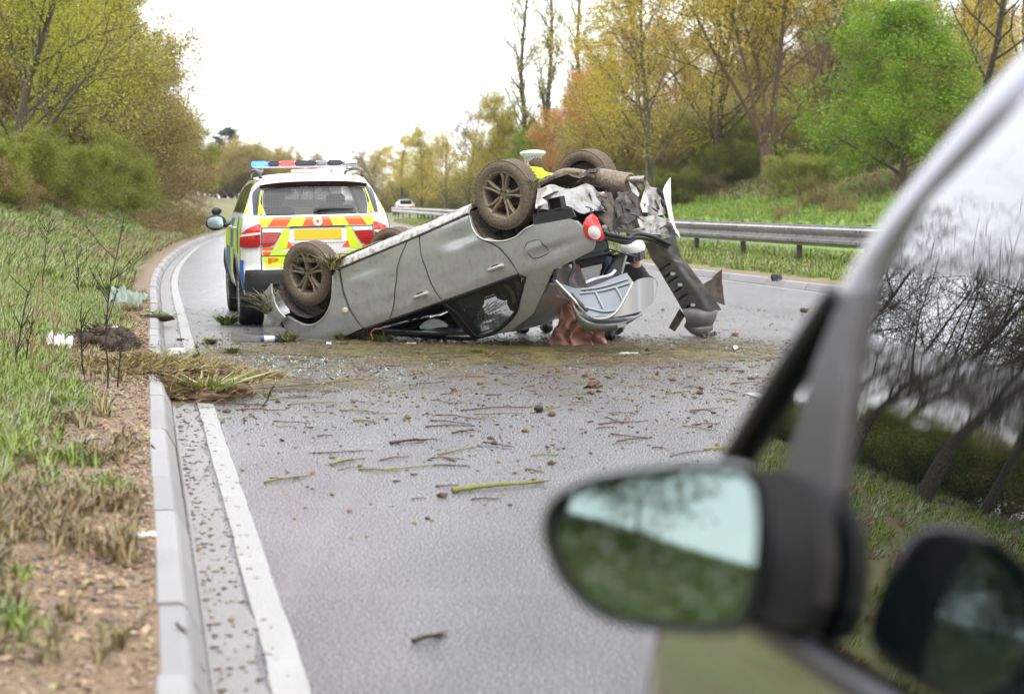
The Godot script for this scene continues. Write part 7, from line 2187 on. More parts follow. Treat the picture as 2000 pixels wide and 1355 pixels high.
			for i in 15:
				var an := lerpf(-0.1, PI + 0.1, i / 14.0)
				wl.append([Vector3(sg * 0.46, 0.38, wz), Vector3(sg * 0.46, 0.38 + sin(an) * 0.42, wz + cos(an) * 0.42)])
			tub.grid(wl)
			part(tub, "wheel_arch", M.black, car)
			var lip := MB.new()
			var pts: Array = []
			var s0: float = 1.55 if wz > -2 else 4.24
			for i in 17:
				var an := lerpf(-0.05, PI + 0.05, i / 16.0)
				var f := suv_f(Vector2(sg * (s0 + cos(an) * 0.405), 0.40 + sin(an) * 0.405))
				pts.append(f)
			lip.tube(pts, 0.022, 6); part(lip, "arch_trim", M.dark_plastic, car)
		# bumper half: reflector, exhaust
		decal.call(m.call([0.50, 0.555, 0.72, 0.565, 0.73, 0.600, 0.50, 0.592]), "reflector", M.red_lens, 0.006, null, back)
		var ex := MB.new()
		ex.lathe(Transform3D(Basis(Vector3.RIGHT, PI / 2), Vector3(sg * 0.47, 0.455, -0.03)), [Vector2(0.044, -0.2), Vector2(0.046, 0.035), Vector2(0.050, 0.05), Vector2(0.052, 0.045), Vector2(0.052, -0.2)], 22)
		part(ex, "exhaust_tip", M.chrome, car)
		# mirrors
		var mr := MB.new()
		mr.tube([Vector3(sg * 0.78, 1.13, -2.72), Vector3(sg * 0.90, 1.115, -2.70)], 0.035, 8)
		mr.blob(T(Vector3(sg * 1.00, 1.15, -2.70)), Vector3(0.125, 0.105, 0.07), nz, 0.06, 10, 16)
		mr.blob(T(Vector3(sg * 0.985, 1.285, -2.69)), Vector3(0.062, 0.05, 0.04), nz, 0.05, 8, 12)
		part(mr, "door_mirror", M.dark_plastic, car)
		var mg := MB.new()
		mg.patch(soft(P2([sg * 0.905, 1.07, sg * 1.10, 1.085, sg * 1.105, 1.20, sg * 0.92, 1.225]), 2, 0.2), func(p: Vector2) -> Vector3: return Vector3(p.x, p.y, -2.628), 0.1, Vector3(0, 0, 1), 0.004)
		part(mg, "mirror_glass", M.mirror_teal, car)
		# handles
		for s in [1.85, 2.85]:
			var hd := MB.new()
			var p0 := suv_f(Vector2(sg * s, 1.10)); var p1 := suv_f(Vector2(sg * (s + 0.2), 1.095))
			var o := Vector3(sg * 0.03, 0, 0)
			hd.tube([p0, p0 + o, p1 + o, p1], 0.014, 7); part(hd, "door_handle", M.police_white, car)
		# roof rail
		var rr := MB.new()
		rr.tube(curve3([Vector3(sg * 0.57, 1.655, -0.62), Vector3(sg * 0.575, 1.725, -0.75), Vector3(sg * 0.58, 1.75, -1.5), Vector3(sg * 0.575, 1.735, -2.3), Vector3(sg * 0.57, 1.66, -2.6)], 5), 0.021, 8)
		part(rr, "roof_rail", M.dark_plastic, car)
	# black lower bumper
	mb = MB.new()
	mb.patch(P2([-0.88, 0.38, -0.6, 0.345, 0.6, 0.345, 0.88, 0.38, 0.86, 0.50, 0.81, 0.648, -0.81, 0.648, -0.86, 0.50]), suv_f, 0.07, back, 0.02, 0.010)
	part(mb, "bumper", M.dark_plastic, car)
	mb = MB.new()
	mb.bx(Vector3(0, 0.42, -2.2), Vector3(1.5, 0.30, 4.0), 0.05)
	part(mb, "underbody", M.black, car)
	# markings on the tailgate
	var hz := [[-0.625, -0.545, -0.470, -0.625, "hi_yellow"], [-0.542, -0.335, -0.272, -0.467, "hi_orange"], [-0.332, -0.170, -0.118, -0.269, "hi_yellow"], [-0.167, -0.0, -0.0, -0.115, "hi_orange"], [0.003, 0.170, 0.128, 0.003, "hi_orange"], [0.173, 0.345, 0.286, 0.131, "hi_yellow"], [0.348, 0.545, 0.472, 0.289, "hi_orange"], [0.548, 0.622, 0.622, 0.475, "hi_yellow"]]
	for q in hz:
		var nm: String = "yellow_marking" if q[4] == "hi_yellow" else "orange_marking"
		decal.call(sx([q[0], 1.118, q[1], 1.118, q[2], 1.218, q[3], 1.218]), nm, M[q[4]], 0.004, gate)
	for sg in [1.0, -1.0]:
		var mm := func(a: Array) -> PackedVector2Array:
			var o: Array = []
			for i in range(0, a.size(), 2): o.append_array([a[i] * sg, a[i + 1]])
			return sx(o)
		decal.call(mm.call([0.600, 0.885, 0.46, 0.888, 0.445, 0.93, 0.385, 1.06, 0.36, 1.10, 0.305, 1.10, 0.32, 0.95, 0.34, 0.88, 0.43, 0.855, 0.60, 0.85]), "yellow_marking", M.hi_yellow, 0.003, gate)
		decal.call(mm.call([0.325, 0.955, 0.345, 0.885, 0.255, 0.885]), "orange_marking", M.hi_orange, 0.006, gate)
		decal.call(mm.call([0.605, 0.893, 0.48, 0.893, 0.50, 0.866, 0.605, 0.866]), "orange_marking", M.hi_orange, 0.006, gate)
		decal.call(mm.call([0.605, 0.845, 0.51, 0.845, 0.535, 0.808, 0.605, 0.808]), "orange_marking", M.hi_orange, 0.006, gate)
		decal.call(mm.call([0.50, 0.845, 0.30, 0.845, 0.33, 0.808, 0.525, 0.808]), "yellow_marking", M.hi_yellow, 0.006, gate)
	decal.call(sx([-0.605, 0.795, -0.585, 0.668, 0.585, 0.668, 0.605, 0.795]), "yellow_marking", M.hi_yellow, 0.004, gate)
	for x in [-0.44, -0.20, 0.06, 0.30]: decal.call(sx([x, 0.668, x + 0.10, 0.668, x + 0.125, 0.708, x + 0.025, 0.708]), "orange_marking", M.hi_orange, 0.006, gate)
	# plate and its recess, seams
	decal.call(soft(sx([-0.315, 0.935, 0.315, 0.935, 0.30, 1.098, -0.30, 1.098]), 1, 0.06), "plate_recess", M.police_white, 0.007, gate)
	var npl := MB.new()
	npl.patch(sx([-0.257, 0.972, 0.257, 0.972, 0.257, 1.080, -0.257, 1.080]), suv_f, 0.1, back, 0.006, 0.015)
	part(npl, "number_plate", M.plate_yellow, gate)
	for q in [[-0.615, 1.106, 0.615, 1.106], [-0.61, 0.802, 0.61, 0.802]]:
		var ln: Array = []
		for i in 13: ln.append(suv_f(Vector2(lerpf(q[0], q[2], i / 12.0), q[1])) + Vector3(0, 0, 0.003))
		var seam := MB.new(); seam.tube(ln, 0.004, 4); part(seam, "seam", M.black, gate)
	var sp := MB.new()
	sp.patch(sx([-0.30, 1.098, 0.30, 1.098, 0.30, 1.112, -0.30, 1.112]), suv_f, 0.1, back, 0.02, 0.02)
	part(sp, "gate_handle", M.dark_plastic, gate)
	# crest: plain pale oval
	var ov := PackedVector2Array()
	for i in 22: ov.append(Vector2(0.002 + 0.056 * cos(TAU * i / 22.0), 1.168 + 0.054 * sin(TAU * i / 22.0)))
	decal.call(ov, "crest", M.crest_grey, 0.010, gate)
	ov = PackedVector2Array()
	for i in 14: ov.append(Vector2(0.002 + 0.016 * cos(TAU * i / 14.0), 1.165 + 0.020 * sin(TAU * i / 14.0)))
	decal.call(ov, "crest_boss", M.hi_orange, 0.012, gate)
	# lettering across the tailgate foot
	var tm := TextMesh.new()
	var fnt := SystemFont.new(); fnt.font_names = PackedStringArray(["Droid Sans"]); fnt.font_weight = 700
	tm.font = fnt; tm.text = "P O L I C E"; tm.font_size = 64; tm.pixel_size = 0.0021; tm.depth = 0.004
	tm.material = M.hi_orange
	var to := MeshInstance3D.new(); to.name = "lettering"; to.mesh = tm
	var bb := tm.get_aabb()
	var fx := 1.10 / bb.size.x; var fy := 0.066 / bb.size.y
	to.transform = Transform3D(Basis.from_scale(Vector3(fx, fy, 1.0)), Vector3(-(bb.position.x + bb.size.x * 0.5) * fx, 0.750 - (bb.position.y + bb.size.y * 0.5) * fy, -0.062))
	# bow the word with the panel: cut it into its own mesh, bent in depth
	var bent := MB.new()
	var ar := tm.surface_get_arrays(0)
	for si in tm.get_surface_count():
		ar = tm.surface_get_arrays(si)
		var vs: PackedVector3Array = ar[Mesh.ARRAY_VERTEX]; var ids: PackedInt32Array = ar[Mesh.ARRAY_INDEX]
		for i in range(0, ids.size(), 3):
			var t: Array = []
			for j in 3:
				var p := to.transform * vs[ids[i + j]]
				p.z = suv_f(Vector2(p.x * 0.84 / suv_hw(p.y), p.y)).z + 0.011
				t.append(p)
			if vs[ids[i]].z < 0.0015 or vs[ids[i + 1]].z < 0.0015 or vs[ids[i + 2]].z < 0.0015: continue
			if (t[1] - t[0]).cross(t[2] - t[0]).length() > 1e-9: bent.tri_n(t[0], t[1], t[2], Vector3(0, 0, 1))
	to.free()
	part(bent, "lettering", M.hi_orange, gate)
	# rear window with frame
	for sg in [1.0, -1.0]:
		var o: Array = []
		for q in [[0.555, 1.535], [0.60, 1.385], [0.565, 1.265], [0.640, 1.245], [0.625, 1.32], [0.60, 1.45], [0.575, 1.56]]: o.append_array([q[0] * sg, q[1]])
		decal.call(sx(o), "yellow_marking", M.hi_yellow, 0.006, gate)
		o = []
		for q in [[0.54, 1.54], [0.59, 1.385], [0.555, 1.25], [0.655, 1.24], [0.63, 1.38], [0.595, 1.56]]: o.append_array([q[0] * sg, q[1]])
		var fr := MB.new(); fr.patch(sx(o), suv_f, 0.08, back, 0.03); part(fr, "gate_frame", M.police_white, gate)
	var gl := MB.new()
	gl.patch(sx([-0.565, 1.252, 0.565, 1.252, 0.600, 1.385, 0.555, 1.545, -0.555, 1.545, -0.600, 1.385]), suv_f, 0.1, back, 0.0, -0.004)
	part(gl, "rear_window", M.tail_glass, gate)
	var wp := MB.new()
	wp.tube([suv_f(Vector2(-0.02, 1.262)) + Vector3(0, 0, 0.03), suv_f(Vector2(-0.01, 1.29)) + Vector3(0, 0, 0.035), suv_f(Vector2(0.18, 1.298)) + Vector3(0, 0, 0.03), suv_f(Vector2(0.44, 1.292)) + Vector3(0, 0, 0.02)], [0.024, 0.022, 0.014, 0.007], 8)
	part(wp, "wiper", M.black, gate)
	# spoiler and roof
	var rows: Array = []; var und: Array = []
	for i in 17:
		var t := i / 16.0 * 2.0 - 1.0
		var x := t * 0.575; var c := absf(t)
		var dy := -0.035 * pow(c, 3.0)
		rows.append([Vector3(x, 1.685 + dy, -0.80), Vector3(x * 1.01, 1.668 + dy, -0.60), Vector3(x * 1.03, 1.635 + dy, -0.42 - 0.05 * c * c), Vector3(x * 1.035, 1.618 + dy, -0.335 - 0.07 * c * c), Vector3(x * 1.035, 1.606 + dy, -0.335 - 0.07 * c * c)])
		und.append([Vector3(x * 1.035, 1.606 + dy, -0.335 - 0.07 * c * c), Vector3(x * 1.03, 1.575 + dy, -0.375 - 0.06 * c * c), Vector3(x, 1.545 + dy * 0.6, -0.41)])
	mb = MB.new(); mb.grid(rows); part(mb, "spoiler", M.police_white, car)
	mb = MB.new(); mb.grid(und); part(mb, "spoiler_underside", M.dark_red_glass, car)
	rows = []
	for i in 17:
		var t := i / 16.0 * 2.0 - 1.0
		var row: Array = []
		for z in [-0.70, -1.0, -1.5, -2.1, -2.6, -2.85]:
			var y := lin_table([[-2.85, 1.655], [-2.6, 1.69], [-2.0, 1.715], [-1.2, 1.71], [-0.7, 1.675]], z) - 0.05 * pow(absf(t), 3.0)
			row.append(Vector3(t * 0.60, y, z))
		rows.append(row)
	mb = MB.new(); mb.grid(rows); part(mb, "roof", M.police_white, car)
	mb = MB.new(); mb.patch(P2([-0.56, -2.86, 0.56, -2.86, 0.66, -3.55, -0.66, -3.55]), func(p: Vector2) -> Vector3: return Vector3(p.x, 1.65 + (p.y + 2.86) * 0.66, p.y - 0.06 + 0.12 * p.x * p.x), 0.12, Vector3(0, 1, -1)); part(mb, "windscreen", M.tail_glass, car)
	mb = MB.new(); mb.patch(P2([-0.72, -3.5, 0.72, -3.5, 0.60, -4.55, -0.60, -4.55]), func(p: Vector2) -> Vector3: return Vector3(p.x, 1.18 + (p.y + 3.5) * 0.14 - 0.04 * p.x * p.x - 0.25 * pow(maxf(0.0, (-4.1 - p.y) / 0.5), 2.0), p.y), 0.1, Vector3.UP, 0.03, 0.0, true); part(mb, "bonnet", M.police_white, car)
	mb = MB.new(); mb.bx(Vector3(0, 0.68, -4.42), Vector3(1.3, 0.6, 0.2), 0.08); part(mb, "front_bumper", M.police_white, car)
	# cabin: floor, seats, dog guard mesh
	var cb := MB.new()
	cb.bx(Vector3(0, 1.12, -1.0), Vector3(1.25, 0.04, 1.2))
	part(cb, "load_cover", M.cabin, car)
	cb = MB.new()
	for x in [-0.36, 0.36]:
		cb.box(T(Vector3(x, 1.16, -1.55), Vector3(8, 0, 0)), Vector3(0.46, 0.34, 0.12), 0.05)
		cb.bx(Vector3(x, 1.40, -1.58), Vector3(0.22, 0.12, 0.07), 0.03)
	part(cb, "rear_seat", M.cabin, car)
	var mesh := MB.new()
	for i in 34: mesh.bx(Vector3(-0.56 + i * 0.034, 1.47, -1.30), Vector3(0.0028, 0.30, 0.0028))
	for i in 9: mesh.bx(Vector3(0, 1.33 + i * 0.034, -1.30), Vector3(1.14, 0.0028, 0.0028))
	part(mesh, "dog_guard", M.grey_plastic, car)
	# light bar
	var lb := Node3D.new(); lb.name = "light_bar"; lb.transform = T(Vector3(0.03, 1.825, -1.85)); car.add_child(lb)
	var segs := [[-0.62, -0.44, "lamp_blue", "blue_lamp"], [-0.435, -0.30, "bar_dark", "bar_segment"], [-0.295, -0.13, "lamp_red", "red_lamp"], [-0.125, 0.13, "bar_dark", "bar_segment"], [0.135, 0.26, "bar_clear", "bar_segment"], [0.265, 0.44, "bar_dark", "bar_segment"], [0.445, 0.62, "bar_silver", "bar_end"]]
	for q in segs:
		var b := MB.new(); b.bx(Vector3((q[0] + q[1]) * 0.5, 0.005, 0), Vector3(q[1] - q[0], 0.062, 0.27), 0.02)
		part(b, q[3], M[q[2]], lb)
	var bs := MB.new(); bs.bx(Vector3(0, -0.034, 0), Vector3(1.22, 0.018, 0.24), 0.006)
	for x in [-0.50, 0.50]: bs.tube([Vector3(x, -0.03, 0), Vector3(x, -0.075, 0.0), Vector3(x * 1.09, -0.09, 0)], 0.02, 7)
	part(bs, "bar_base", M.bar_silver, lb)
	var pod := MB.new(); pod.bx(Vector3(0.02, 1.735, -1.55), Vector3(0.34, 0.035, 0.16), 0.012)
	part(pod, "aerial_pod", M.white_plastic, car)
	for q in [[-0.50, Color(0.15, 0.3, 1.0), "blue_lamp_light"], [-0.185, Color(1.0, 0.12, 0.06), "red_lamp_light"]]:
		var l := OmniLight3D.new()
		l.name = q[2]; l.light_color = q[1]; l.light_energy = 0.35; l.light_size = 0.06; l.omni_range = 12.0; l.omni_attenuation = 2.0; l.shadow_enabled = true
		l.position = Vector3(0.03 + q[0], 1.83, -1.85)
		car.add_child(l)

# ------------------------------------------------------------------ distant car, sign
func far_things() -> void:
	var d := 186.0
	var at := Vector3((790.0 - 1000.0) / 3600.0 * d, 0, -d)
	at.y = land(at.x, d).y + 0.03
	var car := thing("hatchback_car", "distant pale silver hatchback with a red rear, driving away beyond the crash barrier", "car", T(at, Vector3(0, 8, 0)))
	var prof := P2([-2.0, 0.35, -2.05, 0.75, -1.95, 0.95, -1.55, 1.40, -1.3, 1.46, 0.2, 1.44, 0.95, 0.98, 1.9, 0.82, 2.0, 0.55, 1.95, 0.3])
	var rows: Array = []
	for k in 9:
		var t := k / 8.0 * 2.0 - 1.0
		var row: Array = []
		for p in soft(prof, 1):
			var hw := 0.86 - 0.26 * smoothstep(0.95, 1.46, p.y)
			row.append(Vector3(t * hw, p.y - 0.04 * t * t, -p.x))
		rows.append(row)
	var mb := MB.new(); mb.grid(rows, true)
	for sg in [0, 8]:
		var c := Vector3.ZERO
		for p in rows[sg]: c += p
		c /= rows[sg].size()
		for i in rows[sg].size(): mb.tri_n(c, rows[sg][i], rows[sg][(i + 1) % rows[sg].size()], Vector3(sg - 4, 0, 0))
	part(mb, "body", M.silver_far, car)
	mb = MB.new(); mb.patch(P2([-0.60, 1.0, 0.60, 1.0, 0.52, 1.36, -0.52, 1.36]), func(p: Vector2) -> Vector3: return Vector3(p.x, p.y, 2.02 - (p.y - 0.95) * 0.89 + 0.03), 0.5, Vector3(0, 1, 1), 0.01); part(mb, "rear_window", M.dark_glass, car)
	mb = MB.new(); mb.bx(Vector3(0, 0.62, 2.03), Vector3(1.5, 0.36, 0.10), 0.03); part(mb, "rear_bumper", M.dull_red, car)
	mb = MB.new(); mb.bx(Vector3(0, 0.66, 2.09), Vector3(0.5, 0.12, 0.02)); part(mb, "number_plate", M.plate_yellow, car)
	for sg in [1.0, -1.0]:
		mb = MB.new(); mb.bx(Vector3(sg * 0.74, 0.85, 2.0), Vector3(0.14, 0.22, 0.1), 0.02); part(mb, "tail_lamp", M.red_lens, car)
		for z in [1.3, -1.25]:
			mb = MB.new(); mb.lathe(T(Vector3(sg * 0.70, 0.31, z), Vector3(0, 0, 90)), [Vector2(0, -0.1), Vector2(0.28, -0.1), Vector2(0.31, -0.06), Vector2(0.31, 0.06), Vector2(0.28, 0.1), Vector2(0, 0.1)], 18); part(mb, "wheel", M.tyre, car)
	var sp := px_ground(410, 150)
	var sign := thing("road_sign", "brown direction sign on two posts far off on the left verge", "road sign", T(sp, Vector3(0, 8, 0)))
	mb = MB.new(); mb.bx(Vector3(0, 1.35, 0), Vector3(1.5, 0.50, 0.05), 0.01); part(mb, "panel", M.sign_brown, sign)
	mb = MB.new(); mb.bx(Vector3(0, 1.60, 0.03), Vector3(1.46, 0.03, 0.01)); mb.bx(Vector3(0, 1.10, 0.03), Vector3(1.46, 0.03, 0.01)); part(mb, "border", M.white_plastic, sign)
	for x in [-0.5, 0.5]:
		mb = MB.new(); mb.tube([Vector3(x, -0.2, -0.04), Vector3(x, 1.55, -0.04)], 0.04, 8); part(mb, "post", M.post, sign)

# ------------------------------------------------------------------ the parked car whose mirror fills the foreground
# own axes: x to the car's right, y up, z back; x = 0 at the left belt line. Faces the way the road runs.
func near_x(y: float, z: float) -> float:
	var x := lin_table([[0.2, 0.02], [0.45, -0.035], [0.70, -0.055], [0.82, -0.045], [0.90, -0.02], [0.95, 0.0], [1.0, 0.014], [1.2, 0.075], [1.4, 0.155], [1.52, 0.23], [1.6, 0.32]], y)
	return x + 0.27 * maxf(0.0, sqrt(pow(maxf(0.0, -0.36 - z), 2.0) + 0.01) - 0.1) + 0.30 * pow(maxf(0.0, (-1.05 - z)) / 1.0, 2.2)
func near_f(q: Vector2) -> Vector3: return Vector3(near_x(q.y, q.x), q.y, q.x)

func parked_car() -> void:
	# origin: belt line point 1.9 m ahead of the camera
	var car := thing("parked_car", "out-of-focus silver car at the right edge, seen past its black door mirror", "car", Transform3D(Basis(Vector3.UP, deg_to_rad(11.0)), Vector3(0.296, 0.0, -1.9)))
	var out := Vector3(-1, 0.2, 0)
	var mb := MB.new()
	# front door skin, wing, rear door: (z, y)
	mb.patch(P2([-0.42, 0.30, 1.0, 0.30, 1.0, 0.95, -0.10, 0.935, -0.40, 0.925]), near_f, 0.07, out, 0.02); part(mb, "front_door", M.near_paint, car)
	mb = MB.new(); mb.patch(P2([1.01, 0.30, 2.0, 0.30, 2.1, 0.97, 1.01, 0.95]), near_f, 0.09, out, 0.02); part(mb, "rear_door", M.near_paint, car)
	mb = MB.new()
	var w: Array = [-0.43, 0.30, -0.43, 0.925, -0.55, 0.93, -1.0, 0.86, -1.35, 0.74, -1.5, 0.55, -1.48, 0.36]
	w.append_array(arch_pts(-1.02, 0.32, 0.36, PI, 0.0, 10))
	mb.patch(P2(w), near_f, 0.07, out, 0.02); part(mb, "front_wing", M.near_paint, car)
	make_wheel(car, Transform3D(Basis(Vector3.UP, -PI / 2), Vector3(0.14, 0.31, -1.02)), 0.31, 0.19, 0, M.tyre, M.alloy, M.rim_dark, M.black, M.black)
	# bonnet and scuttle
	mb = MB.new(); mb.patch(P2([0.06, -0.52, 1.36, -0.52, 1.30, -1.2, 1.0, -1.5, 0.42, -1.5, 0.12, -1.2]), func(p: Vector2) -> Vector3: return Vector3(p.x, 0.945 + (p.y + 0.52) * 0.16 - 0.06 * pow((p.x - 0.71) / 0.65, 4.0), p.y), 0.1, Vector3.UP, 0.02, 0.0, true); part(mb, "bonnet", M.near_paint, car)
	mb = MB.new(); mb.bx(Vector3(0.71, 0.6, -1.35), Vector3(1.0, 0.5, 0.2), 0.08); mb.bx(Vector3(0.75, 0.45, 0.4), Vector3(1.3, 0.3, 3.0), 0.05); part(mb, "underbody", M.black, car)
	# windscreen pillar: from the scuttle up and back to the roof
	var pil := P2([-0.50, 1.02, -0.33, 1.17, -0.12, 1.35, 0.10, 1.50, 0.40, 1.57, 1.0, 1.60, 1.0, 1.53, 0.42, 1.50, 0.20, 1.455, 0.02, 1.34, -0.20, 1.15, -0.36, 1.00])
	var pc: Array = []
	var po := curve3(P3([0.06, 1.04, -0.25, 0.073, 1.093, -0.248, 0.091, 1.153, -0.247, 0.115, 1.224, -0.258, 0.141, 1.288, -0.255, 0.173, 1.369, -0.205, 0.23, 1.472, -0.139, 0.309, 1.563, -0.131, 0.402, 1.655, -0.12, 0.46, 1.69, 0.2, 0.46, 1.69, 1.2]), 4)
	var pi2 := curve3(P3([0.034, 1.05, 0.01, 0.044, 1.097, 0.0, 0.061, 1.152, -0.028, 0.087, 1.229, -0.066, 0.114, 1.297, -0.083, 0.144, 1.371, -0.055, 0.195, 1.463, 0.016, 0.235, 1.524, 0.065, 0.283, 1.567, 0.108, 0.35, 1.61, 0.25, 0.38, 1.63, 0.6, 0.38, 1.63, 1.2]), 4)
	for i in range(14, po.size()):
		var row: Array = []
		for k in 9:
			var s := k / 8.0
			var bulge := 0.014 * sin(s * PI)
			row.append((po[i] as Vector3).lerp(pi2[i], s) + Vector3(-0.8, 0.57, -0.1) * bulge + (Vector3(0.03, -0.01, 0.0) if k == 8 else (Vector3(0.03, -0.02, -0.01) if k == 0 else Vector3.ZERO)))
		pc.append(row)
	mb = MB.new(); mb.grid(pc); part(mb, "windscreen_pillar", M.near_frame, car)
	var seal := MB.new()
	var sp: Array = []
	for q in [[-0.40, 1.02], [-0.334, 1.088], [-0.243, 1.202], [-0.18, 1.295]]: sp.append(near_f(Vector2(q[0], q[1])) + Vector3(-0.004, 0, 0))
	seal.tube(curve3(sp, 5), 0.012, 7); part(seal, "windscreen_seal", M.black_rubber, car)
	# roof
	mb = MB.new(); mb.patch(P2([0.33, 0.10, 0.75, 0.02, 1.17, 0.10, 1.17, 2.2, 0.33, 2.2]), func(p: Vector2) -> Vector3: return Vector3(p.x, 1.66 + 0.05 * (1.0 - pow((p.x - 0.75) / 0.42, 2.0)) - 0.04 * pow(maxf(0.0, 0.4 - p.y) / 0.4, 2.0), p.y), 0.12, Vector3.UP, 0.03, 0.0, true); part(mb, "roof", M.near_paint, car)
	# quarter light, divider, door glass
	mb = MB.new(); mb.patch(P2([-0.39, 1.02, -0.332, 1.085, -0.243, 1.199, -0.178, 1.29, -0.15, 1.25, -0.15, 1.13, -0.16, 1.04, -0.24, 1.0]), func(q: Vector2) -> Vector3: return near_f(q) + Vector3(0.006, 0, 0), 0.06, out, 0.0); part(mb, "quarter_light", M.near_glass, car)
	mb = MB.new(); mb.patch(P2([-0.05, 0.955, -0.05, 1.05, -0.06, 1.15, -0.085, 1.229, -0.10, 1.297, -0.075, 1.371, 0.0, 1.463, 0.06, 1.524, 0.11, 1.567, 0.25, 1.61, 0.95, 1.62, 0.95, 0.975]), func(q: Vector2) -> Vector3: return near_f(q) + Vector3(0.006, 0, 0), 0.08, out, 0.0); part(mb, "door_glass", M.near_glass, car)
	mb = MB.new(); mb.patch(P2([-0.17, 0.945, -0.150, 1.087, -0.148, 1.15, -0.155, 1.22, -0.155, 1.285, -0.10, 1.30, -0.068, 1.229, -0.028, 1.152, 0.0, 1.097, 0.01, 0.945]), near_f, 0.05, out, 0.03, 0.006); part(mb, "window_divider", M.near_divider, car)
	# belt moulding
	var bl: Array = []
	for i in 12: bl.append(near_f(Vector2(lerpf(-0.42, 1.0, i / 11.0), lerpf(0.932, 0.955, i / 11.0))) + Vector3(-0.006, 0, 0))
	mb = MB.new(); mb.tube(bl, 0.014, 7); part(mb, "belt_moulding", M.near_divider, car)
	# mirror foot and head
	var foot := MB.new()
	foot.patch(soft(P2([-0.36, 0.935, 0.02, 0.945, 0.09, 0.975, 0.06, 1.05, -0.02, 1.09, -0.10, 1.10, -0.20, 1.08, -0.30, 1.03]), 1), near_f, 0.04, out, 0.02, 0.022)
	foot.tube(curve3([Vector3(0.01, 0.985, -0.17), Vector3(-0.035, 1.00, -0.13), Vector3(-0.075, 1.015, -0.11)], 4), [0.07, 0.066, 0.062, 0.058, 0.056, 0.055, 0.055, 0.055, 0.055], 12, true, 0.9)
	part(foot, "mirror_foot", M.matt_black, car)
	var head := Node3D.new(); head.name = "door_mirror"; car.add_child(head)
	# the head's own axes: x outward along the glass, y up, z towards the driver
	var bas := Basis(Vector3.UP, deg_to_rad(-11.0 - 12.0)) * Basis(Vector3.RIGHT, deg_to_rad(-8.5))
	var ctr := car.transform.affine_inverse() * Vector3(0.1435, 1.052, -1.83)
	head.transform = Transform3D(bas, ctr)
	var shape := curve2(P2([-0.113, -0.005, -0.115, 0.028, -0.098, 0.056, -0.062, 0.073, 0.01, 0.086, 0.076, 0.088, 0.106, 0.077, 0.114, 0.046, 0.114, -0.003, 0.105, -0.058, 0.082, -0.083, 0.01, -0.085, -0.051, -0.075, -0.092, -0.044]), 4)
	var rows: Array = []
	for q in [[0.015, 0.955], [0.006, 0.99], [-0.006, 1.0], [-0.03, 0.985], [-0.06, 0.92], [-0.085, 0.78], [-0.10, 0.55], [-0.107, 0.25], [-0.108, 0.01]]:
		var row: Array = []
		for p in shape: row.append(Vector3(p.x * q[1], p.y * q[1], q[0]))
		rows.append(row)
	mb = MB.new(); mb.grid(rows, true); part(mb, "mirror_housing", M.black_gloss, head)
	rows = []
	for q in [[0.015, 0.955], [0.013, 0.92], [-0.012, 0.88]]:
		var row: Array = []
		for p in shape: row.append(Vector3(p.x * q[1], p.y * q[1], q[0]))
		rows.append(row)
	mb = MB.new(); mb.grid(rows, true); part(mb, "mirror_rim", M.matt_black, head)
	var gl := PackedVector2Array()
	for p in shape: gl.append(p * 0.875)
	mb = MB.new(); mb.patch(gl, func(p: Vector2) -> Vector3: return Vector3(p.x, p.y, -0.006 - 0.25 * (p.x * p.x + p.y * p.y)), 0.02, Vector3(0, 0, 1)); part(mb, "mirror_glass", M.near_mirror, head)
	# rain drops on the glass
	var dr := MB.new()
	for i in 160:
		var p := Vector2(rng.randf_range(-0.1, 0.1), rng.randf_range(-0.075, 0.075))
		if not Geometry2D.is_point_in_polygon(p * 1.06, gl): continue
		dr.blob(T(Vector3(p.x, p.y, -0.005 - 0.25 * p.length_squared())), Vector3(1.0, 1.25, 0.5) * rng.randf_range(0.0007, 0.0019), nz, 0.2, 4, 6)
	part(dr, "rain_drops", M.water_drop, head).set_meta("kind", "stuff")
	# inside: dark seat, pillar and far side so that nothing is see-through
	mb = MB.new()
	mb.bx(Vector3(0.48, 0.78, 0.55), Vector3(0.48, 0.5, 0.5), 0.08); mb.box(T(Vector3(0.48, 1.12, 0.80), Vector3(14, 0, 0)), Vector3(0.46, 0.6, 0.14), 0.06)
	part(mb, "seat", M.cabin, car)
	mb = MB.new(); mb.bx(Vector3(0.75, 0.88, -0.18), Vector3(1.3, 0.16, 0.5), 0.06); part(mb, "dashboard", M.cabin, car)

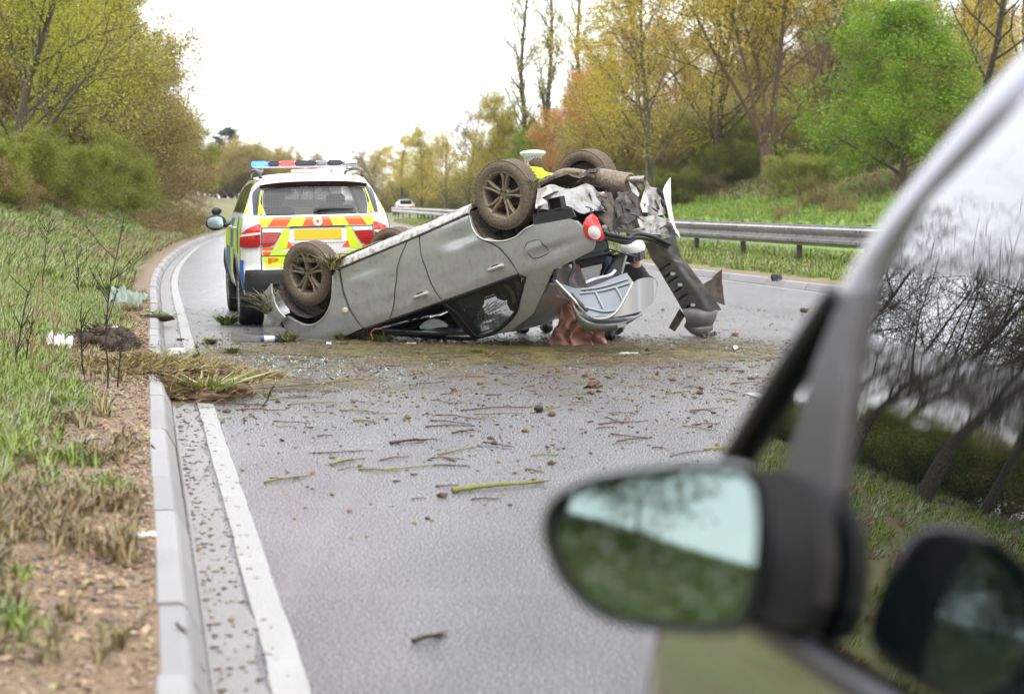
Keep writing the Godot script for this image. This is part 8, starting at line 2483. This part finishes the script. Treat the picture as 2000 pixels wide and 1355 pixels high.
# ------------------------------------------------------------------ people
class Body:
	# bones as tapered capsules joined with a smooth minimum, meshed as surface nets
	var a := PackedVector3Array()
	var b := PackedVector3Array()
	var ra := PackedFloat32Array()
	var rb := PackedFloat32Array()
	var k := 0.03
	func bone(p: Vector3, q: Vector3, r0: float, r1: float) -> void:
		a.append(p); b.append(q); ra.append(r0); rb.append(r1)
	func dist(p: Vector3) -> float:
		var d := 1e9
		for i in a.size():
			var ab := b[i] - a[i]
			var t := clampf((p - a[i]).dot(ab) / maxf(ab.length_squared(), 1e-9), 0.0, 1.0)
			var e := p.distance_to(a[i] + ab * t) - lerpf(ra[i], rb[i], t)
			if d > 1e8: d = e
			else:
				var h := clampf(0.5 + 0.5 * (d - e) / k, 0.0, 1.0)
				d = lerpf(d, e, h) - k * h * (1.0 - h)
		return d
	func build(mb: MB, cell: float) -> void:
		var val := {}
		var pad := cell * 2.0 + k * 0.5
		var cells := {}
		for i in a.size():
			var r := maxf(ra[i], rb[i]) + pad
			var lo := ((a[i].min(b[i]) - Vector3.ONE * r) / cell).floor(); var hi := ((a[i].max(b[i]) + Vector3.ONE * r) / cell).ceil()
			for x in range(int(lo.x), int(hi.x)):
				for y in range(int(lo.y), int(hi.y)):
					for z in range(int(lo.z), int(hi.z)):
						var key := Vector3i(x, y, z)
						if cells.has(key): continue
						var c := (Vector3(x, y, z) + Vector3.ONE * 0.5) * cell
						var ab := b[i] - a[i]
						var t := clampf((c - a[i]).dot(ab) / maxf(ab.length_squared(), 1e-9), 0.0, 1.0)
						var e := absf(c.distance_to(a[i] + ab * t) - lerpf(ra[i], rb[i], t))
						if e < cell * 1.8 + k * 0.4: cells[key] = true
		var at := func(v: Vector3i) -> float:
			if not val.has(v): val[v] = dist(Vector3(v) * cell)
			return val[v]
		var ids := {}
		var offs: Array = []
		for n in 8: offs.append(Vector3i(n & 1, (n >> 1) & 1, (n >> 2) & 1))
		var edges := [[0, 1], [2, 3], [4, 5], [6, 7], [0, 2], [1, 3], [4, 6], [5, 7], [0, 4], [1, 5], [2, 6], [3, 7]]
		for c in cells:
			var vs: Array = []
			var neg := 0
			for o in offs:
				var d: float = at.call(c + o)
				vs.append(d)
				if d < 0.0: neg += 1
			if neg == 0 or neg == 8: continue
			var s := Vector3.ZERO; var m := 0
			for e in edges:
				var d0: float = vs[e[0]]; var d1: float = vs[e[1]]
				if (d0 < 0.0) != (d1 < 0.0):
					s += Vector3(c + offs[e[0]]).lerp(Vector3(c + offs[e[1]]), d0 / (d0 - d1)); m += 1
			var p := s / m * cell
			var g := Vector3(dist(p + Vector3(cell, 0, 0)) - dist(p - Vector3(cell, 0, 0)), dist(p + Vector3(0, cell, 0)) - dist(p - Vector3(0, cell, 0)), dist(p + Vector3(0, 0, cell)) - dist(p - Vector3(0, 0, cell))).normalized()
			ids[c] = mb.vert(p, g)
		for c in ids:
			for ax in 3:
				var u := (ax + 1) % 3; var w := (ax + 2) % 3
				var e1 := Vector3i.ZERO; e1[ax] = 1
				if (at.call(c) < 0.0) == (at.call(c + e1) < 0.0): continue
				var du := Vector3i.ZERO; du[u] = 1
				var dw := Vector3i.ZERO; dw[w] = 1
				if ids.has(c - du) and ids.has(c - dw) and ids.has(c - du - dw):
					mb.idx(ids[c], ids[c - du], ids[c - du - dw]); mb.idx(ids[c], ids[c - du - dw], ids[c - dw])

func head_on(t: Transform3D, parent: Node, skin: Material, hair: Material, hair_len: float) -> void:
	# t: chin-to-crown axis y, face to -z, origin at the base of the skull
	var h := Body.new(); h.k = 0.025
	h.bone(Vector3(0, 0.075, 0.015), Vector3(0, 0.135, 0.005), 0.078, 0.085)
	h.bone(Vector3(0, 0.03, -0.035), Vector3(0, 0.06, -0.04), 0.05, 0.06)
	h.bone(Vector3(0, -0.09, 0.02), Vector3(0, 0.03, 0.015), 0.056, 0.055)
	h.bone(Vector3(0, 0.075, -0.098), Vector3(0, 0.052, -0.118), 0.010, 0.014)
	for s in [-1.0, 1.0]:
		h.bone(Vector3(s * 0.076, 0.075, 0.01), Vector3(s * 0.085, 0.055, 0.012), 0.016, 0.012)
		h.bone(Vector3(s * 0.03, 0.098, -0.085), Vector3(s * 0.05, 0.096, -0.072), 0.010, 0.009)
	h.bone(Vector3(-0.018, 0.026, -0.092), Vector3(0.018, 0.026, -0.092), 0.009, 0.009)
	var mb := MB.new(); h.build(mb, 0.0075)
	var o := part(mb, "head", skin, parent); o.transform = t
	var ey := MB.new()
	for s in [-1.0, 1.0]: ey.blob(T(Vector3(s * 0.033, 0.082, -0.088)), Vector3(0.013, 0.008, 0.008), nz, 0.0, 6, 8)
	part(ey, "eyes", M.eye, parent).transform = t
	var hr := Body.new(); hr.k = 0.02
	hr.bone(Vector3(0, 0.10, 0.03), Vector3(0, 0.15, 0.008), 0.076, 0.083)
	hr.bone(Vector3(0, 0.05 - hair_len, 0.05), Vector3(0, 0.08, 0.035), 0.050, 0.070)
	mb = MB.new(); hr.build(mb, 0.0075)
	part(mb, "hair", hair, parent).transform = t

func hand_on(t: Transform3D, mb: MB, curl: float, side: float) -> void:
	# palm down the -y axis from the wrist, thumb towards side * x
	var h := Body.new(); h.k = 0.012
	h.bone(Vector3(0, 0.02, 0), Vector3(0, -0.03, 0), 0.027, 0.030)
	h.bone(Vector3(-0.022, -0.045, 0), Vector3(0.022, -0.045, 0), 0.019, 0.019)
	for i in 4:
		var x := (i - 1.5) * 0.021 * -side
		var l: float = [0.040, 0.046, 0.043, 0.033][i]
		var p := Vector3(x, -0.07, 0)
		var d1 := Vector3(0, -cos(curl * 0.5), -sin(curl * 0.5)); var d2 := Vector3(0, -cos(curl * 1.2), -sin(curl * 1.2)); var d3 := Vector3(0, -cos(curl * 1.8), -sin(curl * 1.8))
		var q := p + d1 * l; var r := q + d2 * l * 0.65; var s := r + d3 * l * 0.5
		h.bone(p + Vector3(0, 0.02, 0), q, 0.0105, 0.0095); h.bone(q, r, 0.0095, 0.0088); h.bone(r, s, 0.0088, 0.0078)
	var tp := Vector3(side * 0.026, -0.015, -0.006)
	h.bone(tp, tp + Vector3(side * 0.026, -0.030, -0.014), 0.014, 0.012); h.bone(tp + Vector3(side * 0.026, -0.030, -0.014), tp + Vector3(side * 0.030, -0.058, -0.024), 0.0115, 0.0095)
	var m2 := MB.new(); h.build(m2, 0.006)
	var k := mb.v.size()
	for i in m2.v.size(): mb.vert(t * m2.v[i], (t.basis * m2.n[i]).normalized())
	for i in range(0, m2.ix.size(), 3): mb.idx(k + m2.ix[i], k + m2.ix[i + 1], k + m2.ix[i + 2])

func people() -> void:
	# officer standing behind the wreck, back to the camera, looking a little left
	var o := thing("person", "person in white chequered cap and bright yellow jacket standing behind the wreck, back turned", "person", T(Vector3(0.24, 0.0, -19.4), Vector3(0, 14, 0), Vector3.ONE * 1.06))
	var legs := Body.new(); legs.k = 0.04
	for s in [-1.0, 1.0]:
		legs.bone(Vector3(s * 0.10, 0.93, 0), Vector3(s * 0.115, 0.50, 0.0), 0.098, 0.070)
		legs.bone(Vector3(s * 0.115, 0.50, 0.0), Vector3(s * 0.12, 0.10, 0.03), 0.066, 0.055)
	legs.bone(Vector3(-0.08, 0.96, 0), Vector3(0.08, 0.96, 0), 0.12, 0.12)
	var mb := MB.new(); legs.build(mb, 0.018); part(mb, "trousers", M.navy_cloth, o)
	var sh := Body.new(); sh.k = 0.03
	for s in [-1.0, 1.0]: sh.bone(Vector3(s * 0.12, 0.055, 0.05), Vector3(s * 0.135, 0.045, -0.15), 0.056, 0.045)
	mb = MB.new(); sh.build(mb, 0.015); part(mb, "boots", M.black_rubber, o)
	var jk := Body.new(); jk.k = 0.07
	jk.bone(Vector3(-0.09, 0.88, 0), Vector3(0.09, 0.88, 0), 0.135, 0.135)
	jk.bone(Vector3(-0.08, 1.15, 0), Vector3(0.08, 1.15, 0), 0.14, 0.14)
	jk.bone(Vector3(-0.12, 1.38, 0.01), Vector3(0.12, 1.38, 0.01), 0.135, 0.135)
	jk.bone(Vector3(-0.15, 1.515, 0.015), Vector3(0.15, 1.515, 0.015), 0.074, 0.074)
	jk.bone(Vector3(0, 1.55, 0.02), Vector3(0, 1.60, 0.0), 0.098, 0.08)
	for s in [-1.0, 1.0]:
		jk.bone(Vector3(s * 0.20, 1.41, 0.01), Vector3(s * 0.275, 1.13, 0.0), 0.080, 0.064)
		jk.bone(Vector3(s * 0.275, 1.13, 0.0), Vector3(s * 0.25, 0.92, -0.13), 0.060, 0.048)
	mb = MB.new(); jk.build(mb, 0.017); part(mb, "jacket", M.hi_vis, o)
	var band := MB.new()
	for y in [1.02, 1.20]:
		var ring: Array = []
		for i in 29:
			var an := TAU * i / 28.0
			ring.append(Vector3(cos(an) * 0.232, y, sin(an) * 0.152))
		var rws: Array = [[], []]
		for p in ring: rws[0].append(p + Vector3(0, 0.025, 0)); rws[1].append(p - Vector3(0, 0.025, 0))
		band.grid(rws)
	part(band, "reflective_band", M.crest_grey, o)
	var hm := MB.new()
	for s in [-1.0, 1.0]: hand_on(Transform3D(Basis(Vector3.RIGHT, 0.5), Vector3(s * 0.25, 0.88, -0.155)), hm, 0.5, -s)
	part(hm, "hands", M.skin, o)
	var ht := T(Vector3(0, 1.575, -0.02), Vector3(-12, 22, 0))
	head_on(ht, o, M.skin, M.hair_brown, 0.035)
	var cap := Node3D.new(); cap.name = "cap"; cap.transform = ht * T(Vector3(0, 0.125, 0.005), Vector3(9, 0, 0), Vector3(0.88, 0.95, 0.88)); o.add_child(cap)
	mb = MB.new(); mb.lathe(T(Vector3.ZERO), [Vector2(0.096, 0.045), Vector2(0.125, 0.062), Vector2(0.143, 0.078), Vector2(0.146, 0.088), Vector2(0.138, 0.100), Vector2(0.11, 0.110), Vector2(0.06, 0.116), Vector2(0.0, 0.118)], 40, true, 1.04); part(mb, "crown", M.cap_white, cap)
	var ck := MB.new(); var ckw := MB.new()
	for r in 3:
		for i in 36:
			var a0 := TAU * i / 36.0; var a1 := TAU * (i + 1) / 36.0
			var y0 := 0.0 + r * 0.0155; var y1 := y0 + 0.0155
			var p := func(a: float, y: float) -> Vector3: return Vector3(cos(a) * 0.0975, y, sin(a) * 0.0975 * 1.04)
			(ck if (i + r) % 2 else ckw).quad_n(p.call(a0, y0), p.call(a1, y0), p.call(a1, y1), p.call(a0, y1), Vector3(cos(a0), 0, sin(a0)))
	part(ck, "chequered_band", M.black, cap); part(ckw, "chequered_band", M.cap_white, cap)
	mb = MB.new()
	var pr: Array = []
	for i in 13:
		var an := lerpf(PI * 1.18, PI * 1.82, i / 12.0)
		pr.append([Vector3(cos(an) * 0.096, 0.004, sin(an) * 0.1), Vector3(cos(an) * 0.105, -0.012, sin(an) * 0.145 - 0.012)])
	mb.grid(pr); part(mb, "peak", M.black_gloss, cap)
	mb = MB.new(); mb.box(T(Vector3(-0.12, 1.36, 0.125), Vector3(10, -20, 0)), Vector3(0.06, 0.10, 0.035), 0.01)
	mb.tube(curve3([Vector3(-0.12, 1.30, 0.135), Vector3(-0.17, 1.22, 0.12), Vector3(-0.14, 1.10, 0.14)], 4), 0.007, 6)
	part(mb, "radio", M.dark_plastic, o)
	# person crouching inside the wreck's open boot side, seen through the gap
	var c := thing("person", "person crouching behind the wreck's open boot in blue trousers, black boots and a white helmet", "person", T(Vector3(1.085, 0.0, -18.72), Vector3(0, 12, 0)))
	var lg := Body.new(); lg.k = 0.045
	lg.bone(Vector3(-0.08, 0.30, 0.02), Vector3(0.10, 0.30, 0.02), 0.125, 0.125)
	lg.bone(Vector3(-0.10, 0.34, 0.04), Vector3(-0.13, 0.76, 0.20), 0.105, 0.085)
	lg.bone(Vector3(-0.13, 0.76, 0.20), Vector3(-0.15, 0.44, 0.22), 0.083, 0.068)
	lg.bone(Vector3(0.04, 0.28, 0.0), Vector3(-0.16, 0.12, 0.06), 0.10, 0.075)
	lg.bone(Vector3(-0.16, 0.12, 0.06), Vector3(0.02, 0.09, -0.12), 0.072, 0.058)
	mb = MB.new(); lg.build(mb, 0.016); part(mb, "trousers", M.denim, c)
	var bt := Body.new(); bt.k = 0.035
	bt.bone(Vector3(-0.155, 0.48, 0.22), Vector3(-0.16, 0.06, 0.20), 0.074, 0.062)
	bt.bone(Vector3(-0.16, 0.05, 0.18), Vector3(-0.17, 0.045, 0.36), 0.055, 0.045)
	bt.bone(Vector3(0.01, 0.09, -0.08), Vector3(0.05, 0.08, -0.18), 0.06, 0.055)
	bt.bone(Vector3(0.05, 0.09, -0.20), Vector3(0.06, 0.045, -0.27), 0.05, 0.04)
	mb = MB.new(); bt.build(mb, 0.016); part(mb, "boots", M.black_rubber, c)
	var tj := Body.new(); tj.k = 0.06
	tj.bone(Vector3(-0.07, 0.40, 0.0), Vector3(0.09, 0.40, 0.0), 0.135, 0.135)
	tj.bone(Vector3(-0.05, 0.54, 0.05), Vector3(0.10, 0.54, 0.05), 0.135, 0.13)
	tj.bone(Vector3(-0.09, 0.66, 0.08), Vector3(0.15, 0.66, 0.08), 0.095, 0.095)
	tj.bone(Vector3(-0.14, 0.66, 0.08), Vector3(-0.24, 0.48, 0.22), 0.070, 0.058)
	tj.bone(Vector3(-0.24, 0.48, 0.22), Vector3(-0.05, 0.46, 0.42), 0.056, 0.045)
	tj.bone(Vector3(0.18, 0.66, 0.08), Vector3(0.28, 0.55, 0.20), 0.070, 0.058)
	tj.bone(Vector3(0.28, 0.55, 0.20), Vector3(0.16, 0.44, 0.38), 0.056, 0.045)
	mb = MB.new(); tj.build(mb, 0.016); part(mb, "jacket", M.dark_cloth, c)
	hm = MB.new()
	hand_on(Transform3D(Basis(Vector3(1, 0, 0), PI / 2).rotated(Vector3.UP, -0.4), Vector3(-0.03, 0.455, 0.45)), hm, 0.7, 1.0)
	hand_on(Transform3D(Basis(Vector3(1, 0, 0), PI / 2).rotated(Vector3.UP, 0.4), Vector3(0.14, 0.435, 0.41)), hm, 0.7, -1.0)
	part(hm, "hands", M.skin, c)
	var h2 := T(Vector3(0.125, 0.80, 0.14), Vector3(-14, 165, -8))
	head_on(h2, c, M.skin, M.hair_brown, 0.02)
	mb = MB.new(); mb.lathe(h2 * T(Vector3(0, 0.085, 0.008)), [Vector2(0.118, 0.0), Vector2(0.124, 0.02), Vector2(0.122, 0.055), Vector2(0.108, 0.09), Vector2(0.075, 0.115), Vector2(0.035, 0.125), Vector2(0.0, 0.127)], 36, true, 1.12); part(mb, "helmet", M.cap_white, c)
	mb = MB.new()
	pr = []
	for i in 13:
		var an := lerpf(PI * 1.15, PI * 1.85, i / 12.0)
		pr.append([h2 * Vector3(cos(an) * 0.122, 0.10, sin(an) * 0.135), h2 * Vector3(cos(an) * 0.125, 0.02, sin(an) * 0.15 - 0.012)])
	mb.grid(pr); part(mb, "visor", M.dark_glass, c)
